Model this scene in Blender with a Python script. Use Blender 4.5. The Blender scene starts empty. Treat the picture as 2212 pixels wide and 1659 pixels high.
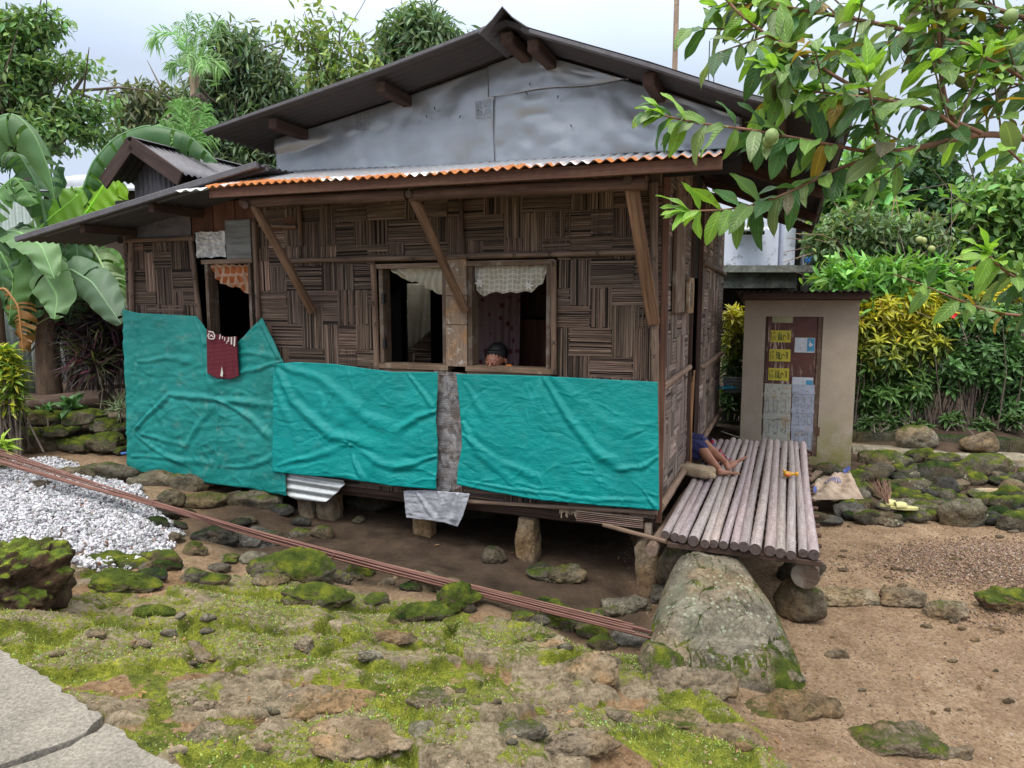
import bpy, bmesh, math, random
import numpy as np
from mathutils import Vector, Matrix
R = math.radians
# ------------------------------------------------------------------ camera
F_PX, CX, CY, PITCH, CAMZ = 1500.0, 1106.0, 829.5, R(6.6), 2.1
scene = bpy.context.scene
cd = bpy.data.cameras.new("camera"); cam = bpy.data.objects.new("camera", cd)
scene.collection.objects.link(cam); scene.camera = cam
cam.location = (0, 0, CAMZ); cam.rotation_euler = (R(90) - PITCH, 0, 0)
cd.sensor_width = 36; cd.lens = 36 * F_PX / 2212; cd.clip_start = 0.05; cd.clip_end = 2000
# ------------------------------------------------------------------ sky and sun
world = bpy.data.worlds.new("World"); scene.world = world; world.use_nodes = True
nt = world.node_tree; nt.nodes.clear()
wo = nt.nodes.new('ShaderNodeOutputWorld'); bg = nt.nodes.new('ShaderNodeBackground')
sky = nt.nodes.new('ShaderNodeTexSky'); sky.sky_type = 'NISHITA'; sky.sun_disc = False
SUN_EL, SUN_AZ = R(62), R(200)
sky.sun_elevation = SUN_EL; sky.sun_rotation = SUN_AZ
tcw = nt.nodes.new('ShaderNodeTexCoord'); nzw = nt.nodes.new('ShaderNodeTexNoise')
nzw.inputs['Scale'].default_value = 2.2; nzw.inputs['Detail'].default_value = 3
crw = nt.nodes.new('ShaderNodeValToRGB')
crw.color_ramp.elements[0].position = 0.35; crw.color_ramp.elements[0].color = (4.7, 5.5, 7.0, 1)
crw.color_ramp.elements[1].position = 0.65; crw.color_ramp.elements[1].color = (5.4, 6.1, 7.2, 1)
mxw = nt.nodes.new('ShaderNodeMixRGB'); mxw.inputs[0].default_value = 0.93
nt.links.new(tcw.outputs['Generated'], nzw.inputs['Vector']); nt.links.new(nzw.outputs['Fac'], crw.inputs[0])
nt.links.new(sky.outputs[0], mxw.inputs[1]); nt.links.new(crw.outputs[0], mxw.inputs[2])
# overcast sky: brighter towards the zenith
spw = nt.nodes.new('ShaderNodeSeparateXYZ'); nt.links.new(tcw.outputs['Generated'], spw.inputs[0])
mrw = nt.nodes.new('ShaderNodeMapRange'); mrw.inputs[1].default_value = 0.28; mrw.inputs[2].default_value = 1.0; mrw.inputs[3].default_value = 0.97; mrw.inputs[4].default_value = 4.6
nt.links.new(spw.outputs[2], mrw.inputs[0]); vmw = nt.nodes.new('ShaderNodeVectorMath'); vmw.operation = 'SCALE'
mzw = nt.nodes.new('ShaderNodeMixRGB'); mzw.blend_type = 'MULTIPLY'; mzw.inputs[2].default_value = (1.12, .97, .80, 1); fzw = nt.nodes.new('ShaderNodeMapRange'); fzw.inputs[1].default_value = .3; fzw.inputs[2].default_value = .7
nt.links.new(spw.outputs[2], fzw.inputs[0]); nt.links.new(fzw.outputs[0], mzw.inputs[0]); nt.links.new(mxw.outputs[0], mzw.inputs[1]); nt.links.new(mzw.outputs[0], vmw.inputs[0]); nt.links.new(mrw.outputs[0], vmw.inputs['Scale'])
nt.links.new(vmw.outputs[0], bg.inputs[0]); bg.inputs[1].default_value = 0.09
nt.links.new(bg.outputs[0], wo.inputs[0])
sd = bpy.data.lights.new("sun", 'SUN'); sun = bpy.data.objects.new("sun", sd); scene.collection.objects.link(sun)
sd.energy = 1.5; sd.angle = R(25); sd.color = (1, 0.97, 0.92)
# light comes from the side and behind the viewer, high up
sdir = Vector((math.sin(SUN_AZ) * math.cos(SUN_EL), math.cos(SUN_AZ) * math.cos(SUN_EL), math.sin(SUN_EL)))
sun.rotation_euler = sdir.to_track_quat('Z', 'Y').to_euler()
vs = scene.view_settings; vs.view_transform = 'Standard'; vs.look = 'None'; vs.exposure = 0.62; vs.gamma = 1
# ------------------------------------------------------------------ placing helpers
camv = np.array([0, 0, CAMZ])
def ray(px, py):
    x = (px - CX) / F_PX; y = -(py - CY) / F_PX
    return np.array([x, math.cos(PITCH) + y * math.sin(PITCH), -math.sin(PITCH) + y * math.cos(PITCH)])
def atY(px, py, Y):
    d = ray(px, py); return camv + d * (Y / d[1])
def atZ(px, py, z):
    d = ray(px, py); return camv + d * ((z - CAMZ) / d[2])
C0 = atY(1425, 700, 5.0); C0[2] = 0
HA = math.atan2(0.368, 0.93)
EU = np.array([-math.cos(HA), math.sin(HA), 0]); EV = np.array([math.sin(HA), math.cos(HA), 0]); EZ = np.array([0, 0, 1.0])
def H(u, v, z):                       # house coordinates: u to the left along the front, v to the back, z up
    return C0 + EU * u + EV * v + EZ * z
def front(px, py, v=0.0):             # point of the plane v seen at a pixel -> (u, z)
    d = ray(px, py); s = (v - (camv - C0) @ EV) / (d @ EV); q = camv + d * s - C0
    return float(q @ EU), float(q[2])
def side(px, py, u=0.0):
    d = ray(px, py); s = (u - (camv - C0) @ EU) / (d @ EU); q = camv + d * s - C0
    return float(q @ EV), float(q[2])
# ------------------------------------------------------------------ numpy noise
def _hash(ix, iy, iz, seed):
    h = (ix.astype(np.int64) * 374761393 + iy.astype(np.int64) * 668265263 + iz.astype(np.int64) * 2147483647 + seed * 974634777) & 0xffffffff
    h = ((h ^ (h >> 13)) * 1274126177) & 0xffffffff
    h = ((h ^ (h >> 16)) * 2246822519) & 0xffffffff
    return ((h ^ (h >> 15)) & 0xffffff) / float(0xffffff)
def vnoise(P, seed=0):
    P = np.asarray(P, float); I = np.floor(P).astype(np.int64); f = P - I; f = f * f * (3 - 2 * f)
    r = 0
    for dx in (0, 1):
        wx = f[:, 0] if dx else 1 - f[:, 0]
        for dy in (0, 1):
            wy = f[:, 1] if dy else 1 - f[:, 1]
            for dz in (0, 1):
                wz = f[:, 2] if dz else 1 - f[:, 2]
                r = r + wx * wy * wz * _hash(I[:, 0] + dx, I[:, 1] + dy, I[:, 2] + dz, seed)
    return r * 2 - 1
def fbm(P, octv=4, seed=0, gain=0.5):
    P = np.asarray(P, float); a = 1; s = 0; n = 0
    for k in range(octv):
        s = s + a * vnoise(P * (2 ** k) + k * 17.3, seed + k); n += a; a *= gain
    return s / n
def worley(x, y, seed=0):
    ix = np.floor(x).astype(np.int64); iy = np.floor(y).astype(np.int64)
    f1 = np.full(x.shape, 9.0); f2 = np.full(x.shape, 9.0); cid = np.zeros(x.shape)
    for dx in (-1, 0, 1):
        for dy in (-1, 0, 1):
            jx = ix + dx; jy = iy + dy; z = jx * 0
            px = jx + 0.15 + 0.7 * _hash(jx, jy, z, seed); py = jy + 0.15 + 0.7 * _hash(jx, jy, z, seed + 1)
            d = np.hypot(px - x, py - y); h = _hash(jx, jy, z, seed + 2)
            m = d < f1
            f2 = np.where(m, f1, np.minimum(f2, d)); cid = np.where(m, h, cid); f1 = np.where(m, d, f1)
    return f1, f2, cid
def sstep(a, b, x):
    t = np.clip((x - a) / (b - a), 0, 1); return t * t * (3 - 2 * t)
# ------------------------------------------------------------------ mesh helpers
COL = scene.collection
def tag(o, label=None, cat=None, group=None, kind=None):
    if label: o['label'] = label
    if cat: o['category'] = cat
    if group: o['group'] = group
    if kind: o['kind'] = kind
    return o
def thing(name, loc, label, cat, group=None):
    o = bpy.data.objects.new(name, None); COL.objects.link(o); o.location = tuple(float(a) for a in loc)
    o.empty_display_size = 0.1
    return tag(o, label, cat, group)
def wmat(o):
    return (wmat(o.parent) @ o.matrix_parent_inverse if o.parent else Matrix.Identity(4)) @ Matrix.Translation(o.location)
def link(name, me, mat, parent=None, origin=None):
    o = bpy.data.objects.new(name, me); COL.objects.link(o)
    if mat is not None: me.materials.append(mat)
    if parent is not None:
        o.parent = parent; o.matrix_parent_inverse = wmat(parent).inverted()
    return o
def arr_mesh(name, V, Fc, col=None, tc=None, uv=None, smooth=False):
    """V (n,3); Fc list of faces arrays (each (m,k)); col/tc per vertex."""
    me = bpy.data.meshes.new(name)
    if isinstance(Fc, np.ndarray): Fc = [Fc]
    Fc = [f for f in Fc if len(f)]
    loops = np.concatenate([f.reshape(-1) for f in Fc]).astype(np.int32)
    tot = np.concatenate([np.full(len(f), f.shape[1], np.int32) for f in Fc]); st = np.concatenate([[0], np.cumsum(tot)[:-1]]).astype(np.int32)
    me.vertices.add(len(V)); me.vertices.foreach_set('co', np.asarray(V, np.float32).reshape(-1))
    me.loops.add(len(loops)); me.loops.foreach_set('vertex_index', loops)
    me.polygons.add(len(tot)); me.polygons.foreach_set('loop_start', st); me.polygons.foreach_set('loop_total', tot)
    me.polygons.foreach_set('use_smooth', np.full(len(tot), bool(smooth)))
    if col is not None:
        a = me.attributes.new('col', 'FLOAT_COLOR', 'POINT'); c = np.ones((len(V), 4), np.float32); c[:, :3] = col
        a.data.foreach_set('color', c.reshape(-1))
    if tc is not None:
        a = me.attributes.new('tc', 'FLOAT_VECTOR', 'POINT'); a.data.foreach_set('vector', np.asarray(tc, np.float32).reshape(-1))
    me.update(calc_edges=True); me.validate()
    return me
BOXF = np.array([(0, 1, 3, 2), (4, 6, 7, 5), (0, 4, 5, 1), (2, 3, 7, 6), (0, 2, 6, 4), (1, 5, 7, 3)])
class MB:
    def __init__(s): s.V = []; s.F = {}; s.n = 0; s.C = []; s.T = []
    def add(s, V, F, col=(1, 1, 1), tc=None):
        V = np.asarray(V, float); s.V.append(V)
        for f in (F if isinstance(F, list) else [F]):
            f = np.asarray(f)
            if len(f): s.F.setdefault(f.shape[1], []).append(f + s.n)
        c = np.asarray(col, float); s.C.append(np.broadcast_to(c, (len(V), 3)) if c.ndim == 1 else c)
        s.T.append(V.copy() if tc is None else np.asarray(tc, float)); s.n += len(V)
    def box8(s, P, col=(1, 1, 1), tc=None): s.add(P, BOXF, col, tc)
    def hbox(s, u0, u1, v0, v1, z0, z1, col=(1, 1, 1), axis=0):   # box in house coordinates
        P = [H(u, v, z) for u in (u0, u1) for v in (v0, v1) for z in (z0, z1)]
        r = random.random() * 50
        loc = np.array([(u, v, z) for u in (u0, u1) for v in (v0, v1) for z in (z0, z1)])
        o = {0: (0, 1, 2), 1: (1, 0, 2), 2: (2, 0, 1)}[axis]
        s.box8(P, col, loc[:, o] + r)
    def wbox(s, x0, x1, y0, y1, z0, z1, col=(1, 1, 1), axis=0, rot=0, c=(0, 0)):
        loc = np.array([(x, y, z) for x in (x0, x1) for y in (y0, y1) for z in (z0, z1)], float)
        P = loc.copy(); cr, sr = math.cos(rot), math.sin(rot)
        P[:, 0] = c[0] + loc[:, 0] * cr - loc[:, 1] * sr; P[:, 1] = c[1] + loc[:, 0] * sr + loc[:, 1] * cr
        o = {0: (0, 1, 2), 1: (1, 0, 2), 2: (2, 0, 1)}[axis]
        s.box8(P, col, loc[:, o] + random.random() * 50)
    def beam(s, a, b, w, h, up=(0, 0, 1), col=(1, 1, 1)):
        a = np.asarray(a, float); b = np.asarray(b, float); d = b - a; L = np.linalg.norm(d); d = d / L
        x = np.cross(d, up); x /= np.linalg.norm(x); y = np.cross(x, d)
        P = []; T = []; r = random.random() * 50
        for t in (0, 1):
            for i in (-1, 1):
                for j in (-1, 1): P.append(a + d * L * t + x * i * w / 2 + y * j * h / 2); T.append((t * L + r, i * w / 2, j * h / 2 + r))
        s.box8(np.array(P), col, np.array(T))
    def tube(s, pts, rad, seg=8, col=(1, 1, 1), cap=True, wob=0.0, seed=0, capcol=None):
        pts = np.asarray(pts, float); n = len(pts); rad = np.broadcast_to(np.asarray(rad, float), (n,))
        d = np.gradient(pts, axis=0); d /= np.linalg.norm(d, axis=1)[:, None] + 1e-9
        ref = np.array([0, 0, 1.0]) if abs(d[0][2]) < 0.9 else np.array([1.0, 0, 0])
        x = np.cross(d, ref); x /= np.linalg.norm(x, axis=1)[:, None] + 1e-9; y = np.cross(d, x)
        th = np.arange(seg) / seg * 2 * np.pi; L = np.concatenate([[0], np.cumsum(np.linalg.norm(np.diff(pts, axis=0), axis=1))])
        V = pts[:, None, :] + rad[:, None, None] * (np.cos(th)[None, :, None] * x[:, None, :] + np.sin(th)[None, :, None] * y[:, None, :])
        if wob:
            nz = fbm(V.reshape(-1, 3) * 6 + seed * 3.1, 3, seed).reshape(n, seg)
            V = pts[:, None, :] + (V - pts[:, None, :]) * (1 + wob * nz[..., None])
        T = np.zeros((n, seg, 3)); r = random.random() * 50
        T[..., 0] = L[:, None] + r; T[..., 1] = rad[:, None] * np.cos(th)[None] + r; T[..., 2] = rad[:, None] * np.sin(th)[None]
        i, j = np.meshgrid(np.arange(n - 1), np.arange(seg), indexing='ij'); j2 = (j + 1) % seg
        Fq = np.stack([i * seg + j, i * seg + j2, (i + 1) * seg + j2, (i + 1) * seg + j], -1).reshape(-1, 4)
        Vf = V.reshape(-1, 3); Tf = T.reshape(-1, 3); fs = [Fq]
        if cap:
            k = len(Vf); a = np.arange(seg); Vf = np.vstack([Vf, pts[0], pts[-1], V[0], V[-1]]); Tf = np.vstack([Tf, Tf[0], Tf[-1], T[0], T[-1]])
            if cap == 2: fs += [np.stack([np.full(seg, k), (a + 1) % seg, a], -1), np.stack([np.full(seg, k + 1), (n - 1) * seg + a, (n - 1) * seg + (a + 1) % seg], -1)]; Vf = Vf[:k + 2]; Tf = Tf[:k + 2]
            else: fs += [np.stack([np.full(seg, k), k + 2 + (a + 1) % seg, k + 2 + a], -1), np.stack([np.full(seg, k + 1), k + 2 + seg + a, k + 2 + seg + (a + 1) % seg], -1)]
        if capcol is not None and cap is True: cc = np.tile(np.array(col, float), (len(Vf), 1)); cc[k:] = capcol; col = cc
        s.add(Vf, fs, col, Tf)
    def grid(s, G, col=(1, 1, 1), T=None):
        n, m = G.shape[:2]; i, j = np.meshgrid(np.arange(n - 1), np.arange(m - 1), indexing='ij')
        Fq = np.stack([i * m + j, i * m + j + 1, (i + 1) * m + j + 1, (i + 1) * m + j], -1).reshape(-1, 4)
        c = np.asarray(col, float)
        s.add(G.reshape(-1, 3), Fq, c.reshape(-1, 3) if c.ndim == 3 else c, None if T is None else T.reshape(-1, 3))
    def poly(s, pts, col=(1, 1, 1)):
        s.add(np.asarray(pts, float), np.arange(len(pts))[None, :], col)
    def build(s, name, mat, parent=None, smooth=False, mods=None):
        V = np.vstack(s.V); me = arr_mesh(name, V, [np.vstack(f) for f in s.F.values()], np.vstack(s.C), np.vstack(s.T), smooth=smooth)
        return link(name, me, mat, parent)
def solid(o, t, off=0.0):
    m = o.modifiers.new('thick', 'SOLIDIFY'); m.thickness = t; m.offset = off; return o
def vcol(base, var=0.1):
    k = 1 + random.uniform(-var, var); return tuple(max(0, c * k * (1 + random.uniform(-var, var) * 0.25)) for c in base)
# ------------------------------------------------------------------ materials
class NT:
    def __init__(s, name):
        s.m = bpy.data.materials.new(name); s.m.use_nodes = True; s.t = s.m.node_tree; s.t.nodes.clear()
        s.out = s.t.nodes.new('ShaderNodeOutputMaterial')
    def n(s, typ, **kw):
        nd = s.t.nodes.new('ShaderNode' + typ)
        for k, v in kw.items():
            if hasattr(nd, k): setattr(nd, k, v)
            else: s.set(nd, k, v)
        return nd
    def set(s, nd, k, v):
        i = nd.inputs[k.replace('_', ' ')] if isinstance(k, str) else nd.inputs[k]
        if hasattr(v, 'links') or isinstance(v, bpy.types.NodeSocket): s.t.links.new(v, i)
        else:
            if hasattr(i.default_value, '__len__') and not isinstance(v, str) and len(i.default_value) == 4 and len(v) == 3: v = (*v, 1)
            i.default_value = v
    def attr(s, name, vec=False): a = s.n('Attribute', attribute_name=name); return a.outputs['Vector' if vec else 'Color']
    def pos(s): return s.n('NewGeometry').outputs['Position']
    def map(s, vec, sc): m = s.n('Mapping'); s.set(m, 'Vector', vec); s.set(m, 'Scale', sc); return m.outputs[0]
    def noise(s, vec, scale, detail=4, rough=0.55): nd = s.n('TexNoise', Scale=scale, Detail=detail, Roughness=rough); s.set(nd, 'Vector', vec); return nd.outputs['Fac']
    def vor(s, vec, scale, feat='F1', out='Distance'):
        nd = s.n('TexVoronoi', feature=feat, Scale=scale); s.set(nd, 'Vector', vec); return nd.outputs[out]
    def ramp(s, fac, stops):
        r = s.n('ValToRGB'); s.set(r, 0, fac); e = r.color_ramp.elements
        while len(e) < len(stops): e.new(0.5)
        for el, (p, c) in zip(e, stops): el.position = p; el.color = (*c, 1) if len(c) == 3 else c
        return r.outputs[0]
    def rng(s, v, a, b, c=0.0, d=1.0):
        r = s.n('MapRange'); s.set(r, 0, v); s.set(r, 1, a); s.set(r, 2, b); s.set(r, 3, c); s.set(r, 4, d); return r.outputs[0]
    def mix(s, f, a, b, mode='MIX'):
        m = s.n('MixRGB', blend_type=mode); s.set(m, 0, f); s.set(m, 1, a); s.set(m, 2, b); return m.outputs[0]
    def math(s, op, a, b=0.0, clamp=False):
        m = s.n('Math', operation=op, use_clamp=clamp); s.set(m, 0, a); s.set(m, 1, b); return m.outputs[0]
    def bump(s, h, strength=0.5, dist=0.01, normal=None):
        b = s.n('Bump', Strength=strength, Distance=dist); s.set(b, 'Height', h)
        if normal is not None: s.set(b, 'Normal', normal)
        return b.outputs[0]
    def done(s, color, rough=0.7, normal=None, metal=0.0, spec=0.4, transl=0.0, alpha=None, trans_col=None, coat=0.0):
        b = s.n('BsdfPrincipled'); s.set(b, 'Base Color', color); s.set(b, 'Roughness', rough); s.set(b, 'Metallic', metal); s.set(b, 'Specular IOR Level', spec)
        if coat: s.set(b, 'Coat Weight', coat); s.set(b, 'Coat Roughness', 0.25)
        if normal is not None: s.set(b, 'Normal', normal)
        sh = b.outputs[0]
        if transl:
            t = s.n('BsdfTranslucent'); s.set(t, 'Color', trans_col if trans_col is not None else color)
            mx = s.n('MixShader'); s.set(mx, 0, transl); s.set(mx, 1, sh); s.set(mx, 2, t.outputs[0]); sh = mx.outputs[0]
        if alpha is not None:
            t = s.n('BsdfTransparent'); mx = s.n('MixShader'); s.set(mx, 0, alpha); s.set(mx, 1, t.outputs[0]); s.set(mx, 2, sh); sh = mx.outputs[0]
        s.t.links.new(sh, s.out.inputs[0]); return s.m
def m_wood(name, c1, c2, rough=0.8, sc=1.0, stain=None):
    t = NT(name); tc = t.attr('tc', True); col = t.attr('col')
    n1 = t.noise(t.map(tc, (3 * sc, 70 * sc, 70 * sc)), 1, 5, 0.65); n2 = t.noise(t.map(tc, (1.5, 6, 6)), 1.3, 4)
    c = t.ramp(n1, [(0.3, c1), (0.7, c2)])
    c = t.mix(t.rng(n2, 0.35, 0.7), c, t.mix(1.0, c, (0.55, 0.52, 0.5), 'MULTIPLY'))
    if stain: c = t.mix(t.rng(t.noise(t.pos(), 5, 5, 0.7), 0.52, 0.66), c, stain)
    c = t.mix(1.0, c, col, 'MULTIPLY')
    return t.done(c, rough, t.bump(n1, 0.6, 0.004), spec=0.25)
def m_plain(name, c, rough=0.6, metal=0.0, var=0.25, sc=8, bump=0.15, spec=0.4, attr=False, transl=0.0):
    t = NT(name); n = t.noise(t.pos(), sc, 5, 0.6)
    cc = t.mix(t.rng(n, 0.3, 0.7), c, tuple(a * (1 - var) for a in c))
    if attr: cc = t.mix(1.0, cc, t.attr('col'), 'MULTIPLY')
    return t.done(cc, rough, t.bump(t.noise(t.pos(), sc * 6, 4), bump, 0.004), metal, spec, transl)
def m_leaf(name, transl=0.35, rough=0.45, veins=0, under=None, spots=False):
    t = NT(name); col = t.attr('col'); tc = t.attr('tc', True)
    c = col
    n = t.noise(t.pos(), 9, 3)
    c = t.mix(t.rng(n, 0.3, 0.7, 0, 0.35), c, t.mix(1.0, c, (0.6, 0.7, 0.5), 'MULTIPLY'))
    nrm = None
    if veins:
        sp = t.n('SeparateXYZ'); t.set(sp, 0, tc)
        ax = t.math('ABSOLUTE', sp.outputs[1])
        ph = t.math('ADD', t.math('MULTIPLY', sp.outputs[0], veins), t.math('MULTIPLY', ax, -veins * 0.25))
        w = t.math('ABSOLUTE', t.math('SINE', ph))
        vein = t.rng(w, 0.0, 0.28, 1, 0); mid = t.rng(ax, 0.03, 0.09, 1, 0)
        c = t.mix(t.math('MULTIPLY', vein, 0.35), c, t.mix(1.0, c, (1.5, 1.45, 1.3), 'MULTIPLY'))
        c = t.mix(t.math('MULTIPLY', mid, 0.6), c, t.mix(1.0, c, (2.0, 1.9, 1.6), 'MULTIPLY'))
        nrm = t.bump(w, 0.55, 0.002)
    if spots:
        c = t.mix(t.rng(t.noise(t.pos(), 60, 4, 0.7), 0.6, 0.7), c, (0.16, 0.10, 0.03))
    return t.done(c, rough, nrm, spec=0.35, transl=transl, trans_col=t.mix(1.0, c, (1.5, 1.6, 0.7), 'MULTIPLY'))
def m_rock(name, base=(0.20, 0.18, 0.135), moss=(0.10, 0.135, 0.02), lichen=0.0):
    """col.r = amount of moss, col.g = brightness, col.b = warm/rusty"""
    t = NT(name); P = t.pos(); sp = t.n('SeparateColor'); t.set(sp, 0, t.attr('col'))
    n1 = t.noise(P, 7, 6, 0.65); n2 = t.noise(P, 55, 5, 0.7); n3 = t.noise(P, 2.3, 4)
    c = t.ramp(n1, [(0.3, tuple(a * 0.42 for a in base)), (0.52, tuple(a * .85 for a in base)), (0.75, tuple(a * 1.35 for a in base))])
    c = t.mix(t.rng(t.noise(P, 24, 6, .8), .50, .62, 0, .75), c, t.mix(1.0, c, (0.38, 0.38, 0.34), 'MULTIPLY'))
    c = t.mix(t.rng(n2, 0.42, 0.62, 0, 0.6), c, t.mix(1.0, c, (0.45, 0.45, 0.43), 'MULTIPLY'))
    c = t.mix(t.rng(n3, 0.45, 0.62), c, t.mix(1.0, c, (1.15, 0.95, 0.72), 'MULTIPLY'))
    c = t.mix(sp.outputs[2], c, (0.23, 0.12, 0.055))
    wp = t.n('VectorMath', operation='MULTIPLY_ADD'); t.set(wp, 0, t.n('TexNoise', Scale=3.0, Detail=4).outputs['Color']); t.set(wp, 1, (.45, .45, .45)); t.set(wp, 2, P)
    cr = t.vor(wp.outputs[0], 3.2, 'DISTANCE_TO_EDGE'); crk = t.math('MULTIPLY', t.rng(cr, 0.0, 0.018, 1, 0), t.rng(t.noise(P, 2.6, 3), .48, .6))
    c = t.mix(t.math('MULTIPLY', crk, .7), c, t.mix(1.0, c, (0.3, 0.3, 0.28), 'MULTIPLY'))
    c = t.mix(t.rng(t.noise(P, 120, 4, .7), .35, .65, 0, .45), c, t.mix(1.0, c, (1.55, 1.5, 1.4), 'MULTIPLY'))
    g = t.n('CombineColor'); [t.set(g, i, sp.outputs[1]) for i in range(3)]
    c = t.mix(1.0, c, g.outputs[0], 'MULTIPLY')
    if lichen:
        v = t.vor(t.n('VectorMath', operation='ADD').outputs[0] if False else P, 26)
        lm = t.math('MULTIPLY', t.rng(v, 0.22, 0.34, 1, 0), t.rng(t.noise(P, 5, 3), 0.46, 0.6))
        c = t.mix(t.math('MULTIPLY', lm, lichen), c, (0.34, 0.37, 0.26))
        v2 = t.rng(t.noise(P, 3.3, 5, 0.7), 0.5, 0.62)
        c = t.mix(t.math('MULTIPLY', v2, 0.4), c, (0.17, 0.185, 0.12))
    nz = t.n('SeparateXYZ'); t.set(nz, 0, t.n('NewGeometry').outputs['Normal'])
    mm = t.math('ADD', t.math('MULTIPLY', t.noise(P, 4.5, 5, 0.7), 1.6), t.math('ADD', t.math('MULTIPLY', nz.outputs[2], 0.6), t.math('MULTIPLY', sp.outputs[0], 1.0)))
    mm = t.math('ADD', mm, t.math('MULTIPLY', n2, 0.5))
    mf = t.rng(mm, 2.02, 2.3)
    mc = t.ramp(t.noise(P, 11, 4), [(0.3, tuple(a * 0.45 for a in moss)), (0.5, moss), (0.72, (moss[0] * 2.6, moss[1] * 2.0, moss[2] * 1.3))])
    mc = t.mix(t.rng(t.noise(P, 160, 3), 0.3, 0.7), mc, t.mix(1.0, mc, (0.45, 0.5, 0.4), 'MULTIPLY'))
    c = t.mix(mf, c, mc)
    hgt = t.math('ADD', t.math('MULTIPLY', t.math('SUBTRACT', n1, t.math('MULTIPLY', crk, .35)), 0.8), t.math('ADD', t.math('MULTIPLY', n2, 0.35), t.math('MULTIPLY', t.math('MULTIPLY', t.noise(P, 180, 2), mf), 0.5)))
    return t.done(c, 0.9, t.bump(hgt, 1.0, 0.035), spec=0.15)
# ================================================================== TERRAIN
_cp = []
for px, py, z in [(1800,1150,0),(2000,1120,0.02),(2190,1140,0.02),(2190,1300,0),(1900,1300,0),(2190,1500,0),(2190,1650,-0.02),(1900,1420,0),(1800,1330,-.02),(2000,1640,0.0),
                  (1000,1200,0.06),(1250,1260,0.0),(1130,1180,0.0),(700,1135,.12),(500,1092,.26),(850,1150,.1),(1390,1285,-.06),(600,1180,.14),(480,1120,.24),(330,1040,.34),
                  (200,1150,.42),(100,1040,.5),(385,1190,.28),(0,1000,.52),(0,1120,.47),(260,1060,.42),(300,1240,.33),(120,1270,.42),
                  (70,1320,.46),(300,1330,.40),(600,1290,.26),(560,1230,.2),(900,1290,.16),(860,1230,.12),(1180,1300,.0),(1000,1330,.14),(150,1400,.5),(420,1400,.44),(300,1500,.55),(450,1640,.6),(150,1600,.6),(0,1400,.55),(0,1650,.6),
                  (700,1400,.36),(900,1400,.24),(1100,1380,.14),(1300,1370,-.02),(1360,1400,-.02),(700,1520,.45),(950,1500,.38),(1200,1480,.26),(1400,1500,.16),(700,1650,.55),(1000,1650,.5),(1300,1650,.42),(1550,1650,.3),(1550,1540,.18),(1750,1650,.14),(1680,1560,.06),(1500,1440,.05),(1600,1400,0),(1700,1480,0.0)]:
    p = atZ(px, py, z); _cp.append((p[0], p[1], z))
for x, y, z in [(1.6, 6.7, .03), (2.6, 6.6, .03), (5, 6.6, .03), (2, 8.2, .18), (4, 8.2, .17), (6.5, 8.2, .17), (3, 9.4, .4), (6, 9.4, .4), (2, 10, .4), (9, 12, .4), (3, 14, .4), (0, 12, .4), (-3, 12, .5), (1.2, 7, .1), (0.5, 7.5, .15), (-1, 7.5, .25), (-2.5, 8, .4),
                (-4.5, 8.0, .75), (-6, 7.8, .8), (-3.2, 7.9, .62), (-5, 10, .85), (-8, 9, .85), (-12, 14, .9), (-4.2, 7.25, .52), (-6, 7.2, .55), (-5, 5, .5), (-5, 2.5, .6), (-2, 0, .65), (0, 0, .6), (2, 0, .3), (5, 0, 0), (7, 4, 0), (9, 7, .1), (-3, -4, .6), (4, -4, .3)]:
    _cp.append((x, y, z))
_cp = np.array(_cp)
def base_h(x, y):
    x = np.asarray(x, float); y = np.asarray(y, float); sh = x.shape; x = x.ravel(); y = y.ravel()
    s = np.zeros(x.shape); w = np.zeros(x.shape)
    for a, b, z in _cp:
        d2 = (x - a) ** 2 + (y - b) ** 2 + 0.02
        k = 1 / d2 ** 1.9; s += k * z; w += k
    return (s / w).reshape(sh)
def mound_mask(x, y):      # where the mossy outcrop lies (foreground, between path and yard)
    edge = np.interp(y, [0, 1.6, 2.4, 3.1, 3.6, 4.2], [2.0, 1.75, 1.45, 1.2, 0.95, .8])
    back = np.interp(x, [-4, -2.4, -1.4, -0.5, 0.4, 1.0], [4.6, 4.7, 4.6, 4.45, 4.1, 3.9])
    return sstep(0, .25, edge - x) * sstep(0, .3, back - y)
PATHP = [atZ(x, y, .6)[:2] for x, y in ((-420, 1290), (0, 1402), (222, 1545), (275, 1592), (400, 1665), (640, 1800))]
PEX = np.array([p[0] for p in PATHP]); PEY = np.array([p[1] for p in PATHP])
def path_mask(x, y):
    return sstep(-.02, .05, np.interp(x, PEX, PEY, left=PEY[0] + .3, right=0) - y)
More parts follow.
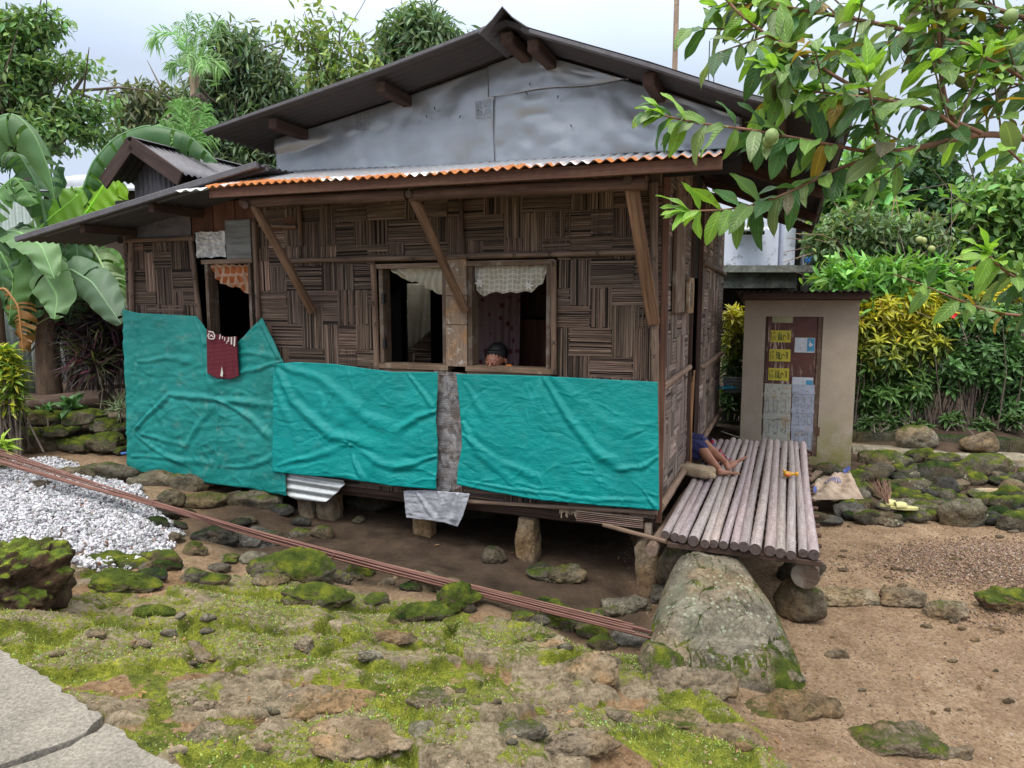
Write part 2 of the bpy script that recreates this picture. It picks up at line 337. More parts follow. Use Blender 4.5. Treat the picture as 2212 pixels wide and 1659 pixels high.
def terrain(x, y, full=False):
    x = np.asarray(x, float); y = np.asarray(y, float)
    h = base_h(x, y); sh = x.shape
    xf = x.ravel(); yf = y.ravel(); P = np.stack([xf, yf, xf * 0], 1)
    mm = mound_mask(xf, yf); pm = path_mask(xf, yf)
    n_lo = fbm(P * 1.7, 3, 5); n_md = fbm(P * 6, 4, 9); n_hi = fbm(P * 28, 3, 13)
    wx = xf + 0.10 * fbm(P * 3, 3, 31); wy = yf + 0.10 * fbm(P * 3 + 9, 3, 33)
    # embedded rock slabs, elongated towards the right-back as in the outcrop
    ca, sa = math.cos(.45), math.sin(.45)
    rx = (wx * ca + wy * sa) * 1.55; ry = (-wx * sa + wy * ca) * 2.7
    f1, f2, cid = worley(rx, ry, 3); e = f2 - f1
    st1 = sstep(.04, .15, e) * (cid > .40) * mm
    g1, g2, cid2 = worley(wx * 6.5 + 7, wy * 7.5, 11); st2 = sstep(.08, .3, g2 - g1) * (cid2 > .72) * (0.35 + .65 * mm) * (1 - st1)
    h1, h2, hid = worley(wx * 5.2 + 3, wy * 4.4, 21); crack = np.exp(-((h2 - h1) / .07) ** 2) * st1
    tilt = ((cid * 7.3) % 1 - .5) * np.sin(wx * 3.1) + ((cid * 13.7) % 1 - .5) * .6 * np.sin(wy * 4.1 + 1)
    strata = np.abs(((wx * sa * 1.0 + wy * 1.4 + .3 * n_lo) * 7) % 1 - .5) * st1
    d = n_lo * .05 * mm + st1 * (.03 + .075 * (cid - .38) + .05 * tilt + .012 * (hid - .5)) - crack * .018 + strata * .014 + st2 * .026 * (.4 + mm) + n_md * (.006 + .026 * mm) * (1 - .55 * st1) + n_hi * (.003 + .010 * mm)
    yardm = (1 - mm)
    d = d + yardm * (n_lo * .02)
    d = d * (1 - pm) - pm * .05
    # heap of brown gravel on the right
    hp = np.exp(-(((xf - 4.05) / .62) ** 2 + ((yf - 5.35) / .30) ** 2)); d = d + hp * .15
    hh = h + d.reshape(sh)
    if not full: return hh
    stone = np.clip(st1 + st2 * .9, 0, 1)
    return hh, stone, cid, mm, pm, n_lo, n_md, n_hi, st1
_tcache = {}
def tz(x, y): return float(terrain(np.array([x]), np.array([y]))[0])
def ground_at(px, py):
    d = ray(px, py); t = np.linspace(1.2, 16, 900); P = camv[None] + d[None] * t[:, None]
    k = np.argmax(P[:, 2] < terrain(P[:, 0], P[:, 1]) - 1e-6)
    if k == 0: k = len(t) - 1
    return P[k]
def axis(lo, hi, st, far, g=1.16):
    a = list(np.arange(lo, hi, st)); s = st; x = hi
    while x < far: a.append(x); s *= g; x += s
    s = st; x = lo - st; b = []
    while x > -far: b.append(x); s *= g; x -= s
    return np.array(b[::-1] + a)
gx = axis(-5.0, 5.2, 0.0145, 600, 1.2); gy_near = np.arange(1.7, 4.6, 0.0115); gy_mid = np.arange(4.6, 9.4, 0.022)
t_ = list(np.concatenate([gy_near, gy_mid])); s_ = .03; y_ = 9.4
while y_ < 700: t_.append(y_); s_ *= 1.2; y_ += s_
s_ = .03; y_ = 1.67; b_ = []
while y_ > -40: b_.append(y_); s_ *= 1.3; y_ -= s_
gy = np.array(b_[::-1] + t_)
GX, GY = np.meshgrid(gx, gy, indexing='ij')
HH, STONE, CID, MM, PM, NLO, NMD, NHI, ST1 = terrain(GX, GY, True)
far = np.hypot(GX, GY) > 25; HH = np.where(far, .5, HH)
xf = GX.ravel(); yf = GY.ravel(); P_ = np.stack([xf, yf, xf * 0], 1)
m1 = fbm(P_ * 2.2, 4, 71); m2 = fbm(P_ * 9, 3, 75)
under = sstep(-.1, .3, (yf - (C0[1] + (C0[0] - xf) * .396)) ) * (xf < 1.05) * (yf < 9)      # ground below the house: bare, coloured darker for damp soil and the house's shade
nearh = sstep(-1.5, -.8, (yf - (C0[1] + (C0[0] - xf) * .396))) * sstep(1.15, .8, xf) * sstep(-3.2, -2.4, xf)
midb = np.exp(-((yf - 3.6) / .8) ** 2); moss = np.clip(MM * sstep(-.20, .16, m1 + .6 * m2 + .02 + .2 * midb) * (1 - .6 * STONE.ravel()), 0, 1)
leftm = sstep(-1.2, -2.2, xf) * 0.4 * sstep(4.9, 4.4, yf)
moss = np.clip(np.maximum(moss, leftm * sstep(-.1, .2, m1)), 0, 1) * (1 - under) * (1 - PM)
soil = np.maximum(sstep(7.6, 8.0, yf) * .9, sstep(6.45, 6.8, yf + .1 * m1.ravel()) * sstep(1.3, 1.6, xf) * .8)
grav = np.clip(np.exp(-(((xf - 4.05) / .7) ** 2 + ((yf - 5.35) / .33) ** 2)) * 1.3 + sstep(2.2, 3.6, xf) * sstep(4.6, 3.4, yf) * sstep(-.2, .4, m1) * .8, 0, 1)
n, m = GX.shape; i, j = np.meshgrid(np.arange(n - 1), np.arange(m - 1), indexing='ij')
Fq = np.stack([i * m + j, (i + 1) * m + j, (i + 1) * m + j + 1, i * m + j + 1], -1).reshape(-1, 4)
colg = np.stack([moss, STONE.ravel(), np.maximum(soil * 1.0, np.maximum(under * .9, .92 * nearh * (1 - MM)))], 1)  # blue: dark soil, with shade put into the colour below the house
tcg = np.stack([grav, CID.ravel(), MM.ravel()], 1)
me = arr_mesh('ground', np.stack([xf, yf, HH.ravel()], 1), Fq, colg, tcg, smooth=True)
def m_ground():
    t = NT('ground'); P = t.pos(); sp = t.n('SeparateColor'); t.set(sp, 0, t.attr('col')); tc = t.n('SeparateXYZ'); t.set(tc, 0, t.attr('tc', True))
    n1 = t.noise(P, 4, 6, .65); n2 = t.noise(P, 40, 5, .7); n3 = t.noise(P, 150, 3, .6)
    dirt = t.ramp(n1, [(.3, (.25, .17, .105)), (.5, (.37, .265, .168)), (.72, (.48, .365, .245))])
    dirt = t.mix(t.rng(n2, .40, .62, 0, .8), dirt, t.mix(1, dirt, (.52, .45, .38), 'MULTIPLY')); dirt = t.mix(t.rng(t.noise(P, 95, 4, .75), .52, .62, 0, .4), dirt, t.mix(1, dirt, (.35, .3, .26), 'MULTIPLY'))
    # moist reddish soil inside the outcrop
    dirt = t.mix(t.math('MULTIPLY', tc.outputs[2], .55), dirt, t.mix(1, dirt, (.72, .62, .48), 'MULTIPLY'))
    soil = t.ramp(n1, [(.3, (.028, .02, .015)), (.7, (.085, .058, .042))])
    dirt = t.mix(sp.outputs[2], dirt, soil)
    pv = t.vor(P, 75, 'F1', 'Color'); psp = t.n('SeparateColor'); t.set(psp, 0, pv)
    peb = t.ramp(psp.outputs[0], [(0, (.14, .09, .06)), (.5, (.27, .18, .12)), (.85, (.36, .28, .21)), (1, (.5, .45, .38))])
    dirt = t.mix(t.math('MULTIPLY', t.rng(t.noise(P, 1.1, 4, .6), .45, .7), .45), dirt, t.mix(1, dirt, (.62, .55, .5), 'MULTIPLY'))
    c = t.mix(t.math('MULTIPLY', tc.outputs[0], .8), dirt, peb)
    st = t.ramp(t.noise(P, 6, 6, .7), [(.3, (.15, .12, .08)), (.5, (.29, .235, .16)), (.7, (.42, .345, .24))])
    st = t.mix(t.rng(t.noise(P, 3, 4, .7), .5, .65, 0, .35), st, (.16, .155, .09))
    st = t.mix(t.rng(n2, .42, .62, 0, .75), st, t.mix(1, st, (.45, .43, .38), 'MULTIPLY')); st = t.mix(t.rng(t.noise(P, 17, 6, .8), .5, .62, 0, .75), st, t.mix(1, st, (.42, .4, .32), 'MULTIPLY'))
    c = t.mix(t.rng(t.math('ADD', sp.outputs[1], t.math('MULTIPLY', n2, .3)), .45, .75), c, st)
    mc = t.ramp(t.noise(P, 5, 5, .7), [(.3, (.075, .09, .022)), (.43, (.17, .19, .035)), (.56, (.31, .325, .045)), (.75, (.45, .43, .07))])
    mc = t.mix(t.rng(n3, .3, .7), mc, t.mix(1, mc, (.4, .45, .35), 'MULTIPLY')); mc = t.mix(t.rng(t.noise(P, 28, 5, .75), .42, .62, 0, .8), mc, t.mix(1, mc, (.42, .5, .4), 'MULTIPLY'))
    mf = t.rng(t.math('ADD', t.math('MULTIPLY', sp.outputs[0], .8), t.math('ADD', t.math('MULTIPLY', n2, 1.1), t.math('MULTIPLY', n1, .6))), 1.06, 1.24)
    c = t.mix(mf, c, mc)
    h = t.math('ADD', t.math('MULTIPLY', t.math('MULTIPLY', t.noise(P, 90, 3, .7), mf), .9), t.math('MULTIPLY', n2, .5)) if False else t.math('ADD', t.math('MULTIPLY', n2, .5), t.math('ADD', t.math('MULTIPLY', n3, .35), t.math('MULTIPLY', t.vor(P, 75), t.math('MULTIPLY', tc.outputs[0], 1.2))))
    c = t.mix(t.rng(t.noise(P, 220, 3, .7), .3, .7, 0, .5), c, t.mix(1, c, (.5, .48, .45), 'MULTIPLY'))
    return t.done(c, .95, t.bump(h, 1.0, .022), spec=.12)
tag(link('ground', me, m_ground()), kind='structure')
# ---- concrete path with a cracked edge
t = NT('concrete'); P = t.pos()
c = t.ramp(t.noise(P, 3, 6, .7), [(.3, (.21, .19, .155)), (.7, (.38, .345, .285))])
c = t.mix(t.rng(t.noise(P, 70, 4, .7), .35, .65), c, t.mix(1, c, (.5, .5, .5), 'MULTIPLY'))
c = t.mix(t.rng(t.vor(P, 90), .12, .2, .5, 0), c, (.45, .43, .38))
c = t.mix(t.rng(t.noise(P, 2.2, 5, .7), .56, .7, 0, .7), c, (.10, .115, .07))
M_CONC = t.done(c, .9, t.bump(t.noise(P, 90, 5, .7), .7, .008), spec=.2)
def slab_path(name, pts, z1, seed):
    """flat concrete slab with a slightly broken outline"""
    rnd = np.random.RandomState(seed); out = []
    for a, b in zip(pts, pts[1:] + pts[:1]):
        a = np.array(a); b = np.array(b); L = np.linalg.norm(b - a); k = max(2, int(L / .04)); nrm = np.array([-(b - a)[1], (b - a)[0]]) / L
        for q in range(k):
            s = q / k; P2 = a + (b - a) * s
            out.append(P2 + nrm * (0.008 * rnd.randn() * (0 if q == 0 else 1)))
    bm = bmesh.new(); top = [bm.verts.new((p[0], p[1], z1)) for p in out]; f = bm.faces.new(top)
    if f.normal.z < 0: f.normal_flip()
    r = bmesh.ops.extrude_face_region(bm, geom=[f]); vs_ = [v for v in r['geom'] if isinstance(v, bmesh.types.BMVert)]
    for v in vs_: v.co.z -= .14
    bmesh.ops.recalc_face_normals(bm, faces=bm.faces); bmesh.ops.triangulate(bm, faces=[f for f in bm.faces if len(f.verts) > 4])
    me = bpy.data.meshes.new(name); bm.to_mesh(me); bm.free(); o = link(name, me, M_CONC)
    b = o.modifiers.new('bev', 'BEVEL'); b.width = .012; b.segments = 2; b.limit_method = 'ANGLE'; return o
crk = [atZ(x, y, .61)[:2] for x, y in ((222, 1547), (150, 1600), (0, 1652), (-300, 1740))]
e1 = [atZ(x, y, .61)[:2] for x, y in ((-420, 1290), (0, 1402), (120, 1478))]
tag(slab_path('path', [list(p) for p in e1 + crk] + [[-4.4, 1.2], [-4.6, 3.0]], .612, 4), kind='structure')
crk2 = [atZ(x, y, .60)[:2] for x, y in ((-300, 1752), (0, 1664), (152, 1612), (228, 1562), (275, 1594), (400, 1665), (640, 1800))]
tag(slab_path('path', [list(p) for p in crk2] + [[-.9, 1.1], [-3.6, 1.0]], .6, 5), kind='structure')

# ================================================================== ROCKS
M_ROCK = m_rock('rock_mossy'); M_ROCKL = m_rock('rock_lichen', (.225, .20, .155), lichen=.85); M_SAND = m_rock('rock_tan', (.33, .265, .185))
M_DARKR = m_rock('rock_dark', (.10, .095, .085), (.035, .065, .012))
M_STUMP = m_rock('rock_stump', (.075, .055, .042), (.17, .235, .03))
_ico = {}
def ico(k):
    if k not in _ico:
        bm = bmesh.new(); bmesh.ops.create_icosphere(bm, subdivisions=k, radius=1)
        _ico[k] = (np.array([v.co[:] for v in bm.verts]), np.array([[v.index for v in f.verts] for f in bm.faces])); bm.free()
    return _ico[k]
def rock_mesh(size, seed, sub=4, facets=14, rough=.06, boxy=0.0, cols=(.5, 1, 0)):
    rnd = np.random.RandomState(seed); D, Fc = ico(sub)
    N = rnd.randn(facets, 3); N /= np.linalg.norm(N, axis=1)[:, None]; dist = rnd.uniform(.72, 1.0, facets)
    if boxy > 0:
        ax = np.array([(1, 0, 0), (-1, 0, 0), (0, 1, 0), (0, -1, 0), (0, 0, 1), (0, 0, -1)], float) + rnd.randn(6, 3) * .12
        ax /= np.linalg.norm(ax, axis=1)[:, None]; N = np.vstack([N, ax]); dist = np.concatenate([dist, np.full(6, 1 - .35 * boxy) + rnd.uniform(-.05, .05, 6)])
    c = D @ N.T; r = np.where(c > .05, dist[None] / np.maximum(c, .05), 9); k = 14.0
    rr = -np.log(np.exp(-k * np.minimum(r, 3)).sum(1) + np.exp(-k * 1.12)) / k
    S = np.array(size) / 2; V = D * rr[:, None] * S
    sc = float(np.mean(size)); off = rnd.rand(3) * 90
    nz = fbm(V / sc * 3.2 + off, 4, seed) * rough * 1.6 + (np.abs(fbm(V / sc * 7 + off, 3, seed + 3)) - .25) * rough
    nz = nz + fbm(V / sc * 16 + off, 3, seed + 6) * rough * .28 - np.maximum(0, fbm(V / sc * 5 + off, 3, seed + 8) - .12) * rough * 2.0
    V = V + D * (nz * sc)[:, None]
    return V, Fc
RN = 0
def rock(px, by, wpx, hpx, label, fl=.5, kind='rock_mossy', moss=.5, bright=1., warm=0., group=None, sub=4, boxy=0., sink=.3, dz=0., yaw=None, name='rock', seed=None, zbase=None, Y=None, rough=.06, cat='rock', dep=None):
    global RN
    RN += 1; seed = seed if seed is not None else RN * 7 + 3; rnd = random.Random(seed)
    if Y is not None: B = atY(px, by, Y)
    elif zbase is not None: B = atZ(px, by, zbase)
    else: B = ground_at(px, by)
    if name != 'boulder' and kind == 'rock_tan' and fl < .35: bright *= .8; moss = max(moss, .22); rough = .085
    Yd = B[1]; sc = Yd / F_PX; W = wpx * sc * 1.12; dwn = math.atan2(CAMZ - B[2], Yd)
    Hh = max(.03, W * fl); vis = hpx * sc
    Dp = dep if dep else (vis - Hh * (1 - sink) * math.cos(dwn)) / max(.15, math.sin(dwn)); Dp = min(max(Dp, .45 * W), 1.4 * W)
    V, Fc = rock_mesh((W * 1.06, Dp * 1.06, Hh), seed, sub, rough=rough, boxy=boxy)
    yaw = rnd.uniform(-.25, .25) if yaw is None else yaw
    c, s = math.cos(yaw), math.sin(yaw); V = V @ np.array([[c, s, 0], [-s, c, 0], [0, 0, 1]])
    fw = B - camv; fw[2] = 0; fw /= np.linalg.norm(fw); ctr = B + fw * Dp * .5
    z0 = (zbase if zbase is not None else (B[2] if Y is not None else tz(ctr[0], ctr[1])))
    z0 = min(z0, B[2] + .06) if Y is None and zbase is None else z0
    ctr[2] = z0 + Hh * (.5 - sink) + dz
    cc = np.broadcast_to(np.array([moss, bright, warm]), (len(V), 3))
    me = arr_mesh(name, V, Fc, cc, smooth=True); o = link(name, me, bpy.data.materials[kind]); o.location = ctr.tolist()
    return tag(o, label, cat, group)
# ================================================================== HOUSE
random.seed(11)
def UX(px, py=650, v=0.0): return front(px, py, v)[0]
def ZX(px, py, v=0.0): return front(px, py, v)[1]
house = thing('bamboo_house', H(2.6, 2.4, .5), 'woven bamboo house on stone stilts with corrugated roofs and a grey metal gable', 'house')
M_BAM = m_wood('bamboo_split', (.085, .055, .041), (.235, .17, .128), .72)
M_BAMS = m_wood('bamboo_split_grey', (.14, .10, .082), (.42, .335, .28), .75)
M_POLE = m_wood('bamboo_pole', (.10, .062, .045), (.27, .195, .145), .65)
M_WOOD = m_wood('old_wood', (.13, .085, .06), (.32, .235, .17), .8, stain=(.30, .27, .22))
M_DWOOD = m_wood('dark_wood', (.04, .024, .018), (.115, .07, .052), .8)
M_BROWN = m_wood('brown_board', (.085, .04, .026), (.17, .088, .058), .75)
M_GREYW = m_wood('grey_board', (.15, .16, .155), (.27, .28, .27), .8)
M_DARK = m_plain('plain_dark', (.02, .016, .014), .95)  # even near-black for backings, strips and dark panels
def weave(mp, a0, a1, b0, b1, cell=.172, n=11, col=(1, 1, 1), seed=0, mb=None, pale=.05, th=.007, vert=0.0, oa=0., ob=0.):
    mb = mb or MB(); rnd = random.Random(seed); ch = cell * (1 + vert)
    i0 = int(math.floor(a0 / cell)) - 3; i1 = int(math.ceil(a1 / cell)) + 3; j0 = int(math.floor(b0 / ch)) - 3; j1 = int(math.ceil(b1 / ch)) + 3
    hx = lambda i, q: (math.sin(i * 12.9898 + q * 78.233) * 43758.5453) % 1 - .5
    xa = lambda i: (i + .42 * hx(i, 1)) * cell
    ya = lambda j: (j + .42 * hx(j, 2)) * ch
    def lay(i, j, hor, rl_, lift):
        run = vcol(col, .12)
        if rnd.random() < pale: run = tuple(c * 1.7 for c in run)
        cw = (xa(i + 1) - xa(i)) if not hor else (ya(j + 1) - ya(j))
        nn = max(4, int(round(n * cw / cell)) + rnd.choice((-1, 0, 0, 1))); edges = [q / nn + (rnd.uniform(-.25, .25) / nn if 0 < q < nn else 0) for q in range(nn + 1)]
        for q in range(nn):
            w0 = edges[q] * cw; w1 = edges[q + 1] * cw - cw * rnd.uniform(.008, .03) - (0 if rnd.random() > .16 else cw * .04)
            d = rnd.uniform(0, .004); sk = rnd.uniform(-.012, .012) * cell; r = rnd.random() * 90
            e0, e1 = rnd.uniform(-.05, .04) * cell, rnd.uniform(-.04, .05) * cell
            kk = rnd.choice((.6, .8, .9, 1, 1.08, 1.2)) * rnd.uniform(.85, 1.15); c = tuple(x * kk for x in run)
            if rnd.random() < .06: c = tuple(x * .3 for x in c)
            if hor: A0, A1, B0, B1 = xa(i) + e0, xa(i + rl_) + e1, ya(j) + w0, ya(j) + w1
            else: A0, A1, B0, B1 = xa(i) + w0, xa(i) + w1, ya(j) + e0, ya(j + rl_) + e1
            A0, A1, B0, B1 = max(A0, a0), min(A1, a1), max(B0, b0), min(B1, b1)
            if A1 - A0 < .004 or B1 - B0 < .004: continue
            P = []; T = []
            am = (A0 + A1) / 2; bm_ = (B0 + B1) / 2
            for dep in (lift, th + d + lift):
                for (a, b, e) in ((A0, B0, -1), (A1, B0, 1), (A0, B1, -1), (A1, B1, 1)):
                    aa, bb = (a, b + sk * (1 if a > am else -1)) if hor else (a + sk * (1 if b > bm_ else -1), b)
                    P.append(mp(aa, bb, dep)); T.append((a + r, b, dep + r) if hor else (b + r, a, dep + r))
            mb.box8(np.array([P[0], P[1], P[2], P[3], P[4], P[5], P[6], P[7]]), c, np.array(T))
    for i in range(i0, i1):
        for j in range(j0, j1):
            k = (i - j) % 4
            ov = hx(i * 7 + j, 3 + j) > .34; runs = [((k == 0), 2, 0)] if k in (0, 3) else []
            if ov: runs.append((k >= 2, rnd.choice((1, 1, 2)), .007))
            for hor, rl_, lift in runs: lay(i, j, hor, rl_, lift)
    return mb
fm = lambda a, b, d: H(a, -d, b)                # front wall mapping
sm = lambda a, b, d: H(-d, a, b)                # side wall mapping (a = v)
ZT, ZP, ZW1, ZW0, ZF = 3.03, 2.475, 2.425, 1.575, .50
u1205, u812, u555, u425, u275, u445 = UX(1205), UX(812), UX(556), UX(425), UX(275), UX(447)
wb = MB()
for (a0, a1, b0, b1) in ((.0, u555, ZP, ZT), (.0, u1205, ZF, ZP), (u812, u555, ZF, ZP), (u1205, u812, ZF, ZW0 - .03), (u425, u275, ZF, 2.68), (u555, u425, ZF, 1.72)):
    weave(fm, a0, a1, b0, b1, seed=int(a0 * 100), mb=wb)
wb.build('woven_wall', M_BAM, house)
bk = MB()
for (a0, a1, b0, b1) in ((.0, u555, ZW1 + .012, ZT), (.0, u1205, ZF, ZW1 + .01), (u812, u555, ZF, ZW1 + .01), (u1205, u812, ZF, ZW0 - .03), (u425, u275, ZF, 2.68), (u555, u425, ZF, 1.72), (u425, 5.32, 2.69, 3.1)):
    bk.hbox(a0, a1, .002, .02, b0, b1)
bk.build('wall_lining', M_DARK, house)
sb = MB()
weave(sm, .06, 1.52, .50, 3.3, cell=.15, n=5, seed=5, mb=sb, col=(1, 1, 1), vert=.35)
weave(sm, 2.28, 4.95, .50, 3.3, cell=.15, n=5, seed=6, mb=sb, col=(.95, .93, .9), vert=.35)
sb.build('woven_wall', M_BAMS, house)['label'] = 'greyer tightly woven side wall'
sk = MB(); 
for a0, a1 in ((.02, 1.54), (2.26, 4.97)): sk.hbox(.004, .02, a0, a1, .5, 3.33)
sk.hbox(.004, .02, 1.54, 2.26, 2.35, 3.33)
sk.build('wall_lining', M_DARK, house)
# side wall poles, posts, door frame
def pole(name, a, b, r, mat=None, n=12, wob=.12, seed=0, col=(1, 1, 1), parent=None, nodes=True):
    a = np.asarray(a, float); b = np.asarray(b, float); L = np.linalg.norm(b - a); k = max(8, int(L / .05)); t = np.linspace(0, 1, k)
    p = a + (b - a) * t[:, None]; p = p + fbm(np.stack([t * L * 1.5, t * 0 + seed, t * 0], 1), 2, seed)[:, None] * r * .25 * np.array([1, 0, .6])
    rad = r * (1 + .05 * fbm(np.stack([t * L * 3, t * 0 + seed * 3., t * 0], 1), 2, seed + 5))
    if nodes:
        for q in np.arange(.15, L, .33): rad = rad * (1 + .10 * np.exp(-((t * L - q) / .02) ** 2))
    m = MB(); m.tube(p, rad, n, col, wob=wob, seed=seed); return m.build(name, mat or M_POLE, parent if parent is not None else house, smooth=True)
def plank(name, a, b, w, h, mat=None, up=(0, 0, 1), parent=None, col=(1, 1, 1)):
    m = MB(); m.beam(a, b, w, h, up, col); o = m.build(name, mat or M_WOOD, parent if parent is not None else house)
    bv = o.modifiers.new('b', 'BEVEL'); bv.width = min(w, h) * .12; bv.segments = 1; return o
pole('rail', H(-.03, .04, 1.50), H(-.03, 1.5, 1.52), .026, M_POLE, seed=2, col=(1.6, 1.55, 1.5))
pole('rail', H(-.03, 2.3, 1.44), H(-.03, 4.95, 1.42), .028, M_POLE, seed=3, col=(1.5, 1.45, 1.4))
pole('rail', H(-.03, 2.3, 2.52), H(-.03, 4.95, 2.5), .028, M_POLE, seed=4)
pole('rail', H(-.035, .04, .60), H(-.035, 1.5, .6), .03, M_POLE, seed=6, col=(1.5, 1.45, 1.4))
pole('rail', H(-.035, 2.3, .62), H(-.035, 4.9, .62), .03, M_POLE, seed=7, col=(1.5, 1.45, 1.4))
plank('door_post', H(-.01, 1.56, .5), H(-.01, 1.56, 3.2), .07, .05, M_DWOOD, up=(1, 0, 0))
plank('door_post', H(-.01, 2.24, .5), H(-.01, 2.24, 3.2), .06, .05, M_DWOOD, up=(1, 0, 0))
plank('corner_post', H(-.018, .028, .48), H(-.018, .028, 3.2), .04, .05, M_BROWN, up=(1, 0, 0), col=(1.1, 1.1, 1.1))
# boards of a shuttered opening high on the side wall, and the little framed panel
for k, (a, b) in enumerate(((.42, .62), (.63, .8), (.81, .93))):
    m = MB(); m.hbox(-.045, -.018, a, b, 2.03, 2.95, vcol((1, 1, 1), .1), axis=2); m.build('shutter_board', M_WOOD, house)
# front wall poles and posts
def fpole(name, x0, y0, x1, y1, r, v=-.03, **k):
    a = front(x0, y0, v); b = front(x1, y1, v); return pole(name, H(a[0], v, a[1]), H(b[0], v, b[1]), r, **k)
fpole('rail', 628, 563, 1385, 545, .022, seed=11)
fpole('rail', 272, 520, 420, 515, .026, seed=12, col=(.8, .75, .7))
fpole('rail', 560, 486, 640, 490, .016, seed=44)
fpole('post', 283, 520, 291, 990, .026, seed=13)
fpole('post', 412, 515, 432, 700, .024, seed=14)
fpole('post', 549, 480, 560, 705, .023, seed=15)
fpole('post', 806, 572, 814, 800, .026, seed=16, col=(1.2, 1.15, 1.1))
fpole('post', 1196, 562, 1198, 808, .024, seed=17, col=(1.2, 1.15, 1.1))
fpole('post', 1412, 395, 1416, 1095, .030, seed=18, v=-.035)
fpole('post', 645, 432, 651, 530, .018, seed=19, col=(.7, .65, .6))
fpole('post', 994, 420, 1000, 552, .018, seed=20, col=(.5, .45, .45))
fpole('rail', 985, 1082, 1420, 1108, .017, seed=21, col=(1.3, 1.3, 1.3))
# lashings (black crosses where poles are wired)
M_WIRE = m_plain('wire', (.02, .018, .018), .6)
lm = MB()
for x, y in ((893, 560), (960, 558), (1010, 556), (1110, 552), (1187, 549), (1290, 547), (806, 655), (811, 700), (812, 795), (1196, 570), (1196, 740), (1197, 803), (1413, 770), (1413, 560), (551, 640), (556, 690), (420, 600), (424, 660), (283, 560), (285, 640), (289, 900)):
    u, z = front(x, y, -.06)
    lm = MB()
    for sg in (-1, 1): lm.tube([H(u - .016, -.06, z - .02 * sg), H(u, -.064, z), H(u + .016, -.06, z + .02 * sg)], .0022, 4)
    lm.build('wire_lashing', M_WIRE, house)
# windows
def window(x0, x1, yt, yb, name='window', sillw=.03):
    u0, u1 = UX(x1), UX(x0); z1 = ZX((x0 + x1) / 2, yt); z0 = ZX((x0 + x1) / 2, yb)
    m = MB(); m.hbox(u0 - .0, u0 + .03, -.02, .1, z0, z1, (.62, .6, .6), 2); m.hbox(u1 - .035, u1, -.02, .1, z0, z1, (.62, .6, .6), 2); m.hbox(u0 - .03, u1 + .03, -.03, .1, z1 + .002, z1 + .04, axis=0)
    w = m.build('window_frame', M_WOOD, house)
    m = MB(); m.hbox(u0 - .02, u1 + .02, -.035, .1, z0 - .045, z0 - .002, (1.05, 1.0, .92), 0); m.build('sill', M_WOOD, w)
    m = MB(); m.hbox(u0 - .01, u1 + .01, -.02, .05, z0 - .085, z0 - .05, (1.0, .95, .9), 0); m.build('sill', M_WOOD, w)
    return u0, u1, z0, z1, w
W1 = window(822, 965, 580, 785); W2 = window(1013, 1190, 574, 792)
hm = MB()
for x, y in ((1187, 640), (1189, 750), (829, 650), (833, 765)):
    pass
for z_ in (W1[3] - .28, W1[2] + .12): hm = MB(); hm.hbox(W1[1] - .05, W1[1] - .03, -.03, .01, z_, z_ + .08); hm.build('hinge', M_WIRE, W1[4])
# mottled planks between the windows
pk = MB(); ua, ub = UX(1012), UX(967)
for za, zb in ((1.60, 1.93), (1.935, 2.16), (2.165, 2.47)): pk.hbox(ua + .002, ub, -.034, .1, za, zb, vcol((1.2, 1.05, .85), .12), 2)
MT = NT('mottled_plank'); tc = MT.attr('tc', True)
n1 = MT.noise(MT.map(tc, (6, 60, 60)), 1, 5, .65); c = MT.ramp(n1, [(.3, (.15, .10, .065)), (.7, (.30, .215, .15))])
c = MT.mix(MT.rng(MT.noise(MT.pos(), 14, 5, .7), .56, .6), c, (.38, .35, .31)); c = MT.mix(MT.rng(MT.noise(MT.pos(), 7, 3), .52, .6, 0, .7), c, (.30, .16, .07))
M_MOT = MT.done(c, .8, MT.bump(n1, .5, .004)); pk.build('window_post', M_MOT, house)
# left door-like window
DW = window(449, 547, 570, 745)
# strips above the windows
st = MB(); st.hbox(u1205, u812, -.012, .012, ZW1 + .04, ZP, (.8, .8, .8)); st.build('lintel_strip', M_DWOOD, house)
# boards and flashing over the left opening
bd = MB()
for x0, x1 in ((416, 462), (463, 510), (511, 548), (549, 640)):
    a, b = UX(x1, 470), UX(x0, 470); bd.hbox(a + .003, b, -.012, .0, ZX(480, 505), 3.02 if x0 < 549 else 2.85, vcol((1, .95, .9), .12), 2)
bd.build('wall_board', M_BROWN, house)
g = MB(); a, b = UX(547, 520), UX(494, 520); g.hbox(a, b, -.035, -.014, ZX(500, 560), ZX(500, 477), axis=0); g.build('grey_board', M_GREYW, house)
t = NT('flashing'); P = t.pos(); n = t.noise(P, 22, 4, .7)
M_FLASH = t.done(t.mix(t.rng(n, .45, .6), (.42, .42, .41), (.66, .66, .64)), .4, t.bump(t.noise(P, 26, 3), .9, .02), metal=.3)
g = MB(); a, b = UX(493, 530), UX(430, 530); nG = 14; G = np.zeros((nG, nG, 3))
for i in range(nG):
    for j in range(nG):
        u = a + (b - a) * i / (nG - 1); z = ZX(460, 558) + (ZX(460, 503) - ZX(460, 558)) * j / (nG - 1); G[i, j] = H(u, -.03 - .012 * random.random(), z + (.012 * random.random() if j in (0, nG - 1) else 0))
g.grid(G); solid(g.build('metal_patch', M_FLASH, house, smooth=False), .002)
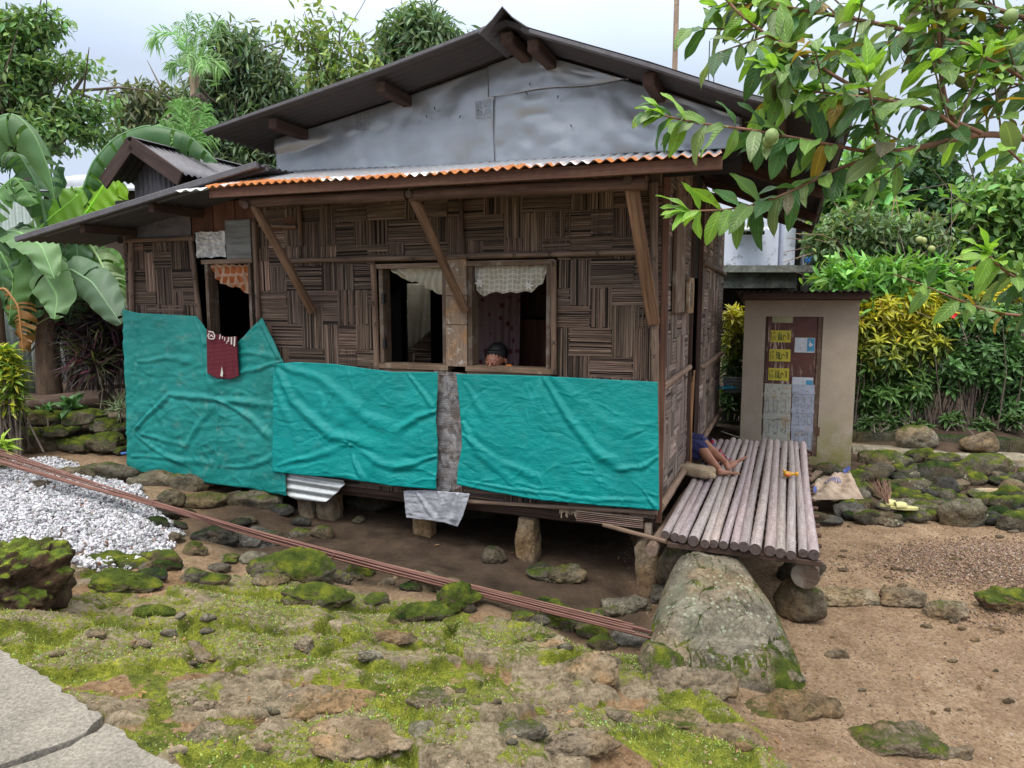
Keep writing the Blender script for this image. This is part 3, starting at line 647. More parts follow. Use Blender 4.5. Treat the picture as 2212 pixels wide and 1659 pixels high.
# ---------------------------------------------------------------- corrugated sheets
def corr(name, mat, Pf, na, nb, pitch, amp, La, parent=house, col=(1, 1, 1), nrm=(0, 0, 1), th=.003, per=8, edge=0.0, seed=0):
    """Pf(a, b) with a in 0..1 across the waves (length La) and b in 0..1 along them"""
    nw = max(1, int(La / pitch)); na = nw * per + 1; rnd = np.random.RandomState(seed)
    a = np.linspace(0, 1, na); b = np.linspace(0, 1, nb); G = np.zeros((na, nb, 3)); T = np.zeros((na, nb, 3)); N = np.array(nrm, float)
    for i in range(na):
        off = amp * math.cos(2 * math.pi * a[i] * nw)
        for j in range(nb):
            G[i, j] = Pf(a[i], b[j] - (edge * rnd.rand() if 0 else 0)) + N * off; T[i, j] = (a[i] * La, b[j], off / amp)
    m = MB(); m.grid(G, col, T); o = m.build(name, mat, parent, smooth=True); solid(o, th); return o
def m_zinc(name, base, rust, rustc=(.42, .13, .035), soot=0., rough=.45, metal=.55):
    """tc.y runs along the sheet: rust starts at the open end"""
    t = NT(name); P = t.pos(); tc = t.n('SeparateXYZ'); t.set(tc, 0, t.attr('tc', True))
    n = t.noise(P, 3.2, 5, .7); n2 = t.noise(P, 22, 5, .7)
    c = t.mix(t.rng(n2, .3, .7), base, tuple(a * .72 for a in base))
    rm = t.math('ADD', t.math('MULTIPLY', n, 1.1), t.math('ADD', t.math('MULTIPLY', n2, .35), t.math('MULTIPLY', tc.outputs[1], -.55)))
    rf = t.rng(rm, 1.0 - rust, 1.06 - rust)
    c = t.mix(rf, c, t.ramp(n2, [(.3, tuple(a * .6 for a in rustc)), (.7, (rustc[0] * 1.35, rustc[1] * 1.6, rustc[2] * 1.5))]))
    if soot: c = t.mix(t.rng(t.noise(P, 9, 5, .7), .35, .6, 0, soot), c, (.05, .035, .03))
    return t.done(c, t.rng(rf, 0, 1, rough, .85), t.bump(n2, .2, .003), metal=t.rng(rf, 0, 1, metal, 0), spec=.5)
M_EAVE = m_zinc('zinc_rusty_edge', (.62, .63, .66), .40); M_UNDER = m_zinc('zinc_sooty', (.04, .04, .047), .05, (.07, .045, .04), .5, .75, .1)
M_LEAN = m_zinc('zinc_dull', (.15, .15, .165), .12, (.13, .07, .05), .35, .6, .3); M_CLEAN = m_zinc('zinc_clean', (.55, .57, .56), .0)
lerp = lambda p, q, t: p + (q - p) * t
e00, e10, e01, e11 = H(-.46, -.75, 2.955), H(3.42, -.75, 3.0), H(-.38, .0, 3.135), H(3.42, .0, 3.235)
corr('eave_roof', M_EAVE, lambda a, b: lerp(lerp(e00, e10, a), lerp(e01, e11, a), b) + EZ * (.006 * math.sin(a * 9)), 0, 6, .076, .0105, 3.88)
plank('fascia_board', H(-.46, -.70, 2.915), H(3.42, -.70, 2.962), .03, .075, M_BROWN)
pole('eave_log', H(1.66, -.6, 2.862), H(-.0, -.6, 2.85), .045, M_DWOOD, seed=30, wob=.1, col=(1.6, 1.5, 1.4)); pole('eave_log', H(3.2, -.6, 2.89), H(1.7, -.615, 2.87), .04, M_DWOOD, seed=31, wob=.1, col=(1.6, 1.5, 1.4))
for u in (.09, 1.64, 3.1): pole('rafter', H(u + .02, -.66, 2.865 + .0), H(u + .02, .0, 2.98), .03, M_DWOOD, seed=int(u * 10) + 33)
pole('brace', H(3.09, -.6, 2.87), H(2.985, -.045, 2.03), .036, M_POLE, seed=35, nodes=False, col=(1., .85, .7)); pole('brace', H(1.66, -.6, 2.86), H(1.51, -.06, 2.05), .037, M_POLE, seed=36, nodes=False, col=(1., .85, .7))
plank('brace', H(.10, -.6, 2.86), H(.03, -.07, 1.96), .085, .05, M_POLE, up=tuple(EV), col=(1.2, 1.0, .82))
# ---------------------------------------------------------------- main roof
VR = -.5
rake = [front(x, y, VR) for x, y in ((440, 288), (620, 225), (820, 155), (1050, 66), (1092, 47), (1135, 62), (1400, 137), (1610, 205), (1745, 238), (1842, 266))]
RU = np.array([r[0] for r in rake]); RZ = np.array([r[1] for r in rake])
def roofz(u): return float(np.interp(u, RU[::-1], RZ[::-1]))
uP = RU[4]; uL, uR = RU[0], RU[-1]
def slope(u0, u1, name, seed):
    def Pf(a, b): u = u0 + (u1 - u0) * b; return H(u, VR + a * 5.2, roofz(u) - .005 * a * 3)
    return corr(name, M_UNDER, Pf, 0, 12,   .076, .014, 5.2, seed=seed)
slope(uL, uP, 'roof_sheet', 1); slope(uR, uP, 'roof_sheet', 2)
# front edge strip and ridge cap
def strip(name, us, v0, v1, dz, mat, th=.02):
    m = MB(); G = np.array([[H(u, v, roofz(u) + dz) for v in (v0, v1)] for u in us]); m.grid(G); o = m.build(name, mat, house); solid(o, th, -1); return o
strip('roof_edge', np.linspace(uL, uP + .12, 12), VR - .01, VR + .05, .004, M_LEAN, .022); strip('roof_edge', np.linspace(uR, uP - .12, 12), VR - .01, VR + .05, .004, M_LEAN, .022)
m = MB(); rc = [(uP + .17, -.03), (uP + .07, .022), (uP, .075), (uP - .07, .03), (uP - .17, -.0)]
G = np.array([[H(u, v, roofz(u) + dz) for v in (VR - .06, 4.7)] for u, dz in rc]); m.grid(G); solid(m.build('ridge_cap', M_LEAN, house), .006)
for x, y, w, col in ((818, 197, .08, .75), (585, 272, .08, .7), (1092, 100, .09, .95), (1150, 100, .085, .95), (1400, 172, .08, .95)):
    u, z = front(x, y, VR + .05); z = roofz(u) - .075
    plank('purlin', H(u, VR + .06, z), H(u, 4.6, z), w, .085, M_DWOOD, col=(col, col, col))
plank('purlin', H(-.75, VR + .1, roofz(-.75) - .075), H(-.75, 4.6, roofz(-.75) - .075), .09, .1, M_DWOOD)
plank('eave_board', H(-1.1, VR + .1, roofz(-1.1) - .06), H(-1.1, 4.65, roofz(-1.1) - .06), .03, .09, M_GREYW, col=(.5, .5, .5))
for v in (1.4, 3.2, 4.5): plank('rafter', H(-1.1, v, roofz(-1.1) - .14), H(uP, v, roofz(uP) - .16), .07, .09, M_DWOOD)
# ---------------------------------------------------------------- gable of flat sheet
t = NT('gable_paint'); P = t.pos(); n = t.noise(P, 5, 3)
c = t.mix(t.rng(n, .3, .7), (.33, .35, .37), (.385, .405, .42)); c = t.mix(t.rng(t.noise(P, 2, 5, .7), .55, .7, 0, .3), c, (.24, .27, .275))
nb1 = t.noise(P, 2.0, 2.2, .5); hb = t.math('ADD', t.math('MULTIPLY', nb1, 1.0), t.math('MULTIPLY', t.noise(P, 6, 2), .10))
M_GAB = t.done(c, .36, t.bump(t.noise(P, 150, 3), .05, .002, t.bump(hb, .6, .08)), metal=.66, spec=.5)
gbl = [front(x, y, -.02) for x, y in ((600, 378), (860, 368), (1070, 352), (1300, 340), (1560, 322), (1625, 318))]
GU = np.array([q[0] for q in gbl])[::-1]; GZ = np.array([q[1] for q in gbl])[::-1]
def gab(name, ua, ub, ztop, zbot, v, seed, nu=70, nz=40, amp=.02):
    U = np.linspace(ua, ub, nu); G = np.zeros((nu, nz, 3))
    S = np.array([(u * 1.7 + seed, k / (nz - 1) * 1.1, seed * 2.) for u in U for k in range(nz)]); N = (fbm(S, 2, seed) * amp + .4 * amp * np.abs(fbm(S * 2.3, 2, seed + 4))).reshape(nu, nz)
    for i, u in enumerate(U):
        z0, z1 = zbot(u), ztop(u)
        for k in range(nz): s = k / (nz - 1); G[i, k] = H(u, v - .01 - max(0., N[i, k]), z0 + (z1 - z0) * s)
    m = MB(); m.grid(G); o = m.build(name, M_GAB, house, smooth=True); solid(o, .002); return o
gtop = lambda u: roofz(u) - .035
gbot = lambda u: float(np.interp(u, GU, GZ))
seamu = UX(1070, 280); seamz = ZX(1150, 197)
uE = UX(1605, 250); uW = UX(600, 330)
gab('gable_sheet', seamu - .01, uW, gtop, gbot, -.012, 3, amp=.038); gab('gable_sheet', uE, seamu, lambda u: min(gtop(u), seamz + .02 + .02 * (seamu - u)), lambda u: gbot(u), -.018, 8, amp=.05)
gab('gable_sheet', UX(1362, 190), seamu + .04, gtop, lambda u: seamz - .012 + .008 * math.sin(u * 9), -.04, 12, amp=.012)
m = MB(); m.hbox(uE, uW, .0, .02, 2.98, 3.05); U = np.linspace(uE, uW, 30); G = np.array([[H(u, .02, z) for z in (3.0, roofz(u) - .03)] for u in U]); m.grid(G); m.build('gable_lining', M_DARK, house)
nl = MB()
for x, y in ((395, 0),): pass
for x, y in ((1144, 185), (1140, 205), (940, 237), (993, 255), (1205, 213), (1235, 275), (1432, 172), (1540, 208), (923, 255)):
    u, z = front(x, y, -.07); nl = MB(); nl.beam(H(u, -.075, z), H(u + random.uniform(-.012, .012), -.075, z + .02), .006, .006); nl.build('nail', M_WIRE, house)
# stamped maker's marks on the sheets
M_INK = m_plain('ink', (.06, .07, .075), .6, var=.1)
def txt(s, size):
    cu = bpy.data.curves.new('t', 'FONT'); cu.body = s; cu.size = size; cu.extrude = 0; ob = bpy.data.objects.new('t', cu); COL.objects.link(ob)
    dg = bpy.context.evaluated_depsgraph_get(); me = bpy.data.meshes.new_from_object(ob.evaluated_get(dg)); bpy.data.objects.remove(ob)
    V = np.array([v.co[:2] for v in me.vertices]); Fs = [list(p.vertices) for p in me.polygons]; bpy.data.meshes.remove(me); return V, Fs
def put_text(mb, s, size, org, ax, ay, mir=False, sx=1.0, col=(1, 1, 1)):
    V, Fs = txt(s, size)
    if not len(V): return
    V = V - V.min(0); V[:, 0] *= sx; Pw = np.array(org) + V[:, :1] * np.array(ax)[None] + V[:, 1:2] * np.array(ay)[None]
    for f in Fs: mb.add(Pw[f], np.arange(len(f))[None, :], col)
def stroke(mb, pts, w, f, col=(1, 1, 1)):
    for (a, b), (c, d) in zip(pts[:-1], pts[1:]):
        L = math.hypot(c - a, d - b) + 1e-9; nx, ny = -(d - b) / L * w / 2, (c - a) / L * w / 2
        mb.poly([f(a + nx, b + ny), f(c + nx, d + ny), f(c - nx, d - ny), f(a - nx, b - ny)], col)
def stamp(x, y):
    u0, z0 = front(x, y, -.055); sz = .125; mb = MB(); ct, stt = math.cos(.03), math.sin(.03)
    f = lambda a, b: H(u0 - (a * ct - b * stt), -.062, z0 + (a * stt + b * ct))     # a to the right, b up, from the lower left corner
    for q in ([(0, 0), (sz, -.006)], [(sz, 0.0), (sz, sz * .42)], [(sz, sz * .5), (sz, sz)], [(sz, sz), (0, sz - .004)], [(0, sz), (0, sz * .55)], [(0, sz * .48), (0, 0)]): stroke(mb, q, .0028, f)
    stroke(mb, [(.006, .008), (.027, .008), (.027, sz - .012), (.006, sz - .012), (.006, .008)], .002, f)
    stroke(mb, [(.006, .058), (.027, .058)], .0045, f)
    ax = f(0, -1) - f(0, 0); ay = f(1, 0) - f(0, 0)                                 # text reads downwards
    put_text(mb, 'GOLD', .021, f(.009, sz - .018), ax, ay, sx=1.55); put_text(mb, 'RUX  090', .024, f(.036, sz - .012), ax, ay, sx=1.0)
    for q in ([(.068, .118), (.082, .07), (.088, .10), (.105, .112), (.112, .106)], [(.07, .012), (.085, .05), (.108, .058), (.117, .045), (.105, .03)], [(.088, .06), (.092, .028), (.082, .02)], [(.085, .082), (.11, .078), (.118, .088)]): stroke(mb, q, .003, f)
    mb.build('stamp', M_INK, house)
stamp(771, 281); stamp(1029, 257)
# ---------------------------------------------------------------- left lean-to roof
l0 = front(42, 520, -.6); l1 = front(560, 357, -.6)
lA, lB = H(l0[0], -.6, l0[1]), H(l1[0], -.6, l1[1]); lC, lD = lA + EV * .86 + EZ * .02, lB + EV * .86 + EZ * .02
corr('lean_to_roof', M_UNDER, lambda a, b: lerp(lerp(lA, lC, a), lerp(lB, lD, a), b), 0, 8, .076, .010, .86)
bpy.data.objects['lean_to_roof']['label'] = 'low side roof seen from below'
for k, (off, w) in enumerate(((-.02, .05), (.09, .035))): plank('roof_edge', lA - EV * .01 + EZ * (.012 + off * .1) + (lB - lA) * (0 if k == 0 else .08) + EV * off, lB + EV * off, .035, .05, M_LEAN, col=(.7, .7, .7))
for x, y, x2 in ((180, 482, 0), (328, 432, 0)):
    u, z = front(x, y, -.55); zz = lambda u: l0[1] + (l1[1] - l0[1]) * (u - l0[0]) / (l1[0] - l0[0])
    plank('purlin', H(u, -.57, zz(u) - .055), H(u, .26, zz(u) - .035), .06, .075, M_DWOOD)
m = MB(); u0_, u1_ = UX(415, 490), UX(300, 490)
G = np.array([[H(u, -.012 - .01 * random.random(), z) for z in np.linspace(ZX(350, 522), 2.98 - .2 * (u - u0_), 5)] for u in np.linspace(u0_, u1_ + .2, 9)]); m.grid(G); solid(m.build('metal_patch', M_LEAN, house), .003)
corr('eave_patch', M_CLEAN, lambda a, b: lerp(H(3.4, -.76, 2.985), H(3.72, -.76, 2.985), a) + (EV * .55 + EZ * .15) * b, 0, 3, .076, .009, .3)
zc = lambda u: l0[1] + (l1[1] - l0[1]) * (u - l0[0]) / (l1[0] - l0[0])
# ---------------------------------------------------------------- little gabled roof behind on the left
VA = .9; pk_ = front(287, 302, VA); eL = front(228, 398, VA); eR = front(395, 388, VA); hw = (eL[0] - eR[0]) / 2
RL = 2.4
for (eu_, nm) in ((eR, 'r'), (eL, 'l')):
    A = H(pk_[0], VA, pk_[1]); B = H(eu_[0], VA, eu_[1] + .06)
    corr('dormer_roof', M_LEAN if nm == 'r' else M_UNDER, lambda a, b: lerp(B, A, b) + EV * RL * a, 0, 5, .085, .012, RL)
for eu_ in (eR, eL): plank('barge_board', H(pk_[0], VA - .03, pk_[1] - .05), H(eu_[0], VA - .03, eu_[1] - .0), .03, .16, M_DWOOD, col=(.75, .8, .95))
m = MB(); G = np.array([[H(pk_[0] + s * .09, v, pk_[1] + .03 - abs(s) * .03) for v in (VA - .04, VA + RL)] for s in (-1, -.5, 0, .5, 1)]); m.grid(G); solid(m.build('ridge_cap', M_LEAN, house), .006)
corr('dormer_wall', M_LEAN, lambda a, b: H(pk_[0] + .30 - .62 * a, VA + .25, 2.9 + b * (pk_[1] - 2.95 - abs(a - .5) * .7)), 0, 3, .07, .01, .62, nrm=tuple(-EV))
m = MB(); m.hbox(pk_[0] - .34, pk_[0] + .34, VA + .3, VA + RL - .1, 2.4, pk_[1] - .55); m.build('dormer_body', M_DARK, house)
# ---------------------------------------------------------------- floor, inside walls
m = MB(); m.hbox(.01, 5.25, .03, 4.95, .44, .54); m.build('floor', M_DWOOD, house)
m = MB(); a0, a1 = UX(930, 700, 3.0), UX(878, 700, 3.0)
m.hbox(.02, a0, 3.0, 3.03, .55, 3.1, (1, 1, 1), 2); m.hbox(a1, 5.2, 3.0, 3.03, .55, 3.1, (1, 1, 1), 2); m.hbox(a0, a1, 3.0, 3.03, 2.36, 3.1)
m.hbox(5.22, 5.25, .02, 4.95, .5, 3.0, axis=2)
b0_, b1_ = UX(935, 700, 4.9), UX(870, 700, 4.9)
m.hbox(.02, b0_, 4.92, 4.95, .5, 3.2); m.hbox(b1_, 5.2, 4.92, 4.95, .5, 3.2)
m.hbox(.3, .33, .9, 2.95, .55, 2.9); m.hbox(3.87, 3.9, .3, 2.95, .55, 2.9); m.hbox(.02, 5.2, .02, 3.0, 3.02, 3.06); m.build('inner_wall', m_plain('shade_dark_wood', (.03, .02, .017), .9), house)  # inner walls near-black: the dark of the unlit interior is put into their colour
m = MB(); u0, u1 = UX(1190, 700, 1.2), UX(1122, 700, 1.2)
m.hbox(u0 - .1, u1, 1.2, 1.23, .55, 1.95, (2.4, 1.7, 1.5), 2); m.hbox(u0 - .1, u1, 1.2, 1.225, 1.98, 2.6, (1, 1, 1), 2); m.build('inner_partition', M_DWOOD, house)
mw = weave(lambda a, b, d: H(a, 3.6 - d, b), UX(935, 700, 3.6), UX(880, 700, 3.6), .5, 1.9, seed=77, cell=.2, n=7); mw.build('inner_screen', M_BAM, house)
# bamboo ends hanging under the wall
m = MB()
for k in range(34):
    x = 1212 + k * 2.6 + random.uniform(-.6, .6); u = UX(x, 1090)
    if random.random() < .8: m.hbox(u, u + .008, -.012, -.004, ZX(x, 1112 + random.uniform(-8, 6)), .52, vcol((1.6, 1.5, 1.3), .2), 2)
for k in range(12): m.hbox(0.08 - .0, .6, -.02 - .002 * k, -.012, .43 + k * .008, .435 + k * .008, vcol((1.3, 1.2, 1.1), .3)) if k % 2 else None
m.build('slat_ends', M_BAMS, house)
for k in range(14): pass
m = MB()
for k in range(56): z = .52 + k * .0185; m.hbox(.0, .052, -.022, -.008, z, z + .012, vcol((.9, .85, .8), .35))
m.build('slat_ends', M_BAM, house)
# ---------------------------------------------------------------- stone stilts
def stilt(x0, x1, yt, yb, v=.05, seed=0, moss=.55, top=None, kind='rock_tan', w2=None, bright=.8):
    xm = (x0 + x1) / 2; u, zb = front(xm, yb, v); w = abs(front(x0, yb, v)[0] - front(x1, yb, v)[0]); zt = top or .46
    zb = zb - .06
    V, Fc = rock_mesh((w * 1.25, w * 1.2, (zt - zb) * 1.12), seed, 4, 6, .035, boxy=1.0)
    V = V @ np.array([[math.cos(HA), -math.sin(HA), 0], [math.sin(HA), math.cos(HA), 0], [0, 0, 1]])
    q = H(u, v + w / 2, (zt + zb) / 2); Vw = V + q
    cc = np.stack([moss * .5 + .6 * sstep(.25, -.05, Vw[:, 2] - zb - .1), np.full(len(V), bright), np.full(len(V), .1)], 1)
    me = arr_mesh('stilt', Vw, Fc, cc, smooth=True); return link('stone_stilt', me, bpy.data.materials[kind], house)
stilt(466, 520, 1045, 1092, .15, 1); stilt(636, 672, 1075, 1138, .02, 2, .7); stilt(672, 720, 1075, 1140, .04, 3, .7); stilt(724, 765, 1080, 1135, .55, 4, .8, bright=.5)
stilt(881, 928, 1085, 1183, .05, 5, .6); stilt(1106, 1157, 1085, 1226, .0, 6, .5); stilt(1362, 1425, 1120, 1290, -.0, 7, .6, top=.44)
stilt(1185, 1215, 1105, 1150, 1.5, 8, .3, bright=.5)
for k, (u, v) in enumerate(((.3, 2.6), (1.5, 2.7), (2.8, 2.6), (4.2, 2.5), (5.1, 1.2), (5.1, 3.9), (.2, 4.6))):
    V, Fc = rock_mesh((.2, .2, .62), 40 + k, 3, 6, .04, boxy=1.0); q = H(u, v, 0); z = tz(q[0], q[1]); Vw = V + np.array([q[0], q[1], (z + .46) / 2])
    link('stone_stilt', arr_mesh('stilt', Vw, Fc, np.tile((.3, .6, .1), (len(V), 1)), smooth=True), M_SAND, house)
plank('floor_beam', H(.0, .12, .43), H(5.2, .12, .43), .09, .09, M_DWOOD); plank('floor_beam', H(.0, 2.5, .42), H(5.2, 2.5, .42), .1, .1, M_DWOOD)
m = MB(); a = UX(1418, 1100); m.hbox(.02, .07, -.03, .03, .36, .48, (1.2, 1.2, 1.2), 2); m.build('peg', M_WOOD, house)
# ================================================================== TARPAULINS AND CLOTHS
def ptl(pts, t):
    pts = np.array(pts, float); L = np.concatenate([[0], np.cumsum(np.hypot(*np.diff(pts, axis=0).T))]); L /= L[-1]
    return np.stack([np.interp(t, L, pts[:, 0]), np.interp(t, L, pts[:, 1])], -1)
def sheet(name, top, bot, v0, ridges, pins, mat, seed, ns=150, nt_=90, base=.010, wr=.010, parent=None, th=.0015, col=(1, 1, 1), wrap=None, left=None, right=None):
    S = np.linspace(0, 1, ns); T_ = np.linspace(0, 1, nt_)
    tp, bt = ptl(top, S), ptl(bot, S); PX = tp[:, None, :] * (1 - T_)[None, :, None] + bt[:, None, :] * T_[None, :, None]
    if left: lp = np.array([np.interp(T_, [q[0] for q in left], [q[1] for q in left])]); PX[:, :, 0] += lp * ((1 - S) ** 3)[:, None]
    if right: lp = np.array([np.interp(T_, [q[0] for q in right], [q[1] for q in right])]); PX[:, :, 0] += lp * (S ** 3)[:, None]
    X, Y = PX[..., 0].ravel(), PX[..., 1].ravel(); D = np.zeros(X.shape)
    wob = fbm(np.stack([X / 40, Y / 40, X * 0 + seed], 1), 3, seed) * 9
    for r in ridges:
        pts, w, a = r; a = a * .62; best = np.full(X.shape, 1e9); prof = np.zeros(X.shape); pts = np.array(pts, float); n = len(pts) - 1
        for k in range(n):
            A, B = pts[k], pts[k + 1]; d = B - A; L2 = d @ d; tt = np.clip(((X - A[0]) * d[0] + (Y - A[1]) * d[1]) / L2, 0, 1)
            ds = np.hypot(X + wob * .5 - A[0] - tt * d[0], Y + wob * .5 - A[1] - tt * d[1]); g = (k + tt) / n; m_ = ds < best
            best = np.where(m_, ds, best); prof = np.where(m_, g, prof)
        ww = w * (.35 + .6 * prof); tap = np.minimum(1, (1 - prof) * 4 + .25)
        D += a * tap * (np.exp(-(best / ww) ** 2) - .45 * np.exp(-((best - ww * 1.5) / ww) ** 2))
    rr_ = np.random.RandomState(seed + 5); x0_, x1_, y0_, y1_ = X.min(), X.max(), Y.min(), Y.max()
    for q in range(int((x1_ - x0_) * (y1_ - y0_) / 1300) if name == 'tarpaulin' else 0):
        a = rr_.uniform(-.6, .6) + (1.57 if rr_.rand() < .3 else 0); l = rr_.uniform(18, 60); cx_, cy_ = rr_.uniform(x0_, x1_), rr_.uniform(y0_, y1_); dx, dy = math.cos(a), math.sin(a); tt = (X - cx_) * dx + (Y - cy_) * dy; nn_ = -(X - cx_) * dy + (Y - cy_) * dx + 4 * np.sin(tt / 13 + q); w_ = rr_.uniform(1.1, 2.8)
        D += rr_.uniform(.0025, .007) * np.exp(-(nn_ / w_) ** 2) * np.clip(1 - (tt / l) ** 2, 0, 1) * np.sign(rr_.rand() - .25)
    for (px, py, amp, L, k, ph) in pins:
        amp *= .28
        r = np.hypot(X - px, Y - py); th_ = np.arctan2(Y - py, X - px)
        D += amp * np.exp(-r / L) * np.minimum(1, r / 14) * np.abs(np.cos(k * th_ + ph + .6 * fbm(np.stack([r / 60, th_ * 1.3, r * 0 + seed], 1), 2, seed))) ; D -= amp * .6 * np.exp(-(r / 9) ** 2)
    Pn = np.stack([X / 34, Y / 34, X * 0 + seed * 1.7], 1)
    D += wr * (fbm(Pn * .5, 2, seed) * .9) + wr * .55 * (1 - np.abs(fbm(Pn * np.array([1.0, 1.5, 1]), 3, seed + 9)) * 2.4) * .6 + wr * .22 * fbm(Pn * np.array([2.2, 5, 1]), 3, seed + 3)
    G = np.zeros((ns, nt_, 3)); TC = np.zeros((ns, nt_, 3)); D = np.maximum(D, -.004).reshape(ns, nt_)
    for i in range(ns):
        for j in range(nt_):
            u, z = front(PX[i, j, 0], PX[i, j, 1], v0 - base); dv = D[i, j]
            G[i, j] = H(u, v0 - base - dv, z)
            if wrap and u > wrap: G[i, j] = H(wrap + .02 * math.sin(min(1, (u - wrap) / .05) * 1.5), v0 - base - dv + (u - wrap) * 1.6, z)
            TC[i, j] = (u, z, 0)
    m = MB(); m.grid(G, col, TC); o = m.build(name, mat, parent, smooth=True); solid(o, th); return o
def m_tarp(name, c0, c1, faded=0., transl=.12):
    t = NT(name); P = t.pos(); tc = t.attr('tc', True); n = t.noise(P, 3, 4); n2 = t.noise(P, 34, 4, .7)
    c = t.mix(t.rng(n, .3, .7), c0, c1); c = t.mix(t.rng(t.noise(P, 8, 5, .75), .55, .72, 0, faded), c, (.20, .34, .28))
    b1 = t.bump(t.noise(t.map(tc, (26, 58, 1)), 1, 5, .75), .55, .016); b2 = t.bump(t.noise(t.map(tc, (330, 330, 1)), 1, 2), .12, .001, b1)
    return t.done(c, .36, b2, spec=.36, transl=transl)
M_T1 = m_tarp('tarpaulin_faded', (.004, .20, .18), (.015, .28, .255), .45); M_T3 = m_tarp('tarpaulin', (.0, .27, .255), (.0, .33, .31), .08)
GRT = 'green tarpaulins nailed along the foot of the wall'
o = sheet('tarpaulin', [(266, 668), (300, 676), (425, 683), (446, 712), (470, 742), (512, 742), (528, 726), (566, 686), (590, 735), (612, 782)], [(276, 1004), (300, 1020), (380, 1032), (470, 1047), (540, 1054), (618, 1072)], -.075,
  [([(292, 930), (365, 852), (470, 862), (600, 876)], 9, .035), ([(470, 858), (472, 960), (474, 1050)], 6, .022), ([(470, 860), (540, 900), (592, 950)], 10, .03), ([(292, 935), (400, 960), (468, 862)], 9, .022), ([(300, 780), (365, 771), (420, 784)], 10, .025), ([(608, 782), (540, 800), (455, 830)], 9, .03), ([(420, 690), (440, 740), (460, 860)], 7, .022), ([(560, 692), (585, 740), (608, 782)], 6, .03),
   ([(296, 690), (298, 800), (300, 920)], 5, .018), ([(285, 985), (380, 992), (470, 1000)], 9, .022), ([(480, 1010), (540, 1005), (600, 985)], 8, .02), ([(292, 938), (340, 975), (420, 1010)], 8, .026), ([(475, 770), (540, 762), (600, 772)], 8, .018), ([(330, 870), (360, 930), (350, 1000)], 12, .014)],
  [(292, 935, .03, 45, 5, .3), (365, 852, .022, 35, 4, 1), (470, 860, .025, 45, 5, .2), (608, 782, .03, 55, 6, 0), (566, 690, .02, 40, 5, .5)], M_T1, 3, 190, 110, .012, .022, wrap=5.31)
tag(o, 'faded blue-green tarpaulin with torn top edge, covering the left end of the bamboo wall', 'tarpaulin', GRT)
o = sheet('tarpaulin', [(592, 786), (640, 782), (720, 786), (800, 797), (850, 803), (947, 804)], [(588, 1019), (650, 1026), (735, 1032), (840, 1048), (942, 1057)], -.10,
  [([(598, 788), (635, 870), (720, 945), (800, 962)], 15, .035), ([(600, 788), (690, 815), (790, 900), (860, 930)], 18, .022), ([(759, 962), (768, 1000), (784, 1034)], 7, .035), ([(759, 962), (820, 1000), (930, 1010)], 12, .02), ([(942, 890), (900, 900), (860, 930)], 10, .03), ([(944, 986), (900, 1000), (840, 1010)], 9, .026), ([(600, 1005), (680, 985), (759, 962)], 9, .02), ([(882, 808), (915, 850), (940, 890)], 8, .02), ([(600, 850), (640, 940), (650, 1020)], 16, .015), ([(690, 850), (705, 900), (700, 985)], 14, .012)],
  [(759, 962, .03, 40, 5, 0), (942, 890, .022, 40, 5, 1), (598, 788, .02, 60, 6, .5), (944, 986, .02, 30, 5, .2)], M_T3, 21, 150, 100, .012, .014, right=[(0, 0), (.4, -3), (.6, 3), (1, 0)])
tag(o, 'bright teal tarpaulin in the middle of the wall, with a deep sagging fold', 'tarpaulin', GRT)
o = sheet('tarpaulin', [(986, 808), (1080, 809), (1190, 813), (1300, 819), (1421, 825)], [(987, 1046), (1060, 1062), (1150, 1078), (1300, 1092), (1424, 1102)], -.085,
  [([(1175, 815), (1225, 900), (1290, 980), (1350, 1012)], 14, .026), ([(1175, 815), (1150, 900), (1130, 1010)], 22, .012), ([(1002, 915), (1030, 975), (1100, 1030)], 13, .022), ([(1001, 940), (1070, 990), (1180, 1040)], 12, .018), ([(989, 1034), (1110, 1058), (1290, 1078), (1420, 1086)], 6, .014), ([(1420, 985), (1380, 1010), (1320, 1015)], 9, .02), ([(1195, 815), (1290, 900), (1410, 960)], 24, .010), ([(1005, 830), (1030, 870), (1050, 905)], 12, .014), ([(1390, 1060), (1405, 1080), (1420, 1100)], 6, .02)],
  [(1175, 814, .014, 70, 6, .3), (1001, 917, .018, 40, 5, .2), (1003, 1035, .012, 25, 5, 0)], M_T3, 44, 170, 100, .014, .009, left=[(0, 0), (.35, 8), (.65, 12), (.85, 2), (1, 0)])
tag(o, 'brightest green tarpaulin, stretched flat and finely crinkled at the right corner of the wall', 'tarpaulin', GRT)
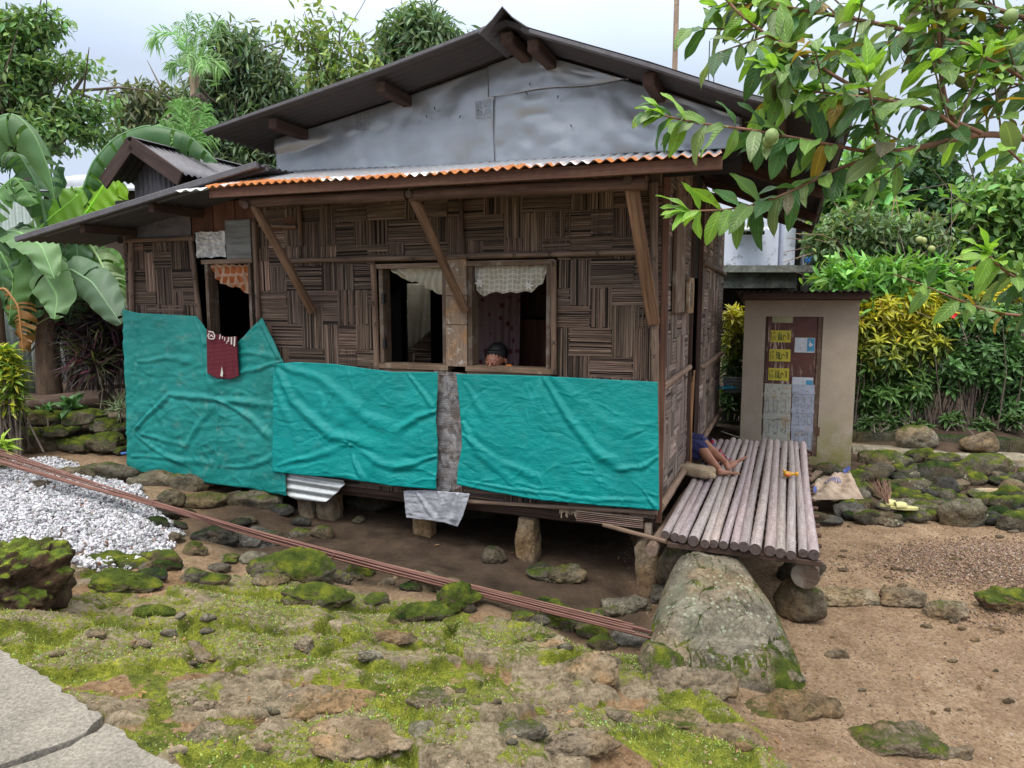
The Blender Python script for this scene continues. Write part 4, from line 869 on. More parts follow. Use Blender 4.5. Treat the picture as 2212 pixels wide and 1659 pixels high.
# clear plastic between the tarpaulins and its loose end
t = NT('clear_plastic'); P = t.pos(); n = t.noise(P, 14, 4, .7)
M_CLR = t.done((.62, .62, .65), .22, t.bump(n, .7, .02), spec=.6, alpha=t.rng(n, .4, .72, .04, .34))
o = sheet('plastic_sheet', [(938, 800), (960, 802), (1000, 806)], [(938, 1058), (965, 1062), (998, 1052)], -.045, [([(948, 960), (958, 1000), (975, 1040)], 5, .02), ([(985, 820), (970, 850), (945, 870)], 4, .015)], [], M_CLR, 61, 30, 90, .004, .008)
tag(o, 'narrow strip of clear plastic over the weave between the two right-hand tarpaulins', 'plastic sheet')
t = NT('milky_plastic'); P = t.pos(); n = t.noise(P, 10, 4, .7)
M_MLK = t.done((.42, .43, .47), .25, t.bump(n, .8, .03), spec=.6, alpha=t.rng(n, .3, .7, .6, .88))
o = sheet('plastic_sheet', [(872, 1060), (930, 1058), (1016, 1066)], [(878, 1118), (920, 1122), (962, 1128), (988, 1138), (1002, 1112)], -.07, [([(900, 1062), (920, 1090), (940, 1120)], 7, .02), ([(990, 1070), (985, 1100), (975, 1130)], 8, .03), ([(950, 1062), (955, 1090), (950, 1120)], 8, .02)], [], M_MLK, 62, 70, 40, .01, .02)
tag(o, 'milky grey plastic bag hanging below the tarpaulins, over the top of a stilt', 'plastic bag')
# scrap of corrugated sheet
def scrap():
    a, b = UX(745, 1050, -.06), UX(611, 1050, -.06); m = MB(); G = np.zeros((40, 49, 3)); T = np.zeros((40, 49, 3))
    for i in range(40):
        x = 611 + (744 - 611) * i / 39; yt = 1019 + (1040 - 1022) * i / 39; yb = np.interp(x, [611, 640, 705, 730, 744], [1062, 1080, 1084, 1062, 1046])
        for j in range(49):
            y = yt + (yb - yt) * j / 48; q = front(x, y, -.06); G[i, j] = H(q[0], -.06 + .011 * math.cos((y - .16 * x) / 17.5 * 2 * math.pi), q[1]); T[i, j] = (q[0], .9, 0)
    m.grid(G, (1, 1, 1), T); return m.build('corrugated_offcut', M_CLEAN, None, smooth=True)
tag(solid(scrap(), .002), 'offcut of pale corrugated sheet hanging below the tarpaulins above the pair of stone stilts', 'metal sheet')
# maroon towel hanging over the left tarpaulin
t = NT('towel'); P = t.pos(); tc = t.attr('tc', True)
wv = t.math('SINE', t.math('MULTIPLY', t.n('SeparateXYZ').outputs[2], 1)) if False else None
sp = t.n('SeparateXYZ'); t.set(sp, 0, P); w = t.math('SINE', t.math('MULTIPLY', sp.outputs[2], 520))
c = t.mix(t.rng(w, -.3, .8), (.085, .014, .022), (.17, .04, .05)); c = t.mix(1, c, t.attr('col'), 'MULTIPLY')
M_TOW = t.done(c, .95, t.bump(w, .5, .003), spec=.1)
M_TW2 = m_plain('towel_white', (.62, .58, .52), .9)
TP, TB = [(447, 711), (465, 722), (490, 728), (512, 727)], [(448, 806), (470, 817), (500, 819), (516, 812)]
tow = sheet('towel', TP, TB, -.13, [([(460, 720), (458, 760), (462, 810)], 4, .012), ([(478, 725), (482, 770), (484, 815)], 4, .014), ([(500, 728), (502, 770), (500, 815)], 5, .012)], [], M_TOW, 70, 40, 50, .0, .006, th=.008)
tag(tow, 'maroon towel with white marks hanging over the left tarpaulin below the dark opening', 'towel')
mk = MB(); fT = lambda x, y: H(*(lambda q: (q[0], -.155, q[1]))(front(x, y, -.155)))
for pts, w in (([(450, 716), (460, 717), (464, 725), (462, 732), (452, 732), (449, 725), (452, 720)], 2.2), ([(453, 727), (457, 723), (460, 728)], 2), ([(476, 722), (474, 733)], 2), ([(481, 726), (480, 732)], 1.6), ([(486, 729), (485, 736)], 1.8), ([(494, 728), (493, 738)], 2.4), ([(500, 728), (500, 744)], 3), ([(507, 727), (506, 748)], 3), ([(491, 737), (489, 742)], 1.5)): stroke(mk, pts, w, fT)
solid(mk.build('white_print', M_TW2, tow), .002)['kind'] = 'stuff'
mk = MB(); mk.poly([fT(x, y) for x, y in ((477, 806), (479, 792), (482, 806), (481, 814), (476, 812))]); solid(mk.build('white_patch', M_TW2, tow), .002)
# curtains gathered at the top of the openings
def curtain(name, top, bot, v, mat, seed, label, folds=9, amp=.02):
    S = np.linspace(0, 1, 90); T_ = np.linspace(0, 1, 26); tp, bt = ptl(top, S), ptl(bot, S); G = np.zeros((90, 26, 3)); T = np.zeros((90, 26, 3))
    for i, s in enumerate(S):
        for j, q in enumerate(T_):
            x = tp[i, 0] * (1 - q) + bt[i, 0] * q; y = tp[i, 1] * (1 - q) + bt[i, 1] * q; u, z = front(x, y, v)
            G[i, j] = H(u, v + amp * (math.sin(s * folds * 6.28 + 2 * math.sin(q * 3 + s * 7)) * (.4 + .6 * q) + .8 * math.sin(q * 5 + s * 9 + seed)) * .6, z + .006 * math.sin(s * 40 + q * 3)); T[i, j] = (u, z, 0)
    m = MB(); m.grid(G, (1, 1, 1), T); o = m.build(name, mat, None, smooth=True); solid(o, .002); return tag(o, label, 'curtain', 'curtains tucked up in the openings')
def m_cloth(name, c1, c2, sc=55, w=.8, lace=0., transl=.3):
    t = NT(name); tc = t.n('SeparateXYZ'); t.set(tc, 0, t.attr('tc', True))
    a = t.rng(t.math('SINE', t.math('MULTIPLY', tc.outputs[0], sc)), w, w + .12); b = t.rng(t.math('SINE', t.math('MULTIPLY', tc.outputs[1], sc)), w, w + .12)
    c = t.mix(t.math('MAXIMUM', a, b), c1, c2); n = t.noise(t.pos(), 9, 3); c = t.mix(t.rng(n, .4, .7, 0, .5), c, t.mix(1, c, (.75, .7, .6), 'MULTIPLY'))
    return t.done(c, .9, t.bump(t.noise(t.pos(), 40, 3), .3, .004), spec=.1, transl=transl)
M_LACE = m_cloth('lace', (.50, .47, .38), (.72, .70, .64), 160, .75); M_WHT = m_cloth('white_cloth', (.60, .57, .46), (.66, .63, .54), 90, .93); M_ORG = m_cloth('orange_check', (.50, .165, .06), (.62, .42, .30), 75, .55, transl=.25)
curtain('curtain', [(838, 577), (880, 577), (920, 578), (966, 578)], [(846, 586), (878, 606), (908, 612), (930, 626), (966, 644)], .03, M_WHT, 1, 'cream curtain tucked up slantwise in the window left of the mottled post', 7, .03)
cu = curtain('curtain', [(1024, 574), (1080, 573), (1140, 573), (1188, 571)], [(1028, 626), (1044, 643), (1058, 632), (1096, 633), (1150, 630), (1170, 612), (1187, 578)], .03, M_LACE, 2, 'white lace curtain with squares and a flower in the window where the child looks out', 5, .018)
mk = MB(); fC = lambda x, y: H(*(lambda q: (q[0], -.0, q[1]))(front(x, y, -.0)))
for cx_, cy_ in ((1142, 617), (1036, 612)):
    for k in range(6):
        a = k * 1.047; mk.poly([fC(cx_, cy_), fC(cx_ + 6 * math.cos(a - .35), cy_ + 6 * math.sin(a - .35)), fC(cx_ + 11 * math.cos(a), cy_ + 11 * math.sin(a)), fC(cx_ + 6 * math.cos(a + .35), cy_ + 6 * math.sin(a + .35))])
solid(mk.build('flower', m_plain('lace_white', (.72, .7, .66), .9), cu), .002)
curtain('curtain', [(452, 571), (490, 571), (520, 572), (549, 572)], [(456, 584), (474, 608), (500, 620), (516, 622), (528, 632), (540, 634), (549, 628)], .04, M_ORG, 3, 'orange and cream checked curtain bunched in the small left opening', 6, .03)
t = NT('floral'); P = t.pos(); v = t.vor(P, 11); n = t.noise(P, 20, 3); c = t.mix(t.rng(v, .2, .3, 1, 0), (.20, .125, .12), (.10, .02, .025)); M_FLO = t.done(c, .9, None, transl=.2)
o = curtain('curtain', [(1028, 560), (1060, 560), (1090, 560), (1122, 560)], [(1024, 860), (1060, 860), (1090, 860), (1122, 860)], .75, M_FLO, 4, 'long dark pink flowered curtain hanging inside behind the child', 5, .03)
curtain('hanging_cloth', [(880, 610), (932, 612)], [(880, 760), (932, 715)], 3.4, M_WHT, 5, 'white cloth hanging in the back doorway, seen through the left of the two big windows', 2, .01)['category'] = 'cloth'
# ================================================================== BAMBOO PLATFORM
plat = thing('bamboo_platform', H(-.6, 1.4, 0), 'low porch platform of thick greyish bamboo poles beside the house', 'platform')
t = NT('porch_bamboo'); tc = t.attr('tc', True); n1 = t.noise(t.map(tc, (4, 90, 90)), 1, 5, .6); P = t.pos(); n2 = t.noise(P, 45, 5, .75); n3 = t.noise(P, 4, 3)
c = t.ramp(n1, [(.3, (.22, .18, .172)), (.7, (.42, .365, .355))]); c = t.mix(t.rng(n2, .50, .62, 0, .8), c, (.12, .095, .085)); c = t.mix(t.rng(n3, .45, .7, 0, .35), c, (.36, .28, .24)); c = t.mix(1, c, t.attr('col'), 'MULTIPLY')
M_PB = t.done(c, .6, t.bump(t.math('ADD', n1, t.math('MULTIPLY', n2, .8)), .5, .004), spec=.35)
random.seed(3); uu = -.10; k = 0
ZPL = .52
while uu > -1.09:
    r = random.choice((.029, .031, .034, .037)); uu -= r; vf = -.40 + random.uniform(-.025, .02) + (.0 if uu < -.15 else .06); vb = 3.15 + .25 * min(1, -uu) + random.uniform(-.06, .06)
    L = vb - vf; n = int(L / .03); tt = np.linspace(0, 1, n); P0, P1 = H(uu, vf, ZPL - .005), H(uu - .0, vb, ZPL + .0)
    p = P0 + (P1 - P0) * tt[:, None]; p[:, 2] += .006 * np.sin(tt * 5 + k); p[:, 0] += .008 * np.sin(tt * 4 + k * 2)
    rad = np.full(n, r) * (1 + .03 * np.sin(tt * 7 + k))
    for q in np.arange(.1 + random.random() * .3, L, .36): rad = rad * (1 + .09 * np.exp(-((tt * L - q) / .012) ** 2))
    m = MB(); m.tube(p, rad, 14, vcol((1, 1, 1), .16), wob=.02, seed=k, capcol=(.28, .24, .22)); m.build('bamboo_pole', M_PB, plat, smooth=True); uu -= r + random.uniform(.0, .005); k += 1
for q in range(15):
    v = -.05 + q * .235; pole('cross_pole', H(-.12, v, ZPL - .052), H(-1.12 - random.uniform(0, .03), v, ZPL - .05), .016, M_DWOOD, parent=plat, seed=q, col=(1.5, 1.4, 1.35))
plank('front_bearer', H(-.15, -.36, ZPL - .06), H(-1.12, -.36, ZPL - .06), .04, .035, M_DWOOD, parent=plat)
def log(name, a, b, r, mat, parent, seed, col=(1, 1, 1)):
    m = MB(); n = 24; tt = np.linspace(0, 1, n); a = np.array(a); b = np.array(b); p = a + (b - a) * tt[:, None]; m.tube(p, r * (1 + .05 * np.sin(tt * 5 + seed)), 20, col, wob=.10, seed=seed); return m.build(name, mat, parent, smooth=True)
log('side_log', H(-1.03, -.33, .352), H(-1.02, 3.2, .36), .088, M_WOOD, plat, 3, (.62, .6, .6)); log('side_log', H(-.05, -.42, .42), H(-.1, 1.2, .43), .045, M_POLE, plat, 4)
pole('loose_stick', H(.36, -.12, .46), H(-.14, -.36, .475), .016, M_POLE, parent=plat, seed=55, col=(1.3, 1.25, 1.2))
for (u, v, s, sz) in ((-1.02, -.15, 5, (.30, .34, .34)), (-1.0, 1.4, 6, (.3, .3, .34)), (-1.0, 3.0, 7, (.3, .3, .3)), (-.2, .05, 8, (.42, .4, .22)), (-.15, 2.9, 9, (.3, .3, .4))):
    q = H(u, v, 0); zt_ = .27 if u < -.5 else .38; z0 = -.05
    V, Fc = rock_mesh((sz[0], sz[1], zt_ - z0), s + 90, 4, boxy=.4); Vw = V + np.array([q[0], q[1], (zt_ + z0) / 2])
    o = link('support_stone', arr_mesh('stone', Vw, Fc, np.tile((.55, .7, .15), (len(V), 1)), smooth=True), M_ROCK, plat)
# ================================================================== PEOPLE
def cap(mb, a, b, r0, r1, seg=14, n=9, col=(1, 1, 1), flat=None):
    a = np.asarray(a, float); b = np.asarray(b, float); d = b - a; L = np.linalg.norm(d) + 1e-6; d = d / L
    ts, rs = [], []
    for k in range(6): th = math.pi / 2 * (1 - k / 6); ts.append(-r0 * math.sin(th) * .999); rs.append(r0 * math.cos(th) + 1e-4)
    for k in range(n): s = k / (n - 1); ts.append(s * L); rs.append(r0 + (r1 - r0) * s)
    for k in range(1, 7): th = math.pi / 2 * (k / 6); ts.append(L + r1 * math.sin(th) * .999); rs.append(r1 * math.cos(th) + 1e-4)
    mb.tube(a + d * np.array(ts)[:, None], np.array(rs), seg, col, cap=2)
def remesh(o, vox, sm=4):
    m = o.modifiers.new('r', 'REMESH'); m.mode = 'VOXEL'; m.voxel_size = vox; m.use_smooth_shade = True
    s = o.modifiers.new('s', 'SMOOTH'); s.factor = .5; s.iterations = sm; return o
def m_skin(name, c):
    t = NT(name); P = t.pos(); n = t.noise(P, 12, 4); cc = t.mix(t.rng(n, .35, .65), c, (c[0] * .8, c[1] * .68, c[2] * .62)); b = t.bump(t.noise(P, 120, 3), .12, .002)
    return t.done(cc, .48, b, spec=.4)
M_SKIN = m_skin('skin', (.40, .205, .135)); M_SKIN2 = m_skin('skin_dark', (.27, .125, .08)); M_HAIR = m_plain('hair', (.006, .005, .006), .6, spec=.3); M_NAVY = m_plain('navy_cloth', (.028, .032, .11), .85, var=.35, sc=14, bump=.6); M_ORC = m_plain('orange_shirt', (.55, .16, .02), .85)
def hand(mb, wrist, d, up, s=1.0, curl=.4):
    """palm with five separate bent fingers; d = direction of the hand, up = back of the hand"""
    w = np.array(wrist, float); d = np.array(d, float) / np.linalg.norm(d); up = np.array(up, float); up -= d * (up @ d); up /= np.linalg.norm(up); x = np.cross(d, up)
    for k in (-1, -.33, .33, 1): cap(mb, w + x * k * .016 * s, w + d * .055 * s + x * k * .022 * s, .011 * s, .009 * s, 10, 4)
    for k, L in ((-1, .034), (-.33, .042), (.33, .045), (1, .038)):
        p = w + d * .058 * s + x * k * .024 * s; dd = d.copy()
        for q in range(3): dd = dd * math.cos(curl) - up * math.sin(curl); dd /= np.linalg.norm(dd); p2 = p + dd * L * s * (.5, .32, .25)[q]; cap(mb, p, p2, .0065 * s, .0058 * s, 10, 3); p = p2
    p = w + x * 0.024 * s + d * .012 * s; p2 = p + (d * .5 + x * .8 - up * .3) * .028 * s; cap(mb, p, p2, .008 * s, .007 * s, 10, 3); cap(mb, p2, p2 + (d * .85 + x * .3 - up * .3) * .022 * s, .0068 * s, .0058 * s, 10, 3)
def foot(mb, ankle, heel, toe, up, s=1.0, sgn=1):
    ankle, heel, toe, up = (np.array(q, float) for q in (ankle, heel, toe, up)); d = toe - heel; L = np.linalg.norm(d); d /= L; up = up - d * (up @ d); up /= np.linalg.norm(up); x = np.cross(d, up) * sgn
    cap(mb, ankle, heel + up * .02, .028 * s, .025 * s); cap(mb, heel + up * .0, heel + d * L * .4, .023 * s, .022 * s)
    for k, e in ((-1, .62), (-.3, .70), (.4, .74), (1, .76)): cap(mb, ankle * .45 + (heel + d * L * .25) * .55 + x * k * .008, heel + d * L * e + x * k * .022 * s, .020 * s, .0125 * s)
    for k, e, r in ((1.15, .98, .0115), (.55, .99, .008), (0.05, .96, .0075), (-.5, .92, .007), (-1.05, .87, .0068)):
        a = heel + d * L * .72 + x * k * .022 * s; b = heel + d * (L * e) + x * k * .026 * s; cap(mb, a, (a + b) / 2 + up * .005, r * s * 1.05, r * s); cap(mb, (a + b) / 2 + up * .005, b - d * r - up * .002, r * s, r * s * 1.08)
# the one lying in the side doorway with bare legs out on the platform
person = thing('person', H(-.1, 1.75, .55), 'person in dark blue shorts lying in the side doorway, bare legs on the platform', 'person')
h = lambda *a: H(*a); b = MB()
hipN, hipF = h(.13, 1.80, .70), h(.12, 1.93, .74); knN, knF = h(-.13, 1.70, .735), h(-.12, 1.85, .765); anN, anF = h(-.33, 1.40, .602), h(-.375, 1.555, .637)
cap(b, hipN, knN, .082, .056); cap(b, hipF, knF, .082, .056)
def shin(k, a): mid = k + (a - k) * .38 + np.array([0, 0, -.01]); cap(b, k, mid, .052, .048); cap(b, mid, a, .048, .028)
shin(knN, anN); shin(knF, anF)
foot(b, anN, h(-.335, 1.365, .580), h(-.505, 1.43, .578), (0, 0, 1), 1.0, 1); foot(b, anF, h(-.40, 1.49, .600), h(-.545, 1.64, .685), H(.45, .2, .9) - H(0, 0, 0), 1.0, 1)
cap(b, h(.14, 1.86, .71), h(.46, 1.92, .68), .105, .10); cap(b, h(.46, 1.92, .68), h(.62, 1.94, .68), .11, .06); cap(b, h(.62, 1.94, .68), h(.72, 1.95, .70), .048, .046)
cap(b, h(.80, 1.95, .71), h(.86, 1.96, .72), .082, .085); cap(b, h(.56, 1.82, .66), h(.38, 1.74, .6), .042, .036); cap(b, h(.38, 1.74, .6), h(.2, 1.72, .6), .034, .024); cap(b, h(.58, 2.05, .72), h(.40, 2.12, .62), .042, .036); cap(b, h(.40, 2.12, .62), h(.24, 2.1, .6), .034, .024)
hand(b, h(.19, 1.72, .6), -EU * 1, (0, 0, 1)); hand(b, h(.23, 2.1, .6), -EU * 1, (0, 0, 1))
cap(b, h(.87, 1.88, .73), h(.87, 1.875, .735), .012, .01); cap(b, h(.86, 1.93, .80), h(.865, 1.93, .805), .014, .01)
remesh(b.build('body', M_SKIN, person), .0052, 3)
b = MB(); cap(b, hipN + np.array([0, 0, .0]), knN + (knN - hipN) * -.02 + np.array([0, 0, -.012]), .100, .078); cap(b, hipF, knF + (knF - hipF) * -.12, .10, .078); cap(b, h(.05, 1.80, .69), h(-.09, 1.69, .66), .07, .06); cap(b, h(.14, 1.86, .71), h(.22, 1.88, .70), .115, .11)
cap(b, knN * .7 + hipN * .3 + np.array([0, 0, -.03]), knN + (anN - knN) * .10, .075, .060); cap(b, knF * .8 + hipF * .2, knF + (anF - knF) * .08, .070, .058)
so = remesh(b.build('shorts', M_NAVY, person), .006, 2); tx = bpy.data.textures.new('fold', 'CLOUDS'); tx.noise_scale = .07; dm = so.modifiers.new('d', 'DISPLACE'); dm.texture = tx; dm.strength = .03; dm.mid_level = .5
b = MB(); cap(b, h(.22, 1.88, .70), h(.48, 1.92, .685), .118, .116); cap(b, h(.48, 1.82, .68), h(.48, 2.03, .70), .065, .065); remesh(b.build('shirt', m_plain('shirt_grey', (.2, .2, .22), .9), person), .008, 2)
b = MB(); cap(b, h(.83, 1.95, .72), h(.88, 1.965, .725), .086, .09); remesh(b.build('hair', M_HAIR, person), .007, 1)
# the child at the window
child = thing('person', H(1.33, .22, .54), 'black-haired child in an orange shirt leaning on the window sill, head bowed', 'person')
b = MB(); hc = (1.33, .115, 1.668)
cap(b, h(1.33, .12, 1.672), h(1.33, .14, 1.690), .080, .080); cap(b, h(1.33, .085, 1.64), h(1.33, .075, 1.605), .066, .052); cap(b, h(1.33, .05, 1.585), h(1.33, .06, 1.575), .038, .035)
for s in (-1, 1):
    cap(b, h(1.33 + s * .082, .13, 1.648), h(1.33 + s * .086, .135, 1.625), .014, .010); cap(b, h(1.33 + s * .03, .022, 1.622), h(1.33 + s * .035, .022, 1.622), .012, .010); cap(b, h(1.33 + s * .018, .012, 1.638), h(1.33 + s * .045, .02, 1.641), .008, .006)
cap(b, h(1.33, .012, 1.63), h(1.33, .0, 1.606), .009, .013); cap(b, h(1.33 - .018, .02, 1.578), h(1.33 + .018, .02, 1.578), .008, .008)
cap(b, h(1.33, .16, 1.62), h(1.33, .2, 1.52), .04, .045); cap(b, h(1.33, .22, 1.48), h(1.33, .25, 1.15), .095, .10); cap(b, h(1.22, .2, 1.50), h(1.44, .2, 1.50), .05, .05)
for s in (-1, 1):
    el = h(1.33 + s * .20, .10, 1.44); cap(b, h(1.33 + s * .13, .2, 1.50), el, .038, .032); wr = h(1.33 + s * .04, .02, 1.545); cap(b, el, wr, .03, .02)
    hand(b, wr, EZ * .9 + EU * (-s) * .25 - EV * .15, -EV, .56, .22)
    cap(b, h(1.33 + s * .06, .25, 1.1), h(1.33 + s * .07, .24, .82), .07, .05); cap(b, h(1.33 + s * .07, .24, .82), h(1.33 + s * .07, .27, .60), .048, .03); foot(b, h(1.33 + s * .07, .27, .60), h(1.33 + s * .07, .29, .565), h(1.33 + s * .08, .13, .562), (0, 0, 1), .85, s)
remesh(b.build('body', M_SKIN2, child), .0045, 2)
b = MB(); cap(b, h(1.33, .15, 1.700), h(1.33, .165, 1.705), .087, .088); cap(b, h(1.33, .185, 1.66), h(1.33, .19, 1.64), .075, .06)
for q in range(9): a = (q - 4) * .3; cap(b, h(1.33 + math.sin(a) * .078, .135 - math.cos(a) * .075, 1.715), h(1.33 + math.sin(a) * .084, .13 - math.cos(a) * .080, 1.662 + .008 * (q % 2) + .012 * abs(q - 4) * .2), .016, .008)
remesh(b.build('hair', M_HAIR, child), .005, 6)
b = MB(); cap(b, h(1.33, .225, 1.49), h(1.33, .25, 1.10), .105, .115); cap(b, h(1.205, .2, 1.515), h(1.455, .2, 1.505), .06, .06)
for s in (-1, 1): cap(b, h(1.33 + s * .13, .2, 1.50), h(1.33 + s * .19, .13, 1.455), .05, .045)
cap(b, h(1.205, .10, 1.575), h(1.21, .14, 1.52), .045, .05); remesh(b.build('shirt', M_ORC, child), .007, 2)
b = MB()
for s in (-1, 1): cap(b, h(1.33 + s * .06, .25, 1.1), h(1.33 + s * .07, .24, .86), .082, .066)
remesh(b.build('shorts', M_NAVY, child), .007, 2)
# ================================================================== SMALL THINGS ON AND ROUND THE PLATFORM
def soft(name, size, seed, mat, loc, rot, label, cat, sq=.6, rough=.05, parent=None):
    D, Fc = ico(5); S = np.sign(D) * np.abs(D) ** sq; V = S * np.array(size) / 2; n = fbm(V / max(size) * 6 + seed, 3, seed); V = V + D * (n * rough * max(size))[:, None]
    c, s = math.cos(rot), math.sin(rot); V = V @ np.array([[c, s, 0], [-s, c, 0], [0, 0, 1]]); o = link(name, arr_mesh(name, V, Fc, np.ones((len(V), 3)), smooth=True), mat, parent)
    if parent is None: o.location = tuple(float(a) for a in loc)
    return tag(o, label, cat)
t = NT('burlap'); P = t.pos(); w1 = t.n('TexWave', Scale=90, Distortion=.6); t.set(w1, 0, P); n = t.noise(P, 12, 4)
M_BURL = t.done(t.mix(t.rng(n, .3, .7), (.30, .225, .145), (.44, .35, .24)), .95, t.bump(w1.outputs['Fac'], .3, .003, t.bump(n, .6, .02)), spec=.1)
soft('sack_cushion', (.33, .20, .10), 4, M_BURL, H(-.15, 1.27, .605), -HA - .35, 'small folded burlap sack lying on the platform under the bare legs', 'sack', .55, .03)
soft('sack_flap', (.09, .11, .05), 9, M_BURL, H(-.27, 1.20, .59), .4, None, None, .7, .06); fl_ = bpy.data.objects['sack_flap']; fl_.parent = bpy.data.objects['sack_cushion']; fl_.matrix_parent_inverse = wmat(fl_.parent).inverted(); fl_.location = H(-.27, 1.20, .59).tolist()
t = NT('red_print'); P = t.pos(); v = t.vor(P, 26, 'F1', 'Color'); sp = t.n('SeparateColor'); t.set(sp, 0, v)
M_RED = t.done(t.ramp(sp.outputs[0], [(.1, (.45, .02, .03)), (.4, (.10, .015, .03)), (.6, (.5, .35, .38)), (.8, (.06, .08, .2)), (1, (.5, .04, .05))]), .9, t.bump(t.noise(P, 20, 3), .6, .02))
def rag(name, c, L, W, rot, seed, mat, label, cat, hmax=.07):
    n, m_ = 40, 30; G = np.zeros((n, m_, 3)); c = np.array(c)
    for i in range(n):
        for j in range(m_):
            a, b_ = i / (n - 1) - .5, j / (m_ - 1) - .5; e = 1 - max(abs(a), abs(b_)) * 1.6
            x, y = a * L * (1 + .15 * math.sin(b_ * 9 + seed)), b_ * W * (1 + .2 * math.sin(a * 8)); z = hmax * max(0, e) * (.55 + .45 * math.sin(a * 15 + seed) * math.cos(b_ * 11 + 1)) + .006 + .006 * math.sin(a * 40 + b_ * 31)
            G[i, j] = c + np.array([x * math.cos(rot) - y * math.sin(rot), x * math.sin(rot) + y * math.cos(rot), z])
    mb = MB(); mb.grid(G); o = mb.build(name, mat, None, smooth=True); solid(o, .003); return tag(o, label, cat)
rag('rag', H(-.19, 1.98, .56), .36, .26, 2.0, 2, M_RED, 'crumpled red, white and blue printed cloth behind the bare legs on the platform', 'cloth', .24)
# toy
M_TOY = m_plain('toy_yellow', (.65, .32, .03), .4, sc=40); M_TOY2 = m_plain('toy_orange', (.62, .12, .05), .4)
q = H(-.90, 1.50, .588); b = MB(); cap(b, q, q + np.array([.02, 0, 0]), .03, .026); cap(b, q + np.array([.03, 0, 0]), q + np.array([.085, .01, .0]), .017, .012); cap(b, q + np.array([.09, .0, 0]), q + np.array([.10, .012, .005]), .02, .016); cap(b, q + np.array([-.01, -.02, .01]), q + np.array([-.02, -.03, .012]), .012, .01); cap(b, q + np.array([-.01, .02, .02]), q + np.array([-.015, .03, .03]), .012, .01)
toy = remesh(b.build('toy', M_TOY, None), .004, 1); tag(toy, 'little yellow and orange rubber toy lying on the bamboo platform', 'toy')
b = MB(); cap(b, q + np.array([-.005, -.028, .0]), q + np.array([.01, -.03, -.004]), .012, .012); b.build('toy_face', M_TOY2, toy, smooth=True)
# framed plate on the corner of the side wall
fr = MB(); va, za = side(1478, 622, -.06); vb_, zb_ = side(1492, 560, -.06); va, vb_ = .98, 1.30
for (a0, a1, b0, b1) in ((va, vb_, 2.27, 2.32), (va, vb_, 2.02, 2.07), (va, va + .06, 2.07, 2.27), (vb_ - .06, vb_, 2.07, 2.27)): fr.hbox(-.075, -.05, a0, a1, b0, b1, (1.7, 1.6, 1.35), 1)
fo = fr.build('frame', M_WOOD, None); tag(fo, 'small wooden frame with a dark number plate on the side wall near the corner', 'number plate')
fr = MB(); fr.hbox(-.06, -.052, va + .06, vb_ - .06, 2.07, 2.27); fr.build('backing', m_plain('plate', (.22, .21, .2), .6), fo)
fr = MB(); f8 = lambda a, b_: H(-.064, va + .16 + a, 2.17 + b_)
stroke(fr, [(.03 * math.sin(s * 2) * 1.0, .075 * math.cos(s)) for s in np.linspace(0, 2 * math.pi, 26)], .016, f8); fr.build('numeral', M_INK, fo)
# bamboo sticks leaning in the doorway
for k, (v_, c_) in enumerate(((1.62, (2.0, 1.5, .9)), (1.70, (1.8, 1.3, .8)), (1.80, (2, 1.6, 1.1)))):
    o = pole('bamboo_stick', H(-.05, v_, .56), H(-.045, v_ + .05, 1.36 + .05 * k), .012, M_POLE, parent=None, seed=k, col=c_) if False else None
    m = MB(); m.tube([H(-.05 + .02 * k, v_, .56), H(-.03, v_ + .03, 1.36 + .05 * k)], [.013, .012], 8, c_); o = m.build('bamboo_stick', M_POLE, None, smooth=True)
    tag(o, ('yellow bamboo stick leaning in the side doorway, nearest the viewer', 'middle yellow bamboo stick leaning in the side doorway', 'tallest yellow bamboo stick leaning at the far side of the doorway')[k], 'stick', 'sticks leaning in the side doorway')
# ================================================================== ROD BUNDLE, GRAVEL, LOG
random.seed(8)
t = NT('rod'); tc = t.attr('tc', True); n = t.noise(t.map(tc, (5, 80, 80)), 1, 4); M_ROD = t.done(t.mix(1, t.ramp(n, [(.3, (.09, .042, .032)), (.7, (.21, .115, .085))]), t.attr('col'), 'MULTIPLY'), .7, t.bump(n, .4, .003))
ra = atZ(-60, 972, .80); rb = atZ(1408, 1371, .115); rod = thing('rod_bundle', (ra + rb) / 2 * np.array([1, 1, 0]) + np.array([0, 0, .3]), 'long bundle of thin reddish-brown rods lying slantwise in front of the house', 'rod bundle')
dv = (rb - ra); dv /= np.linalg.norm(dv); sx_ = np.cross(dv, EZ); sx_ /= np.linalg.norm(sx_); sy_ = np.cross(sx_, dv)
for k in range(15):
    s1 = .75 if k < 9 else 1.0; ex = (k % 5 - 2) * .014 + random.uniform(-.003, .003); ey = (k // 5 - 1) * .013
    fan = (k % 5 - 2) * .035 + (0.05 if k in (3, 4, 9) else 0); ks = 12; tt = np.linspace(0, 1, ks); off = np.maximum(0, .55 - tt) / .55
    a = ra + sx_ * (-fan) * .9; end = rb - dv * (random.uniform(0, .28) if k % 3 else 0)
    p = np.array([ra + (end - ra) * q + sx_ * (ex * 1.0 - fan * off[i] * 1.6) + sy_ * (ey + .012 * math.sin(q * 3 + k)) - EZ * .05 * math.sin(q * math.pi) * (1) for i, q in enumerate(tt)])
    m = MB(); m.tube(p, .0055, 7, vcol((1.1, 1, 1), .25), seed=k); m.build('rod', M_ROD, rod, smooth=True)
for q in (.35, .63, .885):
    c = ra + (rb - ra) * q - EZ * .05 * math.sin(q * math.pi); a = np.linspace(0, 2 * math.pi, 20); m = MB(); m.tube(np.array([c + sx_ * .042 * math.cos(s) + sy_ * .026 * math.sin(s) for s in a]), .0025, 5); m.build('binding_wire', M_ROD, rod)
